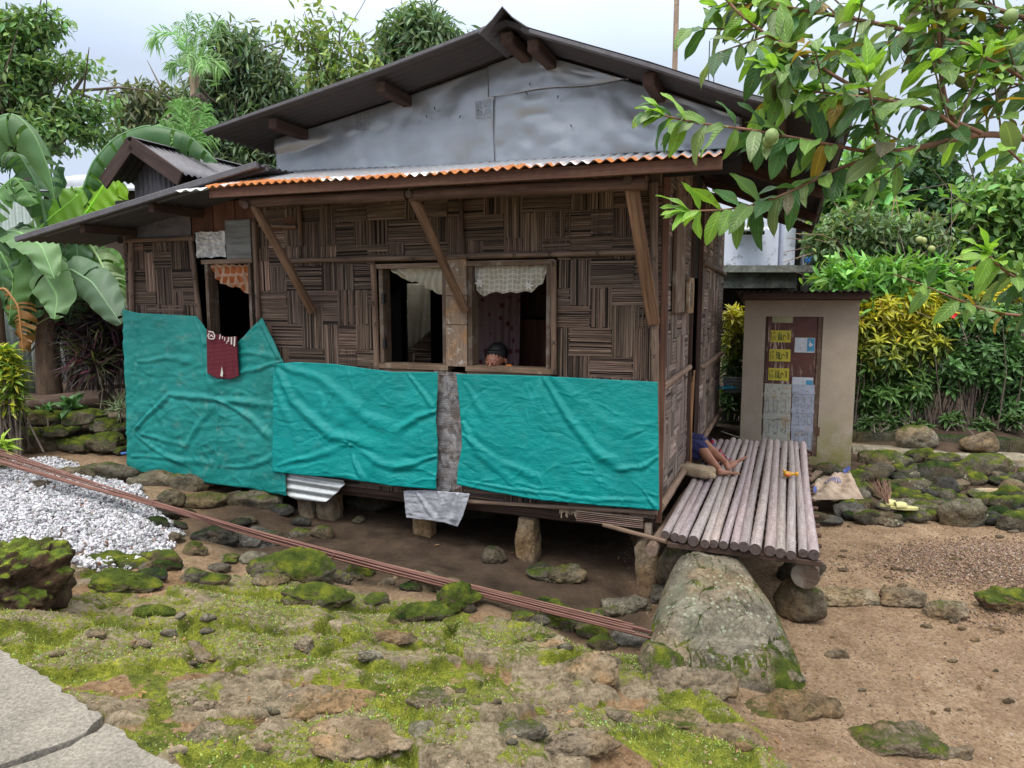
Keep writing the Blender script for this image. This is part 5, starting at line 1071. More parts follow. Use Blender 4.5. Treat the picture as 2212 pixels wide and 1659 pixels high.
# white gravel heap
def pebbles(name, pts, szr, mat, seed, colf, flat=.7, sub=1, kind='stuff', label=None, cat=None):
    rnd = np.random.RandomState(seed); D, Fc = ico(sub); n = len(pts); D = D / np.linalg.norm(D, axis=1)[:, None]
    sc = rnd.uniform(szr[0], szr[1], (n, 1, 1)) * rnd.uniform(.6, 1.25, (n, 1, 3)) * np.array([1, 1, flat]); V = D[None] * (1 + rnd.uniform(-.28, .28, (n, len(D), 1))) * sc
    a = rnd.randn(n, 4); a /= np.linalg.norm(a, axis=1)[:, None]; w, x, y, z = a.T
    Rm = np.stack([1 - 2 * (y * y + z * z), 2 * (x * y - z * w), 2 * (x * z + y * w), 2 * (x * y + z * w), 1 - 2 * (x * x + z * z), 2 * (y * z - x * w), 2 * (x * z - y * w), 2 * (y * z + x * w), 1 - 2 * (x * x + y * y)], 1).reshape(n, 3, 3)
    V = np.einsum('nij,nkj->nki', Rm, V) + pts[:, None, :]; Fa = (Fc[None] + (np.arange(n) * len(D))[:, None, None]).reshape(-1, 3); c = np.repeat(colf(rnd, n), len(D), axis=0)
    o = link(name, arr_mesh(name, V.reshape(-1, 3), Fa, c, V.reshape(-1, 3)), mat); return tag(o, label, cat, None, kind)
t = NT('gravel'); M_GRV = t.done(t.mix(1, t.attr('col'), t.ramp(t.noise(t.pos(), 60, 3), [(.3, (.8, .8, .82)), (.7, (1, 1, 1))]), 'MULTIPLY'), .75, None, spec=.3)
GP = [atZ(x, y, z)[:2] for x, y, z in ((-300, 985, .5), (0, 1002, .5), (120, 1000, .5), (250, 1035, .45), (330, 1085, .38), (395, 1165, .3), (385, 1190, .28), (330, 1215, .33), (232, 1248, .36), (140, 1245, .4), (60, 1250, .43), (-60, 1260, .45), (-400, 1240, .5))]
def inpoly(x, y, poly):
    r = np.zeros(x.shape, bool); n = len(poly)
    for k in range(n):
        (x1, y1), (x2, y2) = poly[k], poly[(k + 1) % n]; c = ((y1 > y) != (y2 > y)) & (x < (x2 - x1) * (y - y1) / (y2 - y1 + 1e-12) + x1); r ^= c
    return r
rnd = np.random.RandomState(5); N = 120000; gx_ = rnd.uniform(-5.2, -1.8, N); gy_ = rnd.uniform(3.4, 7.6, N); jx = .05 * vnoise(np.stack([gx_ * 6, gy_ * 6, gy_ * 0], 1), 4)
k = inpoly(gx_ + jx, gy_ + jx, GP); gx_, gy_ = gx_[k][:34000], gy_[k][:34000]
dpoly = np.min([np.hypot(gx_ - p[0], gy_ - p[1]) for p in GP], axis=0)
gz_ = terrain(gx_, gy_) + .008 + rnd.uniform(0, .035, len(gx_)) + .03 * vnoise(np.stack([gx_ * 2, gy_ * 2, gx_ * 0], 1), 8)
def wc(r, n):
    c = np.clip(.50 + .17 * r.randn(n, 1), .18, .78) * np.array([1, .985, 1.0]) + r.uniform(-.02, .02, (n, 3)); m = r.rand(n) < .012; c[m] = (.30, .14, .08); m = r.rand(n) < .05; c[m] *= .6; return c
pebbles('white_gravel', np.stack([gx_, gy_, gz_], 1), (.009, .018), M_GRV, 6, wc, .6, 1, label='heap of broken white stone chippings left of the rod bundle', cat='gravel')
# brown gravel + pebbles on the yard
n = 20000; a = rnd.randn(n, 2) * np.array([.52, .23]) + np.array([4.05, 5.35]); b_ = np.stack([rnd.uniform(2.1, 4.6, 9000), rnd.uniform(2.6, 4.6, 9000)], 1); b_ = b_[fbm(np.stack([b_[:, 0] * 1.5, b_[:, 1] * 1.5, b_[:, 0] * 0], 1), 3, 3) + (b_[:, 0] - 2.9) * .35 > .02]
c_ = np.stack([rnd.uniform(.9, 5, 20000), rnd.uniform(2.2, 6.8, 20000)], 1); c_ = c_[(c_[:, 0] > 1.0 + .15 * rnd.randn(len(c_)))]
def bc(r, n): c = np.array([.22, .145, .095]) * r.uniform(.5, 1.6, (n, 1)) + r.uniform(-.015, .015, (n, 3)); m = r.rand(n) < .06; c[m] = (.38, .32, .26); m = r.rand(n) < .1; c[m] *= .5; return np.clip(c, .02, 1)
A = np.concatenate([a, b_]); pz = terrain(A[:, 0], A[:, 1]); pebbles('brown_gravel', np.stack([A[:, 0], A[:, 1], pz + rnd.uniform(0, .010, len(A))], 1), (.004, .011), M_GRV, 7, bc, .6, 1, label='low heap of small brown gravel on the bare yard at the right', cat='gravel')
mmk = mound_mask(c_[:, 0], c_[:, 1]) < .5; c_ = c_[mmk]; pebbles('yard_pebbles', np.stack([c_[:, 0], c_[:, 1], terrain(c_[:, 0], c_[:, 1])], 1), (.0025, .0085), M_GRV, 9, bc, .6, 1, label='small pebbles strewn over the bare brown yard', cat='pebbles')
d_ = np.stack([rnd.uniform(-3.6, 1.9, 9000), rnd.uniform(1.9, 5.6, 9000)], 1); k = mound_mask(d_[:, 0], d_[:, 1]) * (1 - path_mask(d_[:, 0], d_[:, 1])) > rnd.rand(9000); d_ = d_[k]
pebbles('outcrop_pebbles', np.stack([d_[:, 0], d_[:, 1], terrain(d_[:, 0], d_[:, 1])], 1), (.002, .009), M_GRV, 10, lambda r, n: np.clip(np.array([.24, .165, .10]) * r.uniform(.5, 1.5, (n, 1)), .02, 1), .6, 1, label='reddish crumbs of earth and stone between the mossy rocks', cat='pebbles')
# moss tufts and tiny leaves
def foliage_quads(C, N, U, L, W, col, fold=.0, tip=.5, name='leaves', mat=None, parent=None, bend=.0):
    """diamond leaves (two quads bent along the rib): base C, direction U, normal N"""
    n = len(C); S = np.cross(U, N); S /= np.linalg.norm(S, axis=1)[:, None] + 1e-9; L = L[:, None]; W = W[:, None]
    b0 = C; m0 = C + U * L * .33 + S * W * .42 + N * W * fold; m1 = C + U * L * .33 - S * W * .42 + N * W * fold
    q0 = C + U * L * .7 + S * W * .34 + N * (W * fold - L * bend * .5); q1 = C + U * L * .7 - S * W * .34 + N * (W * fold - L * bend * .5); tp = C + U * L - N * L * bend; md = C + U * L * .5 - N * L * bend * .2
    V = np.stack([b0, m0, q0, tp, q1, m1, md], 1).reshape(-1, 3); k = (np.arange(n) * 7)[:, None]
    Fq = np.concatenate([k + np.array([0, 1, 2, 6]), k + np.array([6, 2, 3, 4]), k + np.array([0, 6, 4, 5])]); T = np.tile(np.array([[0, 0, 0], [.33, 1, 0], [.7, .8, 0], [1, 0, 0], [.7, -.8, 0], [.33, -1, 0], [.5, 0, 0]]), (n, 1))
    return V, Fq, np.repeat(col, 7, axis=0), T
M_MOSSL = m_leaf('tiny_leaves', .3, .6)
def ground_green(n, seed, xr, yr, sz, up, colf, name, label, cat, dens):
    r = np.random.RandomState(seed); x = r.uniform(*xr, n); y = r.uniform(*yr, n); P = np.stack([x, y, x * 0], 1); k = dens(x, y, P, r) > r.rand(n); x, y = x[k], y[k]; n = len(x); z = terrain(x, y)
    a = r.uniform(0, 6.28, n); el = r.uniform(up[0], up[1], n); U = np.stack([np.cos(a) * np.cos(el), np.sin(a) * np.cos(el), np.sin(el)], 1); N = np.stack([-np.cos(a) * np.sin(el), -np.sin(a) * np.sin(el), np.cos(el)], 1)
    L = r.uniform(*sz, n); V, Fq, c, T = foliage_quads(np.stack([x, y, z], 1), N, U, L, L * (.8 if up[1] < 1.2 else .22), colf(r, n)); o = link(name, arr_mesh(name, V, Fq, c, T), M_MOSSL); return tag(o, label, cat, None, 'stuff')
def gd(x, y, P, r): m = mound_mask(x, y) * (1 - path_mask(x, y)); m = np.maximum(m, .25 * sstep(-1.2, -2, x) * (y < 4.9)); return m * sstep(.02, .2, fbm(P * 2.2, 4, 71) + .3 * fbm(P * 9, 3, 75) + .05 * r.randn(len(x)) - .03)
ground_green(60000, 31, (-3.6, 1.9), (1.9, 5.2), (.005, .012), (.2, .9), lambda r, n: np.array([.22, .31, .055]) * r.uniform(.6, 1.5, (n, 1)) * np.stack([r.uniform(.7, 1.4, n), np.ones(n), r.uniform(.6, 2, n)], 1), 'ground_herbs', 'tiny bright green creeping leaves spread over the mossy rocks', 'ground cover', gd)
ground_green(30000, 32, (-3.8, 1.9), (1.9, 5.2), (.010, .026), (.8, 1.5), lambda r, n: np.array([.26, .30, .07]) * r.uniform(.5, 1.4, (n, 1)), 'short_grass', 'fine short grass and moss stalks between the rocks', 'grass', lambda x, y, P, r: gd(x, y, P, r) * .9)
# mossy stump at the left edge
tag(rock(18, 1318, 270, 200, None, fl=.62, kind='rock_stump', moss=.74, bright=.8, warm=.1, sub=6, rough=.13, boxy=.8, name='stump', seed=5, cat='stump', sink=.12, dep=.55), 'dark rotting stump with a bright mossy top at the left edge, beside the white chippings', 'stump')
rl = np.random.RandomState(77); nL = 420; x = rl.uniform(-3.5, 4.6, nL); y = rl.uniform(2.0, 6.6, nL); kk = (path_mask(x, y) < .5) & (rl.rand(nL) < .35 + .65 * mound_mask(x, y)); x, y = x[kk], y[kk]; nL = len(x); a = rl.uniform(0, 6.28, nL); U = np.stack([np.cos(a), np.sin(a), rl.uniform(-.2, .3, nL)], 1); U /= np.linalg.norm(U, axis=1)[:, None]; N = np.stack([rl.randn(nL) * .3, rl.randn(nL) * .3, np.ones(nL)], 1); N -= U * (N * U).sum(1)[:, None]; N /= np.linalg.norm(N, axis=1)[:, None]; L = rl.uniform(.015, .05, nL)
V, Fq, c, T = foliage_quads(np.stack([x, y, terrain(x, y) + .012], 1), N, U, L, L * .4, np.array([[.22, .12, .06]]) * rl.uniform(.4, 1.9, (nL, 1)), fold=.2, bend=.15); tag(link('leaf_litter', arr_mesh('leaf_litter', V, Fq, c, T), M_MOSSL), 'dry brown fallen leaves scattered over rocks and soil', 'leaf litter', None, 'stuff')
# ================================================================== ROCKS
B = rock
def big_boulder():
    n = 150; G = np.zeros((n, n, 3)); A = np.linspace(-1, 1, n)[:, None] * np.ones((1, n)); Bq = np.linspace(0, 1, n)[None, :] * np.ones((n, 1))
    hz = np.interp(Bq, [0, .03, .10, .22, .26, .45, .7, .86, .95, 1], [-.15, .06, .16, .20, .31, .40, .45, .462, .43, -.1]); hw = np.interp(Bq, [0, .05, .2, .5, .8, 1], [.36, .48, .50, .45, .37, .3]); xc = np.interp(Bq, [0, .5, 1], [1.18, 1.28, 1.42]); yc = 3.50 + 1.3 * Bq
    prof = np.clip(1 - np.abs(A) ** 3.0, 0, 1) ** .6; P2 = np.stack([A * hw + xc, yc, hz * 0], -1).reshape(-1, 3); nz = fbm(P2 * 2.4, 3, 3).reshape(n, n); n2 = fbm(P2 * 8, 4, 8).reshape(n, n); n3 = fbm(P2 * 30, 3, 9).reshape(n, n); n2 = n2 - 1.6 * np.maximum(0, fbm(P2 * 5 + 4, 4, 18).reshape(n, n) - .18)
    st_ = ((nz * 2.2 + A * .9 + Bq * .6) * 2.0) % 1; st_ = np.where(st_ < .12, -(.12 - st_) / .12, 0)
    z = -.15 + (hz + .15) * prof + (nz * .05 + n2 * .016 + n3 * .005 + st_ * .014) * np.clip(prof * 2, 0, 1); G[..., 0] = xc + A * hw * (1 + .06 * nz) - .02; G[..., 1] = yc + n2 * .015; G[..., 2] = z
    m = MB(); col = np.stack([.12 + .5 * sstep(.45, .95, np.abs(A)) + .25 * sstep(.3, .8, A) + .5 * sstep(.2, .05, Bq) + .35 * (np.abs(n2) < .05) - st_ * .6, np.full((n, n), 1.08), np.zeros((n, n))], -1); m.grid(G, col); o = m.build('boulder', M_ROCKL, None, smooth=True)
    o.data.flip_normals(); return o
tag(big_boulder(), 'huge grey boulder with pale lichen spots in front of the bamboo platform', 'boulder')
for a in [
 (1500, 1500, 190, 60, 'pale brown ledge of rock along the foot of the huge boulder', .3, 'rock_tan', .35, .9), (1650, 1490, 190, 60, 'grey-green ledge of rock under the right foot of the huge boulder', .3, 'rock_mossy', .35, 1.3),
 (1425, 1465, 90, 130, 'mossy shoulder of rock against the left side of the huge boulder', .9, 'rock_tan', .75, .8), (1452, 1310, 100, 75, 'dark grey wedge of rock between the corner stilt and the huge boulder', .6, 'rock_dark', .3, 1.3),
 (958, 1500, 84, 60, 'pale capped egg-shaped stone alone in the short grass', .75, 'rock_lichen', .1, 1.5), (1275, 1370, 70, 62, 'moss-topped knob of rock that the rod bundle rests against', .95, 'rock_mossy', .75, .9),
 (1200, 1360, 120, 62, 'low mossy rock under the rods, left of the knob', .5, 'rock_mossy', .85, .9), (640, 1255, 190, 85, 'large rounded moss-covered rock just below the rods', .5, 'rock_mossy', .85, .85),
 (735, 1262, 48, 38, 'small stone right of the large rounded mossy rock', .8, 'rock_mossy', .5, .8), (780, 1248, 55, 45, 'dark green mossy lump beside the rods, next to two small brown stones', .8, 'rock_mossy', .95, .7),
 (690, 1310, 150, 60, 'mossy hump below the large rounded mossy rock', .4, 'rock_mossy', .8, .8), (835, 1265, 40, 24, 'flat brown stone touching the rods', .5, 'rock_tan', .1, .75), (868, 1252, 42, 20, 'reddish brown chip of stone next to the flat brown stone', .5, 'rock_tan', .0, .75),
 (918, 1282, 68, 58, 'grey block of stone standing just in front of the rods', .8, 'rock_mossy', .45, .8), (985, 1330, 100, 80, 'deep green mossy mound beside a small hollow', .75, 'rock_mossy', 1.1, .75), (900, 1345, 130, 55, 'yellow-green mossy hummock left of the deep green mound', .4, 'rock_mossy', .95, 1.0),
 (1205, 1265, 130, 45, 'mossy split slab behind the rods under the house', .4, 'rock_mossy', .6, .8), (1070, 1222, 48, 52, 'pointed mossy stone at the left foot of the middle stilt', 1.0, 'rock_dark', .6, 1.), (1160, 1248, 50, 38, 'dark mossy stone at the right foot of the middle stilt', .7, 'rock_dark', .7, 1.),
 (1350, 1330, 110, 60, 'smooth grey-green slab between the rods and the corner stilt', .4, 'rock_mossy', .2, .85), (1370, 1400, 130, 55, 'smooth dark slab under the right end of the rods', .3, 'rock_dark', .15, 1.5),
 (420, 1200, 52, 36, 'mossy stone at the tip of the white chippings', .7, 'rock_mossy', .7, .75), (380, 1178, 36, 32, 'small upright brown stone at the edge of the white chippings', .9, 'rock_tan', .3, .6), (470, 1175, 90, 50, 'dark shaded stone behind the tip of the chippings', .6, 'rock_dark', .5, .8),
 (560, 1185, 110, 52, 'dark cracked rock in front of the paired stilts', .5, 'rock_dark', .4, 1.2), (270, 1232, 150, 45, 'long mossy rock along the front edge of the chippings', .3, 'rock_mossy', .95, .8), (330, 1218, 60, 26, 'low mossy rock next to the long mossy one at the chippings', .5, 'rock_mossy', .8, .75), (90, 1062, 66, 34, 'brown flat stone lying on top of the white chippings', .45, 'rock_tan', .2, .45),
 (255, 1280, 190, 55, 'mossy dark hump in front of the chippings', .25, 'rock_mossy', 1.0, .75), (330, 1335, 80, 28, 'small dark moss cushion on bare crumbly earth', .4, 'rock_mossy', 1.2, .7),
 (430, 1435, 215, 65, 'long flat tan slab slanting up to the right on the mossy slope', .14, 'rock_tan', .15, .85), (520, 1475, 175, 50, 'second flat slab just below the long tan slab', .14, 'rock_tan', .35, .8),
 (835, 1395, 125, 40, 'brownish flat rock in the bright moss', .25, 'rock_tan', .15, .72), (700, 1555, 230, 90, 'broad flat tan rock at the bottom centre-left', .13, 'rock_tan', .12, .9), (760, 1640, 250, 95, 'broad smooth tan rock cut by the bottom edge', .13, 'rock_tan', .10, .95),
 (925, 1530, 95, 55, 'rounded grey rock with a moss cap, below the pale egg-shaped stone', .5, 'rock_mossy', .5, 1.1), (960, 1590, 190, 75, 'stepped grey-brown rock running down to the bottom edge', .3, 'rock_mossy', .5, 1.0), (1280, 1480, 110, 95, 'pyramid-shaped tan rock right of the short grass', .55, 'rock_tan', .3, .85),
 (1250, 1640, 150, 70, 'square-edged tan rock at the bottom edge, right of centre', .3, 'rock_tan', .25, .9), (1460, 1570, 140, 50, 'greenish flat rock right of the earth gully', .25, 'rock_mossy', .45, 1.2), (1700, 1555, 200, 80, 'layered tan rock with moss seams sloping to the yard', .3, 'rock_tan', .4, .8), (1560, 1600, 220, 80, 'broad tan hump with moss in its cracks near the bottom edge', .25, 'rock_tan', .4, .85),
 (1940, 1640, 240, 110, 'low greenish hump of rock at the bottom edge next to the yard', .25, 'rock_tan', .55, .75), (2070, 1640, 66, 40, 'smooth oval grey stone on the yard at the bottom edge', .5, 'rock_tan', .05, .6), (1810, 1425, 50, 26, 'small dark angular stone on the bare yard', .5, 'rock_tan', .0, .5),
 (1340, 1560, 60, 30, 'small tan stone by the earth gully', .5, 'rock_tan', .3, .8), (1120, 1600, 110, 60, 'grey rock with leaf litter near the bottom edge', .35, 'rock_mossy', .5, .9), (440, 1540, 50, 22, 'small flat stone near the path corner', .4, 'rock_tan', .2, .85), (480, 1620, 190, 80, 'flat mossy stone near the lower path slab', .16, 'rock_tan', .5, .8), (1195, 1395, 60, 26, 'small pale stone in the moss below the rods', .5, 'rock_tan', .15, 1.0), (655, 1420, 40, 40, 'upright thin grey stone at the end of the long tan slab', .8, 'rock_tan', .2, .8), (800, 1440, 60, 24, 'small grey stone in the grass below the brownish flat rock', .4, 'rock_mossy', .3, 1.2)]:
    B(*a[:5], fl=a[5], kind=a[6], moss=a[7], bright=a[8], sub=5 if a[2] > 90 else 4, rough=.075 if a[5] > .2 else .05, sink=.35 if a[5] > .35 else (.62 if a[5] < .2 else .5), boxy=.5 if 'slab' in a[4] or 'flat' in a[4] else 0)
r_ = random.Random(4)
for k in range(40):
    px = r_.uniform(230, 1330); py = 1215 + (px - 300) * .155 + r_.uniform(-40, 42)
    B(px, py, r_.uniform(24, 74), r_.uniform(16, 40), 'mossy stone of the loose band between the rod bundle and the open moss', fl=r_.uniform(.35, .75), kind=r_.choice(('rock_mossy', 'rock_mossy', 'rock_dark', 'rock_tan')), moss=r_.uniform(.3, .95), bright=r_.uniform(.55, .95), sub=4, group='stones along the rods')
for k in range(16):
    px = r_.uniform(310, 780); py = 1085 + (px - 310) * .07 + r_.uniform(-8, 60)
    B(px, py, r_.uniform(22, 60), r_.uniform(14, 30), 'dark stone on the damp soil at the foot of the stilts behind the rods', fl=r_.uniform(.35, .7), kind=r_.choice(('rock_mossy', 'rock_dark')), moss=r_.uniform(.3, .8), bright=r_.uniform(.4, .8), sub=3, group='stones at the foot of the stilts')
for k in range(38):
    px, py = r_.uniform(120, 1750), r_.uniform(1330, 1640); g = ground_at(px, py)
    if path_mask(g[:1], g[1:2])[0] > .01 or mound_mask(g[:1], g[1:2])[0] < .5: continue
    B(px, py, r_.uniform(14, 46), r_.uniform(10, 24), 'small half-buried stone scattered in the moss of the foreground outcrop', fl=r_.uniform(.3, .6), kind=r_.choice(('rock_tan', 'rock_mossy')), moss=r_.uniform(0, .5), bright=r_.uniform(.6, 1), sub=3, group='small stones in the foreground moss')
for k in range(34):
    px, py = r_.uniform(1780, 2200), r_.uniform(1140, 1560)
    B(px, py, r_.uniform(8, 26), r_.uniform(5, 12), 'little loose stone lying on the bare brown yard', fl=r_.uniform(.3, .6), kind='rock_tan', moss=0, bright=r_.uniform(.35, .8), sub=2, group='little stones on the yard')
# under the house
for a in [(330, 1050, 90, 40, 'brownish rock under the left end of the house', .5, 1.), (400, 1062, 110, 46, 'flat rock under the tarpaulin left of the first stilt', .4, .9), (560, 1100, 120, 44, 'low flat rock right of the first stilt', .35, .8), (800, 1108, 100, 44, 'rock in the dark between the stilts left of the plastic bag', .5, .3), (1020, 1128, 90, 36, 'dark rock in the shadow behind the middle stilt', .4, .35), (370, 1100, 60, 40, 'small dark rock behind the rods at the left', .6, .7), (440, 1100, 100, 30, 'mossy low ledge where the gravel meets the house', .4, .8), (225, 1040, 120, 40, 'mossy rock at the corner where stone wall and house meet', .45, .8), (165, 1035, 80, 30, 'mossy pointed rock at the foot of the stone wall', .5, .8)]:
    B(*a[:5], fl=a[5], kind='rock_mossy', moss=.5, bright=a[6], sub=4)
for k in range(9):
    q = H(.3 + k * .6, 2.1 + r_.uniform(-.2, .2), 0); V, Fc = rock_mesh((.75, .5, .62), 300 + k, 3); o = link('rock', arr_mesh('rock', V, Fc, np.tile((.1, .45, .1), (len(V), 1)), smooth=True), M_ROCK); o.location = (q[0], q[1], tz(q[0], q[1]) + .2); tag(o, 'rock of the added row that blocks light far under the house floor', 'rock', 'added light-blocking rocks under the house')  # added row, closes off the light from behind the house
# kerb stones across the yard
B(1822, 1314, 150, 52, 'flat pale slab lying on the yard right of the platform support', fl=.22, kind='rock_mossy', moss=.25, bright=1.4, boxy=.6, sub=5, sink=.2); B(1943, 1316, 122, 54, 'squared brown block with a grey top, second in the row across the yard', fl=.42, kind='rock_tan', moss=.1, bright=.72, boxy=1., sub=5, sink=.2)
B(2045, 1344, 98, 64, 'triangular mossy stone, third in the row across the yard', fl=.45, kind='rock_tan', moss=.5, bright=.75, boxy=.4, sub=5, sink=.2); B(2185, 1332, 190, 54, 'long yellow-green topped kerb stone at the right edge', fl=.26, kind='rock_tan', moss=.85, bright=.8, boxy=1., sub=5, sink=.2)
B(1728, 1262, 110, 70, 'dark stone under the round log end of the platform', fl=.6, kind='rock_mossy', moss=.3, bright=.6, sub=5)
# stone wall on the left: mossy blocks in three courses
for x, yb, w, hh, zt in [(20, 935, 110, 42, 0), (105, 932, 92, 44, 0), (182, 930, 92, 44, 0), (232, 940, 70, 52, 0), (262, 938, 40, 40, 0)]:
    B(x, yb, w, hh, {20: 'leftmost mossy block of the stone wall below the garden bed', 105: 'second mossy block in the top course of the left stone wall', 182: 'third mossy block in the top course, above the green tag', 232: 'grey lichen block at the right of the top course', 262: 'last small block of the top course against the tarpaulin'}[x], fl=.46, kind='rock_mossy', moss=.95, bright=.75, boxy=.8, sub=4, Y=7.35, sink=0, rough=.07, dep=.35, cat='stone block')
for x, yb, w, hh, lab in [(-30, 1000, 120, 60, 'dark mossy block at the left edge of the lower course'), (72, 995, 128, 58, 'widest dark mossy block of the lower course'), (118, 950, 92, 26, 'thin yellow-green slab wedged between the two courses'), (168, 992, 84, 52, 'rounded mossy block in the middle of the lower course'), (232, 985, 84, 50, 'slanting mossy slab of the lower course, above a blue pipe'), (268, 985, 34, 52, 'small brown block of the lower course against the tarpaulin'), (215, 1035, 110, 40, 'dark mossy stone at the bottom of the left wall by the blue pipe'), (262, 1030, 40, 60, 'shaded stone at the base corner of the left tarpaulin')]:
    B(x, yb, w, hh, lab, fl=.52 if hh > 40 else .25, kind='rock_mossy', moss=.88, bright=.65, boxy=.7, sub=4, Y=7.15, sink=0, rough=.08, dep=.35, cat='stone block')
m = MB(); p0, p1 = atY(262, 980, 6.95), atY(292, 976, 6.95); m.tube([p0, p1], .012, 8); tag(m.build('blue_pipe', m_plain('blue_plastic', (.05, .16, .5), .4), None, smooth=True), 'short blue plastic pipe lying at the foot of the left stone wall', 'pipe')
# rubble on the right
for a in [(1975, 938 + 34, 75, 48, 'round mossy boulder on the low wall, right of the outhouse', 'rock_lichen', .6, 1.1, .26, 8.5), (2118, 938 + 42, 68, 46, 'brown block-shaped stone on the low wall near the right edge', 'rock_tan', .3, .6, .26, 8.5)]:
    B(a[0], a[1], a[2], a[3], a[4], fl=.66, kind=a[5], moss=a[6], bright=a[7], zbase=a[8], sub=4, sink=.03, cat='boulder', name='boulder')
for a in [(2085, 1140, 100, 70, 'big rounded brown-green boulder in front of the rubble', .78, 'rock_mossy', .35, 1.1), (1905, 1135, 70, 34, 'grey stone at the front left of the rubble, below the sack', .5, 'rock_mossy', .1, 1.1), (1842, 1125, 78, 42, 'dark rounded stone under the front edge of the sack', .55, 'rock_dark', .3, 1.7), (1955, 1108, 105, 34, 'flat stone carrying the yellow slippers', .3, 'rock_lichen', .25, 1.0), (1870, 1128, 64, 34, 'smooth grey stone in the front row of the rubble', .5, 'rock_lichen', .1, 1.), (1925, 1140, 46, 22, 'flat greenish stone in the front row', .4, 'rock_lichen', .2, 1.),
  (1975, 1080, 90, 60, 'large grey-green rock behind the slippers', .6, 'rock_lichen', .45, .8), (1880, 1000, 60, 34, 'squarish green rock against the outhouse', .6, 'rock_lichen', .5, .85), (1925, 1022, 92, 54, 'sloping green rock right of the outhouse foot', .55, 'rock_lichen', .55, .8), (2010, 1055, 100, 60, 'dark mossy rock in the hollow of the rubble', .6, 'rock_dark', .7, 1.2), (2060, 1062, 60, 34, 'rust-coloured stone in the middle of the rubble', .5, 'rock_tan', .0, .8), (2120, 1040, 120, 60, 'broad mossy rock at the right of the rubble', .5, 'rock_mossy', .6, .9), (2165, 1075, 110, 26, 'flat pale blue-grey slab lying on the right of the rubble', .14, 'rock_lichen', .0, 2.2), (2180, 1110, 90, 50, 'mossy block under the pale slab at the right edge', .6, 'rock_mossy', .8, 1.), (2195, 1150, 90, 60, 'yellow-mossy block at the right edge of the frame', .6, 'rock_mossy', .8, 1.1), (1990, 1100, 60, 40, 'bright mossy stone beside the round boulder', .6, 'rock_mossy', 1., 1.), (2030, 1085, 50, 34, 'angular stone edged with moss, left of the rusty stone', .6, 'rock_lichen', .7, 1.), (1790, 1070, 60, 40, 'dark stone behind the sack near the platform', .5, 'rock_dark', .2, 1.2), (1785, 1140, 60, 34, 'long dark stone beside the platform edge', .35, 'rock_dark', .1, 1.4), (2030, 1010, 70, 30, 'mossy stone under the low wall', .5, 'rock_mossy', .8, .9), (1985, 1000, 60, 30, 'bright green stone leaning on the low wall', .6, 'rock_mossy', 1., 1.)]:
    B(*a[:5], fl=a[5], kind=a[6], moss=min(1, a[7] + .15), bright=a[8] * .72, sub=4, sink=.25, name='boulder' if a[2] > 95 else 'rock')
for k in range(110):
    px, py = r_.uniform(1765, 2240), r_.uniform(1022, 1140)
    if px < 1850 and py < 1030: continue
    B(px, py, r_.uniform(24, 62), r_.uniform(18, 38), 'mossy grey stone filling the rubble heap below the low garden wall', fl=r_.uniform(.4, .8), kind=r_.choice(('rock_lichen', 'rock_mossy', 'rock_dark')), moss=r_.uniform(.45, 1.0), bright=r_.uniform(.4, .8), sub=3, group='stones of the rubble heap', sink=.15)
# ================================================================== OUTHOUSE
random.seed(21)
YO = 8.05
oh = thing('outhouse', atY(1725, 900, YO + .7) * np.array([1, 1, 0]) + np.array([0, 0, .1]), 'small plastered outhouse with a patched metal door and a corrugated roof', 'outhouse')
t = NT('plaster'); P = t.pos(); sp = t.n('SeparateXYZ'); t.set(sp, 0, P); n = t.noise(P, 3, 5, .7); n2 = t.noise(P, 60, 4, .7)
c = t.mix(t.rng(n, .3, .7), (.295, .245, .19), (.385, .325, .255)); c = t.mix(t.rng(n2, .55, .75, 0, .5), c, (.15, .11, .09))
low = t.rng(sp.outputs[2], .25, .95, 1, 0); gm = t.math('MULTIPLY', low, t.rng(t.noise(P, 4, 5, .75), .40, .58))
gx2 = t.rng(sp.outputs[0], 3.35, 3.65); c = t.mix(t.math('MULTIPLY', t.math('MULTIPLY', gm, gx2), .8), c, (.20, .19, .04)); c = t.mix(t.math('MULTIPLY', t.rng(sp.outputs[2], .1, .35, 1, 0), .6), c, (.10, .085, .06))
M_PLAS = t.done(c, .9, t.bump(n2, .35, .004), spec=.2)
_q = atY(1848, 820, YO) - C0; VO = float(_q @ EV)
fu = lambda px, py, off=0.: front(px, py, VO - off)                # (u, z) on the front plane of the outhouse
XL, XR = fu(1603, 820)[0], fu(1848, 820)[0]; ZTO = fu(1730, 647)[1]; Z0 = .05
dxl, dxr = fu(1649, 820)[0], fu(1772, 820)[0]; dzt, dzb = fu(1710, 684)[1], .27
def hplank(name, ua, ub, v0, v1, z0, z1, mat, parent, col=(1, 1, 1), axis=0, bev=.004):
    m = MB(); m.hbox(min(ua, ub), max(ua, ub), v0, v1, min(z0, z1), max(z0, z1), col, axis); o = m.build(name, mat, parent)
    if bev: b = o.modifiers.new('b', 'BEVEL'); b.width = bev; b.segments = 1
    return o
m = MB()
for (x0, x1, z0, z1) in ((dxl, XL, Z0, ZTO), (XR, dxr, Z0, ZTO), (dxr, dxl, dzt, ZTO), (dxr, dxl, Z0, dzb)): m.hbox(x0, x1, VO, VO + .1, z0, z1)
m.hbox(XL - .1, XL, VO + .1, VO + 1.4, Z0, ZTO - .03); m.hbox(XR, XR + .1, VO + .1, VO + 1.4, Z0, ZTO - .03); m.hbox(XR + .1, XL - .1, VO + 1.3, VO + 1.4, Z0, ZTO - .03); m.build('wall', M_PLAS, oh)
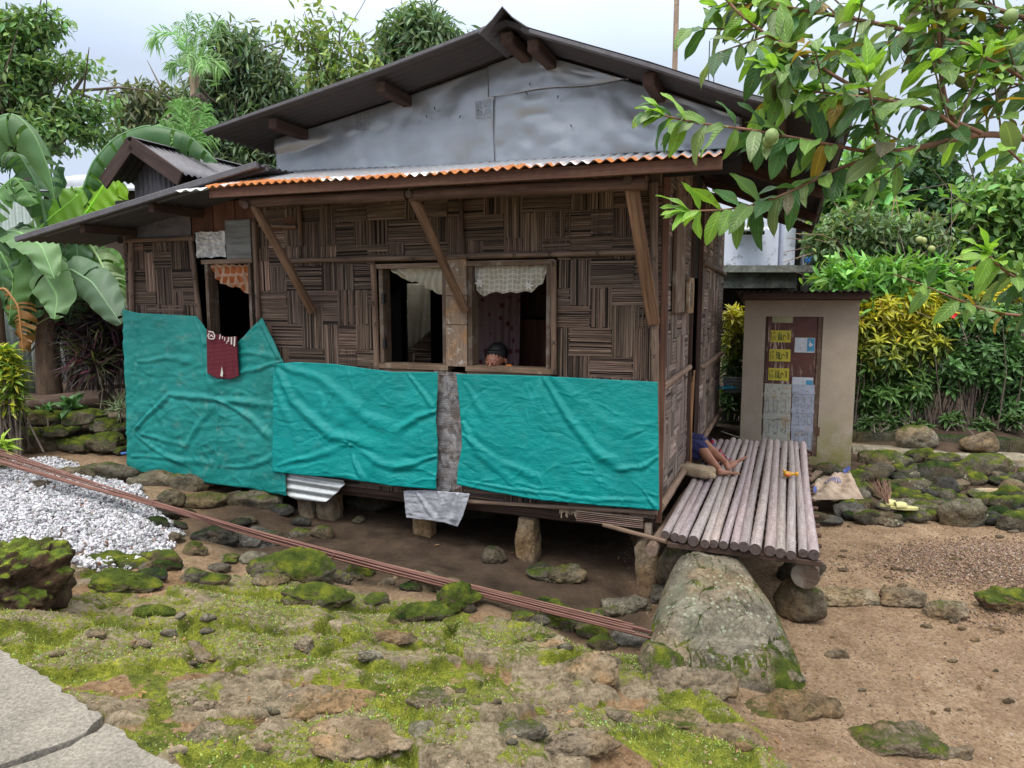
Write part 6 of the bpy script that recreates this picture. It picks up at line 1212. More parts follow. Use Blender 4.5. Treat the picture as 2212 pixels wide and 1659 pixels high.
def wplank(name, x0, x1, y0, y1, z0, z1, mat, parent, col=(1, 1, 1), axis=0, bev=.004):
    m = MB(); m.wbox(x0, x1, y0, y1, z0, z1, col, axis); o = m.build(name, mat, parent)
    if bev: b = o.modifiers.new('b', 'BEVEL'); b.width = bev; b.segments = 1
    return o
fa, fb = fu(1604, 647, .22), fu(1880, 628, .22)
hplank('fascia', fa[0], fb[0], VO - .24, VO - .20, fa[1], fa[1] + .075, M_BROWN, oh, (.55, .6, .7))
hplank('lintel_beam', XL + .02, XR - .02, VO - .06, VO - .003, ZTO - .01, ZTO + .05, M_DWOOD, oh)
ra0, ra1 = fu(1588, 640, .28), fu(1886, 640, .28); RZO = fa[1] + .092
corr('roof_sheet', M_UNDER, lambda a, b: H(ra0[0] + (ra1[0] - ra0[0]) * a, VO - .3 + 1.9 * b, RZO - .16 * b), 0, 4, .072, .011, abs(ra1[0] - ra0[0]), parent=oh)
hplank('door_frame', dxr + .055, dxr + .002, VO + .01, VO + .05, dzb, dzt, M_WOOD, oh, (.65, .6, .6), 2)
hplank('door_frame', dxl - .002, dxl - .02, VO + .01, VO + .05, dzb, dzt, M_DWOOD, oh, (1, 1, 1), 2)
# door of flattened printed tins
t = NT('tin_rust'); P = t.pos(); n = t.noise(P, 30, 5, .75); sv = t.noise(t.map(P, (38, 1, 4)), 1, 4, .75); z_ = t.n('SeparateXYZ'); t.set(z_, 0, P)
c = t.ramp(t.noise(P, 5, 3), [(.3, (.055, .022, .02)), (.7, (.10, .038, .028))]); c = t.mix(t.math('MULTIPLY', t.rng(sv, .54, .6), t.rng(t.noise(P, 3, 3), .42, .6)), c, (.42, .34, .28)); M_TIN = t.done(c, .55, t.bump(n, .3, .003), metal=.1)
t = NT('tin_yellow'); P = t.pos(); M_TY = t.done(t.mix(t.rng(t.noise(P, 35, 5, .75), .56, .68, 0, .7), (.47, .41, .04), (.16, .11, .04)), .5, None)
def m_emb(name, base):
    t = NT(name); P = t.pos(); n = t.noise(P, 22, 5, .8); n2 = t.noise(P, 6, 4, .7); c = t.mix(t.rng(n2, .35, .65), base, tuple(a * .8 for a in base)); c = t.mix(t.rng(n, .54, .62, 0, .8), c, (.14, .12, .09)); c = t.mix(t.rng(t.noise(P, 8, 4, .8), .56, .66, 0, .8), c, (.33, .23, .12)); return t.done(c, .55, t.bump(n, .3, .004), metal=.1)
M_EG, M_EB = m_emb('tin_grey', (.42, .43, .38)), m_emb('tin_blue', (.36, .39, .48)); M_TW = m_plain('tin_white', (.52, .56, .62), .5, sc=20, var=.35); M_TBL = m_plain('tin_cyan', (.06, .27, .46), .5); M_GRN = m_plain('ink_green', (.015, .10, .03), .7); M_BLK = m_plain('ink_black', (.025, .03, .02), .7)
door = hplank('door', dxl - .022, dxr + .057, VO + .02, VO + .04, dzb, dzt, M_TIN, oh)
def fD(px, py, e=.0): q = front(px, py, VO + .018 - e); return H(q[0], VO + .018 - e, q[1])
def plate(nm, x0, y0, x1, y1, mat, e=.003):
    a, b = front(x0, y1, VO + .018 - e), front(x1, y0, VO + .018 - e); return hplank(nm, a[0], b[0], VO + .0185 - e, VO + .0195, a[1], b[1], mat, door, bev=0)
for k, (x0, y0, x1, y1) in enumerate(((1664, 714, 1709, 739), (1661, 755, 1708, 780), (1659, 796, 1705, 821), (1668, 684, 1713, 697))):
    pl = plate('yellow_label', x0, y0, x1, y1, M_TY if k < 3 else m_plain('tin_faded', (.30, .30, .16), .6)); f = lambda a, b, x0=x0, y0=y0: fD(x0 + a, y0 + b, .007); g, bl = MB(), MB(); rr = random.Random(k // 1 + 2)
    if k == 3: continue
    for q in range(3): stroke(g, [(17 + q * 3.2, 3 + rr.random() * 4), (17 + q * 3.2 + rr.uniform(-1, 1), 21)], 1.3, f)
    stroke(bl, [(24, 8), (22, 18), (26, 21), (29, 17), (27, 12), (31, 10), (34, 14)], 1.4, f); stroke(bl, [(36, 6), (41, 7), (40, 19), (36, 18)], 1.2, f); stroke(bl, [(38, 9), (38, 16)], 1, f); stroke(bl, [(3, 3), (3, 22)], .8, f)
    for q in range(3): stroke(bl, [(6 + q * 2.4, 11), (6 + q * 2.4, 21)], .6, f)
    stroke(bl, [(9, 3), (11, 5), (9, 7), (7, 5), (9, 3)], .8, f)
    g.build('print', M_GRN, pl); bl.build('print', M_BLK, pl)
pw = plate('white_blue_label', 1716, 730, 1761, 761, M_TW); 
def bluepart(x0, y0, x1, y1):
    a, b = front(x0, y1, VO + .012), front(x1, y0, VO + .012); return hplank('blue_print', a[0], b[0], VO + .0125, VO + .0145, a[1], b[1], M_TBL, pw, bev=0)
bluepart(1743, 731, 1760, 759); f = lambda a, b: fD(a, b, .012); w_ = MB(); w_.poly([f(1750, 739), f(1757, 745), f(1750, 750), f(1746, 745)]); stroke(w_, [(1745, 741), (1750, 735), (1750, 741)], 1, f); w_.build('print', M_TW, pw)
pw2 = plate('white_blue_label', 1711, 816, 1757, 832, M_TW); a, b = front(1741, 831, VO + .012), front(1756, 822, VO + .012); hplank('blue_print', a[0], b[0], VO + .0125, VO + .0145, a[1], b[1], M_TBL, pw2, bev=0)
for x0, x1, mt, rows in ((1647, 1710, M_EG, (830, 850, 857, 898, 905, 942, 950, 985)), (1711, 1761, M_EB, (831, 846, 851, 885, 892, 925, 931, 972))):
    for y0, y1 in zip(rows[:-1], rows[1:]):
        if y1 > 972: y1 = 972
        if y0 >= 972: continue
        pn = plate('embossed_tin', x0 - (y0 - 830) * .035, y0 + .5, x1 - (y0 - 830) * .03, y1 - .5, mt, .004 if y1 - y0 > 12 else .008)
        if y1 - y0 > 20:
            e = MB(); f = lambda a, b: fD(a, b, .011)
            for q in range(3): X0 = x0 + 6 + q * (x1 - x0 - 8) / 3; stroke(e, [(X0, y0 + 7), (X0 + 8, y0 + 7), (X0 + 8, y1 - 8), (X0, y1 - 8), (X0, y0 + 7)][:random.choice((4, 5))], .9, f)
            e.build('embossing', m_plain('emb', (.22, .23, .24), .6), pn)
hplank('hinge_plate', fu(1765, 925)[0], fu(1771, 925)[0], VO - .004, VO + .012, fu(1768, 942)[1], fu(1768, 922)[1], M_BROWN, oh)
# ================================================================== LOW GARDEN WALLS ON THE RIGHT
M_CW = m_rock('concrete_mossy', (.27, .24, .18), (.06, .085, .02)); M_CW2 = m_rock('wall_dark', (.07, .07, .05), (.03, .055, .012))
def lowwall(name, x0, x1, y0, y1, z0, z1, mat, lab, moss, br, seed, cat='wall'):
    n = 90; k = 8; V = []; xs = np.linspace(x0, x1, n); prof = [(y0, z0), (y0 - .01, z0 + (z1 - z0) * .5), (y0, z1 - .02), (y0 + .02, z1), ((y0 + y1) / 2, z1 + .006), (y1 - .02, z1), (y1, z1 - .02), (y1, z0)]
    G = np.array([[H(x, p[0], p[1]) for p in prof] for x in xs], float); nz = fbm(G.reshape(-1, 3) * 4, 4, seed).reshape(n, k); G[..., 1] += nz * .025; G[..., 2] += np.where(G[..., 2] > z0 + .01, nz * .02, 0)
    m = MB(); m.grid(G, (moss, br, .0)); o = m.build(name, mat, None, smooth=True); return tag(o, lab, cat)
_w = atY(1842, 968, 8.75) - C0; VW = float(_w @ EV); UW = float(_w @ EU)
lowwall('garden_wall', UW, UW - 6, VW, VW + .42, -.1, .26, M_CW, 'low broad concrete wall with a pale top carrying two loose boulders', .3, 1.2, 3)
lowwall('garden_wall', UW + 2.6, UW - 6, VW + .5, VW + .7, -.1, .41, M_CW2, 'dark mossy kerb wall in front of the flower bed, behind the outhouse', .6, 1.0, 4)
# ================================================================== WHITE BUILDING BEHIND
YB = 12.5
wbld = thing('white_building', atY(1660, 600, YB + 1) * np.array([1, 1, 0]) + np.array([0, 0, .4]), 'whitewashed raised building with a concrete ledge, partly hidden behind the bamboo house', 'building')
t = NT('whitewash'); P = t.pos(); n = t.noise(P, 5, 5, .8); z_ = t.n('SeparateXYZ'); t.set(z_, 0, P); lo = t.rng(z_.outputs[2], 2.9, 3.3, 1, 0)
M_WH = t.done(t.mix(t.math('MULTIPLY', t.rng(n, .52, .62), t.math('ADD', t.math('MULTIPLY', lo, .8), .08)), (.60, .64, .74), (.12, .12, .11)), .8, None)
t = NT('dirty_concrete'); P = t.pos(); M_DC = t.done(t.ramp(t.noise(P, 4, 6, .8), [(.35, (.045, .05, .042)), (.5, (.13, .14, .12)), (.7, (.28, .29, .25))]), .9, t.bump(t.noise(P, 30, 4), .4, .01))
def bb(nm, x0, x1, yt, yb, mat, dep=.3, off=0., par=wbld):
    a, b = atY(x0, yb, YB - off), atY(x1, yt, YB - off); return wplank(nm, a[0], b[0], YB - off, YB - off + dep, a[2], b[2], mat, par, bev=0)
bb('wall', 1400, 1690, 330, 574, M_WH, 3); bb('column', 1691, 1727, 330, 574, M_WH, .3, .12); bb('dark_strip', 1728, 1734, 330, 574, M_DARK, .2); bb('column', 1735, 1746, 380, 574, M_WH, .3, .05)
bb('ledge', 1400, 1757, 573, 588, M_DC, 1.2, .5); bb('beam', 1400, 1722, 590, 622, M_DC, .3, .3); bb('pillar', 1695, 1722, 622, 760, M_DC, .3, .2); bb('pillar', 1723, 1748, 590, 760, M_DC, .3, .1); bb('void_panel', 1400, 1694, 622, 760, M_DARK, .1, -.2)  # last box: near-black panel painted in for the shaded void below the ledge
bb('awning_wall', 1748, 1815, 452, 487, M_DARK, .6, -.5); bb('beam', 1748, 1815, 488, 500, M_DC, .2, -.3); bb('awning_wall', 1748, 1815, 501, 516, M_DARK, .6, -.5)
a, b = atY(1600, 497, YB - .4), atY(1660, 497, YB - .4); corr('canopy', M_CLEAN, lambda s, q: np.array([a[0] + (b[0] - a[0]) * s, YB - .55 + .5 * q, a[2] + .13 * q]), 0, 3, .09, .012, b[0] - a[0], parent=wbld); bb('canopy_beam', 1600, 1652, 499, 506, M_DARK, .1, .3)
wplank_ = wplank('blue_tub', *(lambda p, q: (p[0], q[0]))(atY(1746, 560, 12), atY(1764, 560, 12)), 12, 12.15, atY(1750, 568, 12)[2], atY(1750, 554, 12)[2], m_plain('blue', (.02, .17, .6), .4), None, bev=.03); tag(wplank_, 'bright blue plastic container on the ledge of the white building', 'container')
# garden gate wash: blue cloth and pale corrugated sheet between house and outhouse
a, b = atY(1562, 848, 9.3), atY(1605, 815, 9.3); o = corr('corrugated_sheet', M_CLEAN, lambda s, q: np.array([a[0] + (b[0] - a[0] + .1) * q, 9.3, a[2] + (b[2] - a[2]) * s]), 0, 3, .05, .01, b[2] - a[2], parent=None, nrm=(0, -1, 0)); tag(o, 'pale corrugated panel between the house and the outhouse', 'metal sheet')
o = rag('blue_cloth', atY(1572, 840, 9.2), .2, .16, .3, 4, m_plain('cyan_cloth', (.04, .40, .55), .9), 'light blue cloth draped on the corrugated panel behind the house', 'cloth', .05); o.rotation_euler = (0, 0, 0)
m = MB(); m.tube([atY(1558, 932, 8.6), atY(1606, 948, 8.0)], .006, 6); tag(m.build('hose', M_WHT, None), 'thin pale hose running from the platform to the outhouse', 'hose')
# ================================================================== POLES
def opole(px0, py0, px1, py1, Y, r, lab, seed, nm='pole', mat=None, ext=0):
    a, b = atY(px0, py0, Y), atY(px1, py1, Y); a = a.copy(); a[2] = 0.3; m = MB(); m.tube([a, (a + b) / 2, b, b + EZ * ext], [r, r, r * .9, r * .85], 10, wob=.05, seed=seed); return tag(m.build(nm, mat or M_WOOD, None, smooth=True), lab, 'pole')
opole(1455, 150, 1463, -40, 11.5, .045, 'tall dark wooden pole rising behind the right slope of the roof', 1)
opole(1531, 190, 1533, 88, 14, .012, 'taller thin metal rod standing up behind the roof', 2, 'thin_rod', M_WIRE); opole(1541, 200, 1543, 134, 14, .010, 'shorter thin metal rod standing up behind the roof', 3, 'thin_rod', M_WIRE)
# ================================================================== LEFT BACKGROUND
M_FEN = m_zinc('fence_zinc', (.24, .29, .27), .0, rough=.6, metal=.35); M_FEN2 = m_zinc('fence_pale', (.42, .45, .45), .0, rough=.6, metal=.35)
a, b = atY(-120, 420, 10.2), atY(95, 420, 10.2); o = corr('corrugated_fence', M_FEN, lambda s, q: np.array([a[0] + (b[0] - a[0]) * s, 10.2, .7 + (a[2] - .7) * q]), 0, 3, .1, .014, b[0] - a[0], parent=None, nrm=(0, -1, 0)); tag(o, 'green-grey corrugated metal fence behind the banana plants at the left edge', 'fence')
a, b = atY(60, 640, 9.6), atY(330, 640, 9.6); o = corr('corrugated_fence', M_FEN2, lambda s, q: np.array([a[0] + (b[0] - a[0]) * s, 9.6, 1.0 + (a[2] - 1.0) * q]), 0, 3, .11, .014, b[0] - a[0], parent=None, nrm=(0, -1, 0)); tag(o, 'pale corrugated metal fence behind the dark spiky plants', 'fence')
shed = thing('shed', (atY(80, 500, 13))[:2].tolist() + [.8], 'dark shed with a white roof glimpsed between the banana leaves', 'shed')
a, b = atY(10, 560, 13), atY(300, 412, 13); wplank('wall', a[0], b[0], 13, 15, .8, b[2], M_DWOOD, shed, bev=0, col=(.7, .8, .8)); a, b = atY(-10, 411, 12.8), atY(160, 393, 12.8)
m = MB(); m.add([(a[0], 12.7, a[2]), (b[0] + 1.2, 12.7, a[2]), (b[0] + 1.2, 15.3, b[2] + .55), (a[0], 15.3, b[2] + .55)], np.array([[0, 1, 2, 3]])); solid(m.build('roof', m_plain('white_roof', (.62, .64, .70), .5), shed), .04)
for k, (x0, y0, x1, y1, r, Y, col, lab) in enumerate(((-30, 878, 225, 862, .10, 7.9, (.45, .42, .42), 'thick dark log lying on the garden bed behind the small plants'), (-40, 902, 285, 897, .045, 7.62, (1.0, .95, .9), 'long grey timber laid along the top of the left stone wall'), (160, 838, 290, 832, .03, 8.6, (.9, .8, .7), 'thin branch lying at the back of the garden bed'), (180, 872, 290, 872, .045, 8.2, (.8, .65, .6), 'reddish log at the right of the garden bed'))):
    m = MB(); p, q = atY(x0, y0, Y), atY(x1, y1, Y); tt = np.linspace(0, 1, 30)[:, None]; m.tube(p + (q - p) * tt, r * (1 + .1 * np.sin(tt[:, 0] * 9)), 14, col, wob=.15, seed=k); tag(m.build('log', M_WOOD, None, smooth=True), lab, 'log')
# ================================================================== SACK, BROOM, SLIPPERS, SCRAPS
q = ground_at(1830, 1080); 
t = NT('woven_sack'); P = t.pos(); n = t.noise(P, 10, 5, .7); c = t.mix(t.rng(n, .35, .65), (.46, .36, .27), (.30, .225, .165)); c = t.mix(t.rng(t.noise(P, 5, 3), .58, .64, 0, .0), c, (.05, .07, .25)); M_SACK = t.done(c, .7, t.bump(t.noise(P, 14, 5, .75), .9, .03, None), spec=.3)
def sackmesh():
    cs = [atY(1756, 1046, 6.9), atY(1834, 1016, 7.15), atY(1868, 1076, 6.55), atY(1754, 1086, 6.45)]; cs = [np.array([c[0], c[1], .30]) for c in cs]
    cs[0] = atZ(1757, 1048, .26); cs[1] = atZ(1834, 1017, .34); cs[2] = atZ(1866, 1078, .20); cs[3] = atZ(1752, 1080, .18); n = 50; m = MB()
    for side_ in (0, 1):
        G = np.zeros((n, n, 3))
        for i in range(n):
            for j in range(n):
                a, b = i / (n - 1), j / (n - 1); p = lerp(lerp(cs[0], cs[1], a), lerp(cs[3], cs[2], a), b); e = min(a, 1 - a, b, 1 - b); fat = min(1, e * 7) ** .5
                G[i, j] = p + EZ * (fat * (.055 if side_ == 0 else -.03) + .018 * math.sin(a * 13 + b * 5) * fat + .012 * math.sin(a * 31 - b * 23) * fat)
        m.grid(G)
    return m.build('woven_sack', M_SACK, None, smooth=True), cs
so, cs = sackmesh(); tag(so, 'crumpled beige woven plastic sack with blue print lying on the stones beside the platform', 'sack')
mb = MB(); fS = lambda a, b: lerp(lerp(cs[0], cs[1], a), lerp(cs[3], cs[2], a), b) + EZ * (.072 + .018 * math.sin(a * 13 + b * 5))
mb.grid(np.array([[fS(a, b) for b in np.linspace(.04, .22, 5)] for a in np.linspace(.80, .96, 6)])); mb.grid(np.array([[fS(a, b) for b in np.linspace(.55, .9, 6)] for a in np.linspace(.03, .10, 4)]))
for q in range(7): a0 = .28 + q * .055; stroke(mb, [(a0, .35), (a0 + .03, .42), (a0 + .01, .52), (a0 + .045, .50)][:random.choice((3, 4))], .022, fS)
mb.build('blue_print', m_plain('print_blue', (.07, .09, .28), .7), so)
bro = thing('broom', atZ(1915, 1060, .3), 'short broom of thin pale twigs lying on the rubble, tied at the lower end', 'broom'); hb = atZ(1918, 1088, .20); random.seed(2)
for k in range(46):
    tip = atZ(1868 + random.uniform(0, 56), 1036 + random.uniform(-4, 14), .34 + random.uniform(-.03, .06)); m = MB(); md = (hb + tip) / 2 + np.random.RandomState(k).randn(3) * .012; m.tube([hb + np.array([random.uniform(-.012, .012), random.uniform(-.012, .012), random.uniform(-.01, .01)]), md, tip], [.0028, .0022, .0014], 5, vcol((1.35, 1.1, 1.05), .2)); m.build('twig', M_POLE, bro)
m = MB(); m.tube([hb + (atZ(1900, 1060, .28) - hb) * .0, hb + (atZ(1900, 1060, .28) - hb) * .25], .02, 10); m.build('binding', M_DWOOD, bro)
M_SLP = m_plain('slipper', (.50, .47, .20), .5, var=.12)
for k, (px, py, lab) in enumerate(((1930, 1094, 'left, rear one of the two pale yellow slippers on the flat stone'), (1953, 1099, 'right, front one of the two pale yellow slippers on the flat stone'))):
    c = atZ(px, py, .165); m = MB(); n = 28; a = np.linspace(0, 2 * math.pi, n, endpoint=False); L, W = .125, .048; ring = []
    th = -.15
    for z in (0, .02): ring.append(np.array([[c[0] + (L * math.cos(s)) * math.cos(th) - (W * math.sin(s) * (1 + .15 * math.cos(s))) * math.sin(th), c[1] + L * math.cos(s) * math.sin(th) + W * math.sin(s) * (1 + .15 * math.cos(s)) * math.cos(th), c[2] + z] for s in a]))
    V = np.vstack(ring); Fq = np.array([[i, (i + 1) % n, n + (i + 1) % n, n + i] for i in range(n)]); m.add(V, [Fq, np.arange(n, 2 * n)[None, :], np.arange(n)[::-1][None, :]]); sl = m.build('slipper', M_SLP, None); tag(sl, lab, 'slipper', 'pair of slippers')
    m = MB(); G = np.array([[(c[0] + x * math.cos(th) - W * .98 * math.cos(s) * math.sin(th), c[1] + x * math.sin(th) + W * .98 * math.cos(s) * math.cos(th), c[2] + .018 + .05 * math.sin(s) * (1 - abs(x + .035) * 4)) for s in np.linspace(0, math.pi, 12)] for x in np.linspace(-.085, .01, 8)]); m.grid(G); solid(m.build('strap', M_SLP, sl, smooth=True), .005)
for k, (x0, y0, x1, y1, w, lab) in enumerate(((1752, 1058, 1790, 1030, .09, 'dark curved piece of gutter metal lying behind the sack'), (1745, 1040, 1770, 1018, .07, 'short dark board beside the gutter metal behind the sack'))):
    p, q2 = atZ(x0, y0, .24), atZ(x1, y1, .3); m = MB(); m.beam(p, q2, w, .015, (0, 0, 1), (.9, .9, .9)); tag(m.build('scrap_board', M_WOOD, None), lab, 'scrap')
# ================================================================== VEGETATION
M_LF = m_leaf('leaf_far', .30, .5); M_LG = m_leaf('leaf_glossy', .25, .38); M_BAN = m_leaf('leaf_banana', .30, .38, veins=150); M_GUA = m_leaf('leaf_guava', .32, .42, veins=26, spots=True)
t = NT('bark'); tc = t.attr('tc', True); n1 = t.noise(t.map(tc, (6, 25, 25)), 1, 5, .7); M_BARK = t.done(t.mix(1, t.ramp(n1, [(.3, (.06, .045, .035)), (.7, (.19, .15, .12))]), t.attr('col'), 'MULTIPLY'), .9, t.bump(n1, .6, .01))
def unit(v): return v / (np.linalg.norm(v, axis=-1, keepdims=True) + 1e-9)
def crown(name, blobs, Y, dep, L, W, col, clumps, per, seed, parent, mat=None, droop=.3, cr=.28, shell=.5, var=.35, colf=None, hang=0.):
    r = np.random.RandomState(seed); Cs, Cc = [], []
    tot = sum(b[2] * b[3] for b in blobs)
    for (px, py, rx, ry, *ex) in blobs:
        yy = Y + (ex[0] if ex else 0); c = atY(px, py, yy); R_ = np.array([rx, (rx + ry) / 2 * dep, ry]) * yy / F_PX; k = max(3, int(clumps * rx * ry / tot))
        d = unit(r.randn(k, 3)); q = r.rand(k, 1) ** (1 / 3.) * (1 - shell) + shell * (.75 + .3 * r.rand(k, 1)); Cs.append(c + d * q * R_); Cc.append(d)
    Cs = np.vstack(Cs); Cc = np.vstack(Cc); n = len(Cs); cb = np.clip(1 + var * r.randn(n), .4, 1.9)
    P = np.repeat(Cs, per, 0) + np.clip(r.randn(n * per, 3), -1.7, 1.7) * cr * np.array([1, 1, .6]); out = np.repeat(Cc, per, 0)
    U = unit(out * .5 + r.randn(n * per, 3) * .8 + np.array([0, 0, -droop]) * 1.0); U[:, 2] -= hang; U = unit(U); N = unit(np.array([0, 0, 1.]) + r.randn(n * per, 3) * .55 + out * .3); N = unit(N - U * (N * U).sum(1)[:, None])
    l = L * r.uniform(.7, 1.3, n * per); c = np.array(col) * (np.repeat(cb, per)[:, None] * r.uniform(.75, 1.3, (n * per, 1))) * np.stack([r.uniform(.8, 1.3, n * per), np.ones(n * per), r.uniform(.7, 1.3, n * per)], 1)
    if colf is not None: c = colf(P, c, r)
    V, Fq, cc, T = foliage_quads(P, N, U, l, l * W, c, fold=.12, bend=.12); return link(name, arr_mesh(name, V, Fq, np.clip(cc, 0, .9), T), mat or M_LF, parent), Cs
def tree(name, lab, cat, base, blobs, Y, dep, L, W, col, clumps, per, seed, tr=.12, group=None, limbs=8, hb=None, bcol=(1, 1, 1), **k):
    b = atY(base[0], base[1], Y); gz = max(.3, .4); b[2] = gz; t_ = thing(name, b, lab, cat, group); cr_, Cs = crown('crown', blobs, Y, dep, L, W, col, clumps, per, seed, t_, **k)
    r = np.random.RandomState(seed); fork = atY(hb[0], hb[1], Y) if hb else (b + Cs.mean(0)) / 2
    m = MB(); tt = np.linspace(0, 1, 10)[:, None]; p = b + (fork - b) * tt + np.array([.1, .05, 0]) * np.sin(tt * 5 + seed) * tr * 3; m.tube(p, tr * (1.25 - .45 * tt[:, 0]), 10, bcol, wob=.12, seed=seed); m.build('trunk', M_BARK, t_, smooth=True)
    idx = r.choice(len(Cs), min(limbs, len(Cs)), replace=False); m = MB()
    for q in idx:
        e = Cs[q]; md = fork * .5 + e * .5 + r.randn(3) * .25 * np.linalg.norm(e - fork) * .4; tt = np.linspace(0, 1, 8)[:, None]; p = fork * (1 - tt) ** 2 + 2 * md * tt * (1 - tt) + e * tt ** 2; m.tube(p, tr * .5 * (1 - .8 * tt[:, 0]), 6, bcol, seed=q)
        for z in range(3): e2 = e + r.randn(3) * .5; m.tube([p[5], (p[5] + e2) / 2 + r.randn(3) * .06, e2], [tr * .2, tr * .13, .006], 5, bcol)
    m.build('branches', M_BARK, t_, smooth=True); return t_
tree('broadleaf_tree', 'tall feathery green tree filling the top left corner of the picture', 'tree', (60, 700), [(20, 75, 62, 38), (95, 52, 30, 20), (10, 150, 75, 42), (120, 148, 50, 14), (185, 152, 18, 8), (30, 225, 75, 38), (170, 240, 50, 16), (232, 232, 14, 10), (110, 290, 70, 30), (10, 305, 50, 40), (215, 290, 36, 12)], 13, .9, .15, .42, (.17, .29, .12), 420, 26, 1, .16, hb=(60, 380), limbs=22, cr=.15)
tree('mango_tree', 'big rounded dark green tree with narrow leaves behind the palm', 'tree', (500, 700), [(510, 98, 32, 26), (540, 140, 44, 34), (585, 195, 42, 36), (490, 190, 46, 40), (605, 250, 30, 32), (395, 240, 40, 35), (450, 280, 60, 45), (560, 300, 50, 25), (620, 300, 26, 20), (530, 260, 36, 30), (540, 345, 70, 22)], 16, .8, .24, .26, (.13, .20, .11), 520, 30, 2, .22, hb=(510, 330), limbs=26, cr=.24, droop=.7)
tree('mango_tree', 'pale dusty-leaved tree low between the feathery tree and the palm', 'tree', (320, 700), [(325, 235, 45, 40), (290, 225, 22, 22), (350, 280, 40, 30), (300, 280, 30, 30)], 15.5, .8, .22, .28, (.16, .19, .11), 110, 26, 3, .1, hb=(320, 330), limbs=8, cr=.24, droop=.7)
tree('sparse_tree', 'thin airy light green tree left of the roof ridge, sky showing through', 'tree', (740, 500), [(612, 62, 20, 8), (650, 90, 20, 14), (675, 50, 14, 30), (690, 110, 30, 32), (720, 160, 40, 36), (765, 110, 22, 18), (745, 60, 12, 12), (790, 140, 18, 18), (690, 170, 28, 24), (760, 170, 30, 20)], 13, .6, .17, .42, (.22, .31, .115), 95, 13, 4, .05, hb=(720, 230), limbs=18, cr=.16, droop=.5)
tree('mango_tree', 'compact round-topped tree peeping over the left roof slope', 'tree', (900, 500), [(905, 80, 56, 40), (865, 105, 34, 26), (950, 95, 38, 30), (905, 50, 34, 16), (910, 120, 66, 26), (835, 135, 16, 14)], 17, .8, .30, .24, (.12, .20, .10), 230, 30, 5, .1, hb=(905, 170), limbs=10, cr=.24, droop=.9)
# right background
GB = 'trees and shrubs beyond the garden on the right'
tree('broadleaf_tree', 'large dark green tree with small glossy leaves behind the guava branches', 'tree', (2020, 700), [(1960, 400, 60, 50), (1940, 470, 75, 60), (2010, 440, 70, 65), (2080, 490, 80, 70), (2140, 560, 90, 60), (2000, 540, 100, 60), (2190, 480, 50, 55), (1990, 350, 40, 30)], 13.5, .8, .16, .5, (.075, .15, .07), 900, 32, 6, .14, group=GB, hb=(2010, 560), limbs=16, cr=.22)
tree('broadleaf_tree', 'bright light green tree at the right edge above the flower hedge', 'tree', (2200, 700), [(2190, 420, 50, 45), (2160, 480, 36, 40), (2215, 520, 50, 60), (2120, 430, 24, 20)], 11.5, .8, .17, .55, (.15, .29, .08), 130, 26, 7, .07, group=GB, hb=(2200, 560), limbs=8, cr=.2)
tree('citrus_tree', 'small citrus tree with round pale fruit and a crooked pale trunk above the outhouse roof', 'tree', (1880, 660), [(1800, 520, 40, 40), (1850, 500, 55, 40), (1930, 520, 50, 35), (1960, 570, 50, 30), (1890, 560, 50, 28), (1990, 520, 40, 40)], 10.6, .7, .12, .4, (.13, .20, .09), 260, 24, 8, .055, group=GB, hb=(1885, 590), limbs=16, cr=.15, bcol=(1.8, 1.5, 1.3))
tree('shrub', 'light green big-leaved shrub right of the roof corner', 'shrub', (1830, 700), [(1850, 360, 34, 30), (1840, 410, 34, 30), (1800, 440, 26, 30), (1880, 450, 34, 26), (1820, 480, 36, 22)], 12, .7, .30, .36, (.18, .36, .10), 90, 18, 9, .05, group=GB, hb=(1830, 520), limbs=8, cr=.22)
tree('shrub', 'bright green palmate-leaved shrub in front of the citrus tree', 'shrub', (1960, 800), [(1850, 600, 40, 18), (1930, 590, 50, 18), (1900, 630, 60, 18), (1990, 610, 50, 20), (2040, 600, 40, 22), (1800, 600, 26, 14)], 9.9, .7, .22, .3, (.18, .38, .09), 110, 16, 10, .03, group=GB, hb=(1930, 660), limbs=14, cr=.16, droop=.15)
tree('tree_mass', 'dim dark tree standing far behind on the right', 'tree', (1900, 700), [(1800, 560, 90, 50), (1900, 590, 120, 50), (2030, 610, 120, 50), (2150, 620, 100, 50), (1780, 480, 40, 60)], 16, .6, .22, .5, (.06, .11, .055), 420, 26, 11, .14, group=GB, hb=(1900, 640), limbs=6, cr=.35)
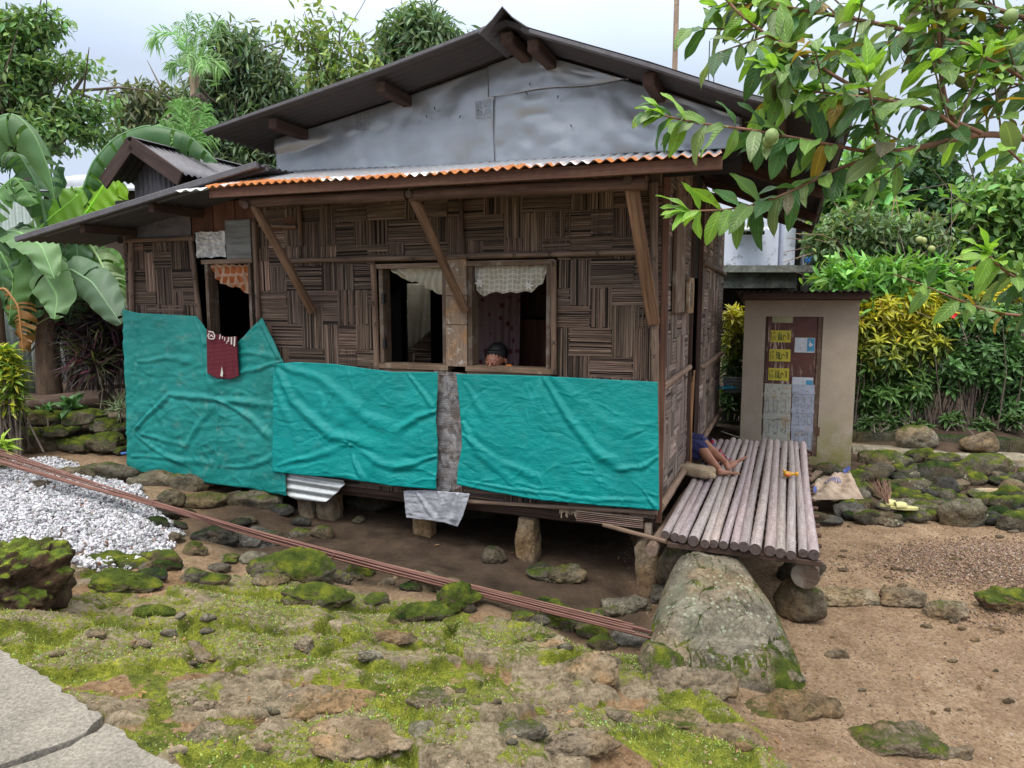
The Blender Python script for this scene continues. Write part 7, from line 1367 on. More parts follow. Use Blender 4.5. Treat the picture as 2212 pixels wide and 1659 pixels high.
# hedge and croton
def rosettes(name, blobs, Y, L, W, n, lv, seed, parent, colf, dep=.8, mat=None, up=.5, stems=True, gz=.4, updir=.8):
    r = np.random.RandomState(seed); C = []; tot = sum(b[2] * b[3] for b in blobs); D = []
    for (px, py, rx, ry, *ex) in blobs:
        yy = Y + (ex[0] if ex else 0); c = atY(px, py, yy); R_ = np.array([rx, (rx + ry) / 2 * dep, ry]) * yy / F_PX; k = max(1, int(n * rx * ry / tot)); d = unit(r.randn(k, 3)); C.append(c + d * R_ * (.45 + .6 * r.rand(k, 1))); D.append(d)
    C = np.vstack(C); D = unit(np.vstack(D) * .6 + np.array([0, 0, updir]) + r.randn(len(C), 3) * .25); k = len(C)
    x = unit(np.cross(D, r.randn(k, 3))); y = np.cross(D, x); a = (np.arange(lv) * 2.4)[None, :] + r.rand(k, 1) * 6; el = np.linspace(1.15, -.15, lv)[None, :] + r.uniform(-.15, .15, (k, lv))
    U = (np.cos(a) * np.cos(el))[..., None] * x[:, None] + (np.sin(a) * np.cos(el))[..., None] * y[:, None] + np.sin(el)[..., None] * D[:, None]; N = (-np.cos(a) * np.sin(el))[..., None] * x[:, None] - (np.sin(a) * np.sin(el))[..., None] * y[:, None] + np.cos(el)[..., None] * D[:, None]
    P = C[:, None] - D[:, None] * (np.linspace(0, .5, lv)[None, :, None] * L); l = (L * r.uniform(.75, 1.2, (k, lv)) * (.6 + .4 * np.sin(np.linspace(.2, 2.6, lv)))[None]).reshape(-1); cb = np.repeat(np.clip(1 + .3 * r.randn(k), .5, 1.7), lv)
    P = P.reshape(-1, 3); col = colf(P, cb, r, np.tile(np.linspace(0, 1, lv), k)); V, Fq, cc, T = foliage_quads(P, unit(N.reshape(-1, 3)), unit(U.reshape(-1, 3)), l, l * W, col, fold=.15, bend=up); o = link(name, arr_mesh(name, V, Fq, np.clip(cc, 0, .95), T), mat or M_LG, parent)
    if stems:
        m = MB()
        for q in r.choice(k, min(k, 60), replace=False): p = C[q]; b = np.array([p[0] + r.randn() * .12, p[1] + r.randn() * .1, gz]); m.tube([b, (b + p) / 2 + r.randn(3) * .05, p], [.009, .007, .003], 5); 
        m.build('stems', M_BARK, parent)
    return o, C
def cr_col(zlo, zhi, g=(.08, .16, .04), ye=(.68, .62, .06)):
    def f(P, cb, r, s):
        k = np.clip((P[:, 2] - zlo) / (zhi - zlo) + r.randn(len(P)) * .14 - s * .45 + .18, 0, 1)[:, None]; c = np.array(g) * (1 - k) + np.array(ye) * k; m = (r.rand(len(P)) < .06)[:, None] * k; return (c * (1 - m) + np.array([.62, .36, .04]) * m) * cb[:, None]
    return f
def zY(py, Y): return atY(1106, py, Y)[2]
cro = thing('croton_bush', (atY(1950, 800, 9.7)[0], 9.7, .4), 'yellow-topped croton hedge with pointed leaves right of the outhouse', 'bush')
rosettes('foliage', [(1880, 690, 50, 45), (1930, 665, 60, 35), (1980, 660, 60, 32), (1900, 760, 60, 60), (1990, 730, 60, 60), (2030, 690, 40, 40), (1890, 850, 50, 50), (1960, 830, 60, 60)], 9.7, .17, .3, 520, 13, 1, cro, cr_col(zY(800, 9.7), zY(650, 9.7)))
hb_ = thing('hibiscus_bush', (atY(2120, 800, 9.6)[0], 9.6, .4), 'dark green leafy hibiscus hedge at the right edge with one red flower', 'bush')
_, HC = rosettes('foliage', [(2080, 690, 60, 35), (2160, 690, 60, 40), (2130, 770, 80, 60), (2200, 790, 60, 70), (2060, 790, 50, 60), (2180, 870, 60, 40), (2050, 700, 40, 30)], 9.6, .13, .5, 560, 10, 2, hb_, lambda P, cb, r, s: np.array([.085, .18, .055]) * cb[:, None] * np.where((P[:, 2] > zY(700, 9.6)) & (r.rand(len(P)) < .4), 1.7, 1)[:, None])
cr3 = thing('croton_bush', (atY(2170, 700, 10.4)[0], 10.4, .4), 'small yellow croton behind the hibiscus at the right edge', 'bush'); rosettes('foliage', [(2150, 640, 34, 14), (2200, 620, 26, 18)], 10.0, .17, .3, 40, 12, 12, cr3, cr_col(zY(720, 10), zY(640, 10)))
fl = MB(); fc = atY(2057, 680, 9.15)
for k in range(14): a = k * 2.4; r0 = .03 + .02 * (k % 3); tip = fc + np.array([math.cos(a) * .055, -.03 + .02 * (k % 2), math.sin(a) * .05]); sd_ = np.array([-math.sin(a), 0, math.cos(a)]) * .018; fl.poly([fc, fc + (tip - fc) * .6 + sd_, tip, fc + (tip - fc) * .6 - sd_])
fl.build('flower', m_plain('red_petal', (.60, .02, .02), .6), hb_)
cr2 = thing('croton_bush', (atY(1580, 800, 10)[0], 10, .4), 'yellow and dark green croton seen in the gap between house and outhouse', 'bush')
rosettes('foliage', [(1585, 680, 22, 28), (1590, 730, 24, 40), (1600, 800, 40, 60), (1580, 870, 34, 40), (1640, 700, 40, 50)], 10, .17, .28, 130, 13, 3, cr2, cr_col(zY(790, 10), zY(680, 10)))
cr4 = thing('shrub', (atY(1700, 900, 10.2)[0], 10.2, .4), 'dark shrub behind the outhouse', 'shrub'); rosettes('foliage', [(1690, 760, 70, 90), (1800, 760, 60, 90)], 10.3, .16, .3, 150, 11, 13, cr4, cr_col(9, 10))
low = lambda P, cb, r, s: np.array([.06, .12, .03]) * cb[:, None]
for k, (px, py, w) in enumerate(((1870, 915, 22), (1930, 905, 30), (1990, 920, 26), (2060, 905, 30), (2120, 915, 26), (2190, 905, 30))):
    g_ = thing('garden_plant', (atY(px, py, 9.3)[0], 9.3, .4), 'low green seedling plant on the bed behind the low walls', 'plant', 'low plants along the flower bed'); rosettes('foliage', [(px, py, w, 14)], 9.3, .12, .4, 14, 9, 40 + k, g_, low)
# left croton, spiky plants, small plants
lc = thing('croton_bush', (atY(10, 900, 6.9)[0], 6.9, .6), 'yellow-green croton at the left edge of the picture above the stone wall', 'bush')
rosettes('foliage', [(5, 790, 34, 40), (30, 830, 24, 26), (-20, 850, 40, 50), (20, 765, 16, 12), (30, 865, 20, 14)], 6.9, .17, .26, 62, 15, 5, lc, lambda P, cb, r, s: np.where((r.rand(len(P)) < .45)[:, None], np.array([.50, .50, .05]), np.array([.22, .36, .05])) * cb[:, None] * (1 - .4 * s[:, None]), gz=.6)
lc2 = thing('croton_bush', (atY(-10, 985, 6.4)[0], 6.4, .5), 'small yellow-green croton sprig low at the left edge beside the rods', 'bush'); rosettes('foliage', [(-5, 975, 22, 22), (12, 955, 12, 10)], 6.4, .14, .26, 10, 13, 6, lc2, lambda P, cb, r, s: np.array([.28, .40, .05]) * cb[:, None], gz=.5)
purp = lambda P, cb, r, s: np.where((r.rand(len(P)) < .25)[:, None], np.array([.075, .085, .035]), np.where((r.rand(len(P)) < .3)[:, None], np.array([.10, .03, .05]), np.array([.028, .018, .026]))) * cb[:, None]
for k, (bl, Y, n, lab) in enumerate(((([(150, 660, 60, 26), (120, 700, 40, 30), (190, 690, 40, 30)]), 8.4, 34, 'dark spiky dracaena with olive leaves under the banana leaves'), ([(225, 700, 34, 30), (250, 740, 20, 40), (200, 740, 40, 30)], 8.2, 34, 'deep purple spiky dracaena against the left end of the house'), ([(210, 775, 22, 14)], 7.9, 4, 'low black-purple dracaena tuft in front of the pale fence'))):
    d_ = thing('dracaena', (atY(bl[0][0], 850, Y)[0], Y, .8), lab, 'plant', None); rosettes('foliage', bl, Y, .40, .055, n, 26, 20 + k, d_, purp, up=.45, gz=.8)
sp = thing('spider_plant', (atY(262, 880, 7.7)[0], 7.7, .8), 'pale striped spider plant by the left end of the house', 'plant'); rosettes('foliage', [(262, 872, 6, 6), (250, 880, 6, 4)], 7.6, .24, .07, 4, 18, 30, sp, lambda P, cb, r, s: np.array([.22, .27, .17]) * cb[:, None], gz=.75)
for k, (px, py, L, lab) in enumerate(((157, 872, .17, 'low plant with round green leaves on the garden bed'), (98, 885, .12, 'low leafy seedling left of the round-leaved plant'))):
    s_ = thing('garden_plant', (atY(px, py, 7.55)[0], 7.55, .78), lab, 'plant'); rosettes('foliage', [(px, py, 16, 8)], 7.5, L, .62 if k == 0 else .4, 3 + 3 * k, 8, 33 + k, s_, lambda P, cb, r, s: np.array([.085, .19, .06]) * cb[:, None], gz=.78, up=.3)
# ---------------------------------------------------------------- banana plants
def ban_leaf(mb, rmb, pts, Y, w, col, seed, tears=.06, roll=.15, tilt=(0, -1, .3), wl=1., wr=1., hang=.0, n=46):
    """pts: pixel control points along the midrib (with optional depth offset); w: half width in metres"""
    r = np.random.RandomState(seed); C = np.array([atY(p[0], p[1], Y + (p[2] if len(p) > 2 else 0)) for p in pts]); L = np.concatenate([[0], np.cumsum(np.linalg.norm(np.diff(C, axis=0), axis=1))]); s = np.linspace(0, L[-1], n)
    P = np.stack([np.interp(s, L, C[:, k]) for k in range(3)], 1)
    for _ in range(6): P[1:-1] = (P[:-2] + P[1:-1] * 2 + P[2:]) / 4
    T = unit(np.gradient(P, axis=0)); N = unit(np.array(tilt, float)); N = unit(N[None] - T * (T @ N)[:, None]); S = np.cross(T, N); t_ = s / L[-1]
    prof = w * np.minimum(1, np.sin(np.clip(t_ * .93 + .07, 0, 1) * math.pi) ** .55)
    for sg, wm in ((1, wl), (-1, wr)):
        cuts = np.cumsum(r.rand(n) < tears); m_ = 6; G = np.zeros((n, m_, 3)); TC = np.zeros((n, m_, 3)); jit = r.uniform(-.25, .25, cuts[-1] + 1)[cuts] * (tears > 0); hg = (r.uniform(.2, 1, cuts[-1] + 1)[cuts]) * hang
        for j in range(m_):
            q = j / (m_ - 1); ph = roll * q * 1.2 + hg * q
            d = S * sg * np.cos(ph)[:, None] if hasattr(ph, 'shape') else S * sg * math.cos(ph)
            off = prof * wm * q; dn = -np.sin(ph if hasattr(ph, 'shape') else np.full(n, ph))
            G[:, j] = P + d * off[:, None] + N * (dn * off * .8)[:, None] - EZ[None] * (hg * off * .9 * q)[:, None] + T * (jit * off * .35 + .12 * off)[:, None] + N * (.02 * np.sin(t_ * 40 + j) * q)[:, None]
            TC[:, j] = np.stack([t_ * (L[-1] / 1.2), np.full(n, q * sg), t_ * 0], 1)
        st = 0
        for i in range(1, n + 1):
            if i == n or cuts[i] != cuts[i - 1]:
                e = min(i + 0, n)
                if e - st >= 2: k = vcol(col, .10); mb.grid(G[st:e], k, TC[st:e])
                elif tears > 0 and st + 2 <= n: mb.grid(G[st:st + 2], vcol(col, .10), TC[st:st + 2])
                st = i
    rmb.tube(P, .018 * (1.1 - t_ * .9), 6, tuple(min(1, c * 1.8 + .05) for c in col))
DG, MG, BG_, PG, OG = (.075, .16, .065), (.11, .23, .07), (.25, .46, .04), (.17, .30, .13), (.30, .30, .12)
def banana(lab, base, Y, leaves, seed, h=None, tr=.11):
    b = atY(base[0], base[1], Y); b[2] = .75; t_ = thing('banana_plant', b, lab, 'banana plant', 'banana plants at the left'); top = atY(h[0], h[1], Y); m = MB(); tt = np.linspace(0, 1, 14)[:, None]; m.tube(b + (top - b) * tt, tr * (1.15 - .5 * tt[:, 0]), 12, (.75, .62, .5), wob=.12, seed=seed); m.build('trunk', M_BARK, t_, smooth=True)
    for k, l in enumerate(leaves):
        mb, rm = MB(), MB(); ban_leaf(mb, rm, l[0], Y, l[1], l[2], seed * 10 + k, **(l[3] if len(l) > 3 else {})); rm.tube([atY(h[0], h[1] + 20, Y), atY(l[0][0][0], l[0][0][1], Y + (l[0][0][2] if len(l[0][0]) > 2 else 0))], [.03, .02], 6, tuple(c * 1.5 for c in l[2]))
        o = mb.build('leaf', M_BAN, t_, smooth=True); rm.build('midrib', M_BAN, o, smooth=True)
U_ = (0, -.5, 1)
banana('banana plant with a long torn leaf arching over towards the house', (170, 880), 8.6, [
 ([(170, 440), (200, 350), (250, 295), (320, 268), (400, 285), (470, 350)], .24, DG, dict(tears=.35, hang=1.2, tilt=U_, roll=.4)), ([(140, 470), (120, 520, -.2), (108, 600, -.4)], .16, DG, dict(roll=.5)), ([(150, 500), (190, 455), (238, 378)], .30, BG_, dict(tilt=(.1, -1, .5), roll=.1)), ([(170, 520), (215, 470), (262, 390)], .28, BG_, dict(tilt=(.3, -1, .6), roll=.15)),
 ([(118, 560), (106, 470), (128, 345)], .15, (.04, .10, .05), dict(roll=.6)), ([(190, 520), (215, 560, -.3), (250, 640, -.5), (272, 700, -.6)], .22, (.22, .31, .14), dict(tears=.5, hang=1.0, wl=.3)), ([(200, 540), (225, 560, -.1), (262, 640, -.2)], .20, (.10, .25, .04), dict(roll=.3))], 1, (165, 520))
banana('banana plant with bright upright leaves beside the low roof', (110, 880), 8.2, [
 ([(60, 520), (110, 470), (182, 412)], .27, (.17, .34, .04), dict(tilt=(0, -1, .4))), ([(110, 600), (150, 580, -.2), (200, 610, -.4), (262, 700, -.6)], .24, (.12, .20, .12), dict(roll=.4, tears=.06)), ([(30, 520), (60, 600, -.1), (72, 690, -.2)], .25, (.09, .19, .07), dict(roll=.2)), ([(55, 530), (95, 590, -.3), (125, 640, -.4), (118, 690, -.5)], .25, PG, dict(roll=.25)), ([(-5, 500), (40, 500, -.3), (90, 530, -.5), (118, 602, -.6)], .20, PG, dict(tilt=(0, -.7, 1), roll=.2)),
 ([(100, 480), (80, 400), (40, 330), (-30, 330)], .25, DG, dict(tilt=U_, hang=.9, tears=.25)), ([(20, 700), (90, 650), (150, 590)], .2, MG, dict(roll=.3)), ([(60, 720), (110, 650), (125, 540)], .22, MG, {}), ([(10, 640), (40, 560), (50, 480)], .24, (.055, .12, .07), {}), ([(150, 700), (170, 600), (165, 500)], .2, (.055, .12, .06), {})], 2, (90, 560), .13)
banana('banana plant at the left edge with a huge leaf curving over', (0, 880), 7.9, [
 ([(-60, 420), (-20, 260), (30, 240), (75, 290), (108, 370), (118, 430)], .24, (.10, .19, .08), dict(tears=.15, hang=.7, tilt=U_, roll=.4)), ([(-40, 500), (-10, 420), (30, 380), (80, 440)], .25, MG, dict(hang=.5, tilt=U_, tears=.3)), ([(-30, 640), (10, 620), (40, 660), (50, 760)], .18, (.30, .15, .05), dict(tears=.6, hang=1.)), ([(-40, 560), (0, 540), (30, 600), (20, 690)], .22, MG, dict(roll=.3)), ([(-60, 700), (-20, 600), (0, 520)], .26, DG, {}), ([(-30, 480), (0, 560), (10, 640)], .2, (.07, .15, .07), {})], 3, (-20, 560))
# ---------------------------------------------------------------- palms
def frond(mb, rm, pts, Y, L, seed, col, n=34, sag=.5, tilt=(0, -1, .2)):
    r = np.random.RandomState(seed); C = np.array([atY(p[0], p[1], Y + (p[2] if len(p) > 2 else 0)) for p in pts]); s0 = np.linspace(0, 1, len(C)); s = np.linspace(0, 1, n); P = np.stack([np.interp(s, s0, C[:, k]) for k in range(3)], 1)
    for _ in range(5): P[1:-1] = (P[:-2] + 2 * P[1:-1] + P[2:]) / 4
    T = unit(np.gradient(P, axis=0)); N = unit(np.array(tilt, float)); S = unit(np.cross(T, N[None])); rm.tube(P, .014 * (1.1 - s), 5, tuple(c * 1.6 for c in col)); prof = L * np.sin(np.clip(s * .85 + .15, 0, 1) * math.pi) ** .5
    for sg in (-1, 1):
        U = unit(S * sg * .8 + T * .9 + r.randn(n, 3) * .22); k = 3; c = np.array(col) * r.uniform(.7, 1.5, (n, 1)); w = .011; prof = prof * r.uniform(.75, 1.1, n)
        mid = P + U * (prof * .5)[:, None] - EZ * (prof * .10 * sag)[:, None]; tip = P + U * (prof * .9)[:, None] - EZ * (prof * (.35 + .5 * sag))[:, None] * .8; Wd = unit(np.cross(U, N[None] + r.randn(n, 3) * .3)) * w
        V = np.stack([P - Wd * .4, P + Wd * .4, mid + Wd, mid - Wd, tip], 1).reshape(-1, 3); b = (np.arange(n) * 5)[:, None]; T_ = np.tile(np.array([[0, .5, 0]] * 5), (n, 1)); mb.add(V, [b + np.array([0, 1, 2, 3]), b + np.array([3, 2, 4])], np.repeat(c, 5, 0), T_)
def palm(lab, base, top, Y, fr, seed, r0=.08, L=.40, col=(.17, .32, .11), shaft=None):
    b = atY(base[0], base[1], Y); b[2] = .6; t_ = thing('areca_palm', b, lab, 'palm', 'areca palms behind the house'); tp = atY(top[0], top[1], Y); m = MB(); tt = np.linspace(0, 1, 30)[:, None]; p = b + (tp - b) * tt; rr = r0 * (1.1 - .3 * tt[:, 0]) * (1 + .04 * np.sin(tt[:, 0] * 140)); m.tube(p, rr, 10, (2.0, 2.0, 1.7), seed=seed); m.build('trunk', M_BARK, t_, smooth=True)
    if shaft: m = MB(); m.tube([atY(shaft[0], shaft[1], Y), tp], [.055, .04], 10, (.10, .19, .07)); m.build('crownshaft', M_LG, t_, smooth=True)
    for k, f in enumerate(fr): mb, rm = MB(), MB(); frond(mb, rm, f[0], Y, L * (f[1] if len(f) > 1 else 1), seed * 20 + k, vcol(col, .2)); o = mb.build('frond', M_LG, t_); rm.build('rachis', M_LG, o)
palm('tall slender areca palm with a drooping crown against the sky', (428, 700), (419, 150), 11, [([(418, 155), (400, 90), (412, 25)], .8), ([(418, 150), (424, 90), (432, 28)], .8), ([(416, 150), (380, 70), (335, 70), (333, 95)], .9), ([(418, 150), (405, 100, .3), (380, 45, .5)], .8), ([(420, 150), (450, 90), (468, 45), (475, 55)], .9), ([(420, 155), (455, 125), (480, 150)], .8), ([(416, 155), (385, 130), (364, 150)], .8), ([(418, 150), (415, 110, -.5), (398, 130, -.8)], .7), ([(419, 150), (432, 120, -.5), (440, 150, -.8)], .7)], 1, shaft=(423, 205))
palm('younger areca palm with upright fans just behind the low roof', (400, 700), (408, 312), 10.2, [([(408, 312), (395, 260), (370, 218)],), ([(408, 312), (410, 250), (422, 212)],), ([(408, 312), (430, 270), (448, 225)],), ([(408, 312), (375, 280), (345, 268)],), ([(408, 312), (440, 290), (462, 262)],), ([(408, 312), (385, 300), (360, 300)], .8), ([(408, 312), (400, 250, .3), (392, 212, .3)],)], 2, L=.34, col=(.13, .27, .07))
m = MB(); nb = atY(430, 220, 10.9); rs = np.random.RandomState(3)
for k in range(90): d = unit(rs.randn(3)); e = unit(np.cross(d, rs.randn(3))); m.tube([nb + d * .10 + e * .08, nb + d * .13, nb + d * .10 - e * .08], .004, 4)
tag(m.build('dry_flower_bunch', M_BARK, None), 'dry tangled bunch clinging to the tall palm trunk', 'flower bunch')
# ---------------------------------------------------------------- guava tree in the foreground, right
gua = thing('guava_tree', (2.75, 2.5, 0.0), 'guava tree reaching in from the right with ribbed leaves and round green fruit', 'tree')
rg = np.random.RandomState(7); GV = []; GMB = MB(); BR = MB()
lu = np.linspace(0, 1, 10); LW = np.sin(lu ** .85 * math.pi) ** .72
def gleaf(P, U, N, L, W, col, curl, seed):
    U = U / np.linalg.norm(U); N = N - U * (U @ N); N /= np.linalg.norm(N); S = np.cross(U, N); G = np.zeros((10, 7, 3)); T = np.zeros((10, 7, 3)); ang = curl * lu; cx = np.concatenate([[0], np.cumsum(np.cos(ang[:-1]))]) / 9; cz = np.concatenate([[0], np.cumsum(-np.sin(ang[:-1]))]) / 9; v = np.linspace(-1, 1, 7); fold = rg.uniform(.1, .45); ph = rg.rand() * 6; tw = rg.uniform(-.5, .5)
    for j in range(7):
        a = v[j]; wv = .05 * math.sin(ph + j) ; G[:, j] = P + U * (cx * L)[:, None] + N * (cz * L)[:, None] + S * (LW * W * a)[:, None] + N * (LW * W * (abs(a) * fold + tw * a * lu) + .03 * L * np.sin(lu * 11 + ph + a * 2) * abs(a))[:, None]; T[:, j] = np.stack([lu, lu * 0 + a, lu * 0], 1)
    GMB.grid(G, col, T)
def gcol(tip=0.):
    x = rg.rand()
    if tip > .6: return np.array([.24, .42, .07]) * rg.uniform(.8, 1.2)
    if x < .40: return np.array([.06, .14, .05]) * rg.uniform(.7, 1.4)
    if x < .72: return np.array([.15, .26, .065]) * rg.uniform(.7, 1.3)
    if x < .86: return np.array([.20, .27, .13]) * rg.uniform(.8, 1.2)
    if x < .90: return np.array([.13, .24, .06]) * rg.uniform(.7, 1.3)
    if x < .95: return np.array([.11, .10, .06]) * rg.uniform(.7, 1.2)
    return np.array([.33, .22, .03]) * rg.uniform(.7, 1.1)
def gbranch(pts, Y0, Y1, r0, r1, leaf=1., step=44, tipr=True, lo=0.0, twigs=0, L0=.118):
    n = len(pts); C = np.array([atY(p[0], p[1], Y0 + (Y1 - Y0) * k / (n - 1)) for k, p in enumerate(pts)]); L = np.concatenate([[0], np.cumsum(np.linalg.norm(np.diff(C, axis=0), axis=1))]); m_ = max(8, int(L[-1] / .03)); s = np.linspace(0, L[-1], m_); P = np.stack([np.interp(s, L, C[:, k]) for k in range(3)], 1)
    for _ in range(4): P[1:-1] = (P[:-2] + 2 * P[1:-1] + P[2:]) / 4
    BR.tube(P, r0 + (r1 - r0) * s / L[-1], 8, (1.7, 1.15, .95), wob=.1, seed=int(s[-1] * 100)); T = unit(np.gradient(P, axis=0)); q = lo * L[-1]; alt = 0
    while leaf and q < L[-1]:
        i = min(m_ - 1, int(q / L[-1] * (m_ - 1))); f = q / L[-1]; t_ = T[i]
        for sg in (-1, 1):
            if rg.rand() > leaf: continue
            sd = unit(np.cross(t_, [0, 1, 0])) if alt % 2 else np.array([0, 1., 0]); U = t_ * rg.uniform(.15, .7) + sd * sg * rg.uniform(.4, .8) + np.array([0, 0, -rg.uniform(.1, 1.0) * (1 - .7 * f)]); Nn = np.array([rg.randn() * .35, -.35 + rg.randn() * .4, .9]); l = L0 * rg.uniform(.7, 1.2) * (1 - .3 * (f > .93)); gleaf(P[i] + t_ * 0.0, U, Nn, l, l * rg.uniform(.155, .205), gcol(f if f > .88 else 0), rg.uniform(.2, 1.0), i)
        q += step * 2.2 / F_PX * rg.uniform(.6, 1.1); alt += 1
    if tipr:
        for k in range(6): a = k * 2.4; U = T[-1] * 1.0 + np.array([math.cos(a), math.sin(a) * .6, math.sin(a)]) * .6; l = L0 * rg.uniform(.6, .95); gleaf(P[-1], U, np.array([0, -.4, 1.]), l, l * .16, gcol(1.), rg.uniform(.2, .7), k)
    for k in range(twigs):
        f = rg.uniform(max(.1, lo), .95); i = int(f * (m_ - 1)); a = rg.uniform(-.5, 1.0) * (1 if rg.rand() < .8 else -1); px0 = P[i]; d = unit(T[i] * .6 + np.array([rg.randn() * .35, rg.randn() * .25, a])); Lt = rg.uniform(.10, .22); e = px0 + d * Lt; tp = np.array([px0 + d * Lt * z for z in (0, .35, .7, 1)]); BR.tube(tp, [.0035, .003, .0025, .002], 6, (1.2, 1.1, .8))
        for z in (.3, .55, .8, 1.0):
            for sg in (-1, 1): sd = unit(np.cross(d, [0, 1, 0])) if int(z * 20) % 2 else np.array([0, 1., 0]); U = d * .5 + sd * sg * .75 + np.array([0, 0, -rg.uniform(0, .7)]); l = L0 * rg.uniform(.65, 1.1); gleaf(px0 + d * Lt * z, U, np.array([rg.randn() * .3, -.35, .9]), l, l * rg.uniform(.155, .205), gcol(.8 if (z == 1 and rg.rand() < .6) else 0), rg.uniform(.2, .9), k)
J = (1899, 333)
gbranch([(2560, 330), (2330, 330), (2212, 298), (2141, 288), (2074, 296), (2023, 312), J], 2.35, 2.15, .014, .008, leaf=.25, tipr=False, lo=.5, twigs=3)
gbranch([J, (1805, 315), (1738, 302), (1671, 289), (1590, 275), (1510, 268), (1436, 250)], 2.15, 2.0, .0062, .0022, leaf=.95, step=30, lo=.25, twigs=1)
gbranch([J, (1805, 366), (1721, 407), (1657, 437), (1570, 455), (1490, 455)], 2.15, 2.05, .0062, .002, leaf=.95, step=27, lo=.22)
gbranch([(2120, 288), (2000, 235), (1839, 188), (1771, 144), (1704, 101), (1620, 54), (1560, -10)], 2.2, 2.25, .008, .004, leaf=.8, step=34, tipr=False, lo=.12, twigs=7)
gbranch([(2560, 200), (2212, 116), (2107, 100), (1993, 77), (1939, 60), (1839, 40), (1704, 17), (1600, -10)], 2.5, 2.3, .014, .004, leaf=.85, step=34, tipr=False, lo=.2, twigs=13)
gbranch([(2080, 292), (2040, 230), (2033, 168), (2025, 60), (2040, -40)], 2.2, 2.2, .008, .005, leaf=.85, step=32, tipr=False, twigs=5)
gbranch([(2085, 292), (2007, 228), (1906, 215), (1830, 205), (1758, 198)], 2.15, 2.1, .006, .003, leaf=.8, step=34, lo=.1, twigs=3)
gbranch([(1905, 330), (1895, 270), (1880, 220), (1872, 165)], 2.1, 2.0, .005, .0025, leaf=1., step=26, L0=.13)
gbranch([(2560, 120), (2212, 40), (2110, 5), (2000, -30)], 2.6, 2.5, .012, .006, leaf=.8, step=34, tipr=False, lo=.3, twigs=8)
gbranch([(1720, 120), (1700, 170), (1672, 150)], 2.1, 2.05, .004, .002, leaf=1., step=22, L0=.11); gbranch([(1640, 100), (1660, 160), (1690, 200), (1700, 240)], 2.15, 2.1, .004, .002, leaf=1., step=24, tipr=False)
gbranch([(2560, 420), (2330, 300), (2240, 190), (2180, 150), (2120, 120)], 2.4, 2.3, .012, .004, leaf=.6, step=40, lo=.4, twigs=5); gbranch([(1680, 20), (1600, 5), (1530, 15)], 2.3, 2.3, .004, .002, leaf=1., step=24, tipr=False)
gbranch([(2560, 60), (2300, 90), (2180, 60), (2060, 40), (1960, 0)], 2.6, 2.45, .008, .003, leaf=.9, step=30, lo=.3, twigs=9, L0=.11); gbranch([(2400, 200), (2250, 190), (2150, 175), (2070, 150)], 2.5, 2.4, .006, .003, leaf=.9, step=30, lo=.2, twigs=5, L0=.11); gbranch([(1960, 62), (1900, 110), (1850, 125), (1790, 120)], 2.3, 2.25, .004, .002, leaf=.95, step=26, twigs=2)
gbranch([(2300, 420), (2230, 380), (2190, 330), (2160, 310)], 2.2, 2.1, .005, .003, leaf=.8, step=40, tipr=False)
gbranch([(2560, 700), (2300, 690), (2144, 676), (2050, 640), (1985, 612), (1930, 592)], 2.3, 2.1, .007, .002, leaf=.55, step=40, lo=.35, L0=.09, tipr=False); gbranch([(2400, 700), (2280, 640), (2190, 600), (2150, 570), (2130, 545)], 2.1, 1.9, .006, .003, leaf=1., step=26, L0=.12, lo=.35, twigs=2)
m = MB(); tt = np.linspace(0, 1, 20)[:, None]; b0 = np.array([2.75, 2.5, -.05]); b1 = atY(2560, 330, 2.35); m.tube(b0 + (b1 - b0) * tt + np.array([.06, 0, 0]) * np.sin(tt * 4), .06 * (1.2 - .7 * tt[:, 0]), 12, (1.6, 1.2, 1), wob=.1)
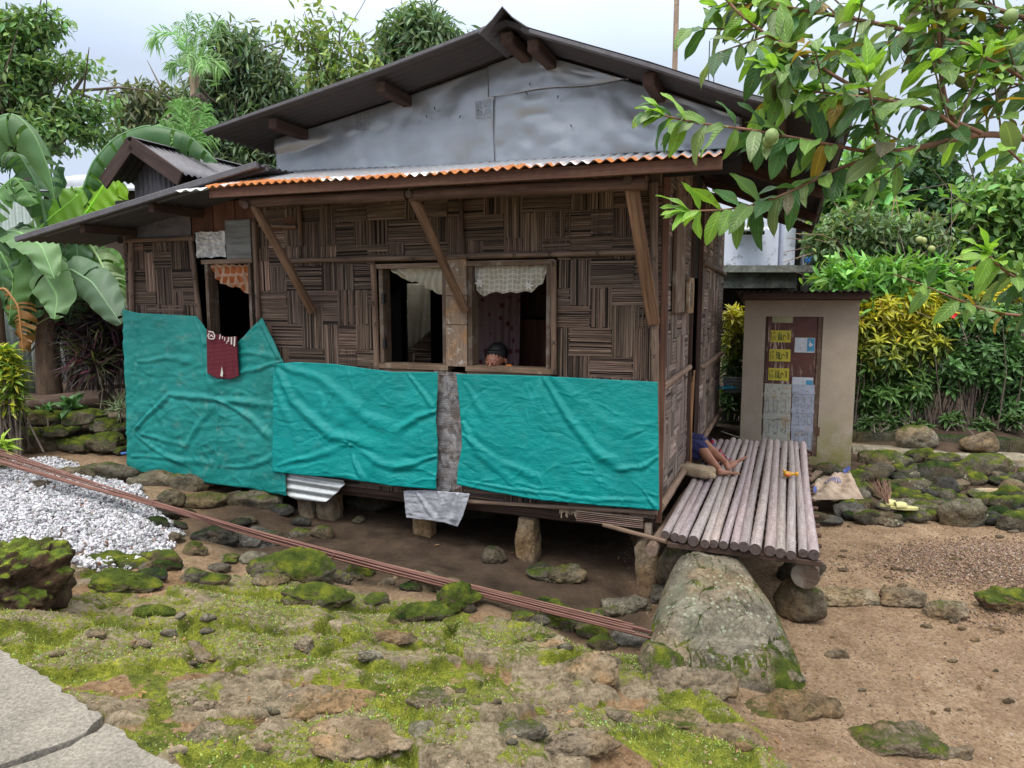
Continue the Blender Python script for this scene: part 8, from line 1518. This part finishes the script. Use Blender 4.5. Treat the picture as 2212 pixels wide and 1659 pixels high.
for e in ((2560, 200, 2.5), (2560, 120, 2.6), (2560, 420, 2.4), (2560, 700, 2.3), (2400, 700, 2.1)): s0 = b0 + (b1 - b0) * (.75 if e[1] < 500 else .55); e_ = atY(*e); m.tube([s0, (s0 + e_) / 2, e_], [.022, .018, .013 if e[1] < 500 else .007], 8, (1.6, 1.2, 1))
m.build('trunk', M_BARK, gua, smooth=True); BR.build('branches', M_BARK, gua, smooth=True); GMB.build('leaves', M_GUA, gua, smooth=True)
t = NT('guava_fruit'); M_FRU = t.done(t.mix(t.rng(t.noise(t.pos(), 60, 4), .3, .7), (.16, .24, .07), (.25, .33, .12)), .5, t.bump(t.noise(t.pos(), 90, 3), .4, .003))
for px, py, r, Y in ((1667, 294, .019, 2.0), (1658, 306, .015, 2.02), (2183, 36, .022, 2.4)):
    D, Fc = ico(3); q = atY(px, py, Y); o = link('fruit', arr_mesh('fruit', D * np.array([r, r, r * 1.12]) + q, Fc, np.ones((len(D), 3)), smooth=True), M_FRU, gua)
for k, (px, py) in enumerate(((1989, 526), (1994, 520), (2012, 538), (1923, 606))):
    D, Fc = ico(3); q = atY(px + (0 if k else -3), py - (8 if k == 0 else 0), 10.0); o = link('citrus_fruit', arr_mesh('fruit', D * .05, Fc, np.ones((len(D), 3)), smooth=True), m_plain('citrus', (.33, .36, .13), .5)); o.location = q.tolist(); o.parent = bpy.data.objects['citrus_tree']; o.matrix_parent_inverse = wmat(o.parent).inverted()
# ---------------------------------------------------------------- far wood closing the view
fw_ = [(x, 560 + 20 * math.sin(x * .01), 190, 90 + 25 * math.sin(x * .023)) for x in range(-1200, 3700, 230)]
o, _ = crown('far_wood', fw_, 24, .3, .5, .55, (.045, .085, .04), 1500, 16, 99, None, cr=.5); tag(o, 'far belt of dim green trees closing the view behind the house', 'wood', None, 'stuff')
o, _ = crown('far_wood', [(x, 540, 150, 110) for x in range(-500, 380, 140)], 17, .3, .35, .5, (.05, .10, .04), 420, 20, 98, None, cr=.4); tag(o, 'mass of green leaves behind the banana plants', 'wood', None, 'stuff')
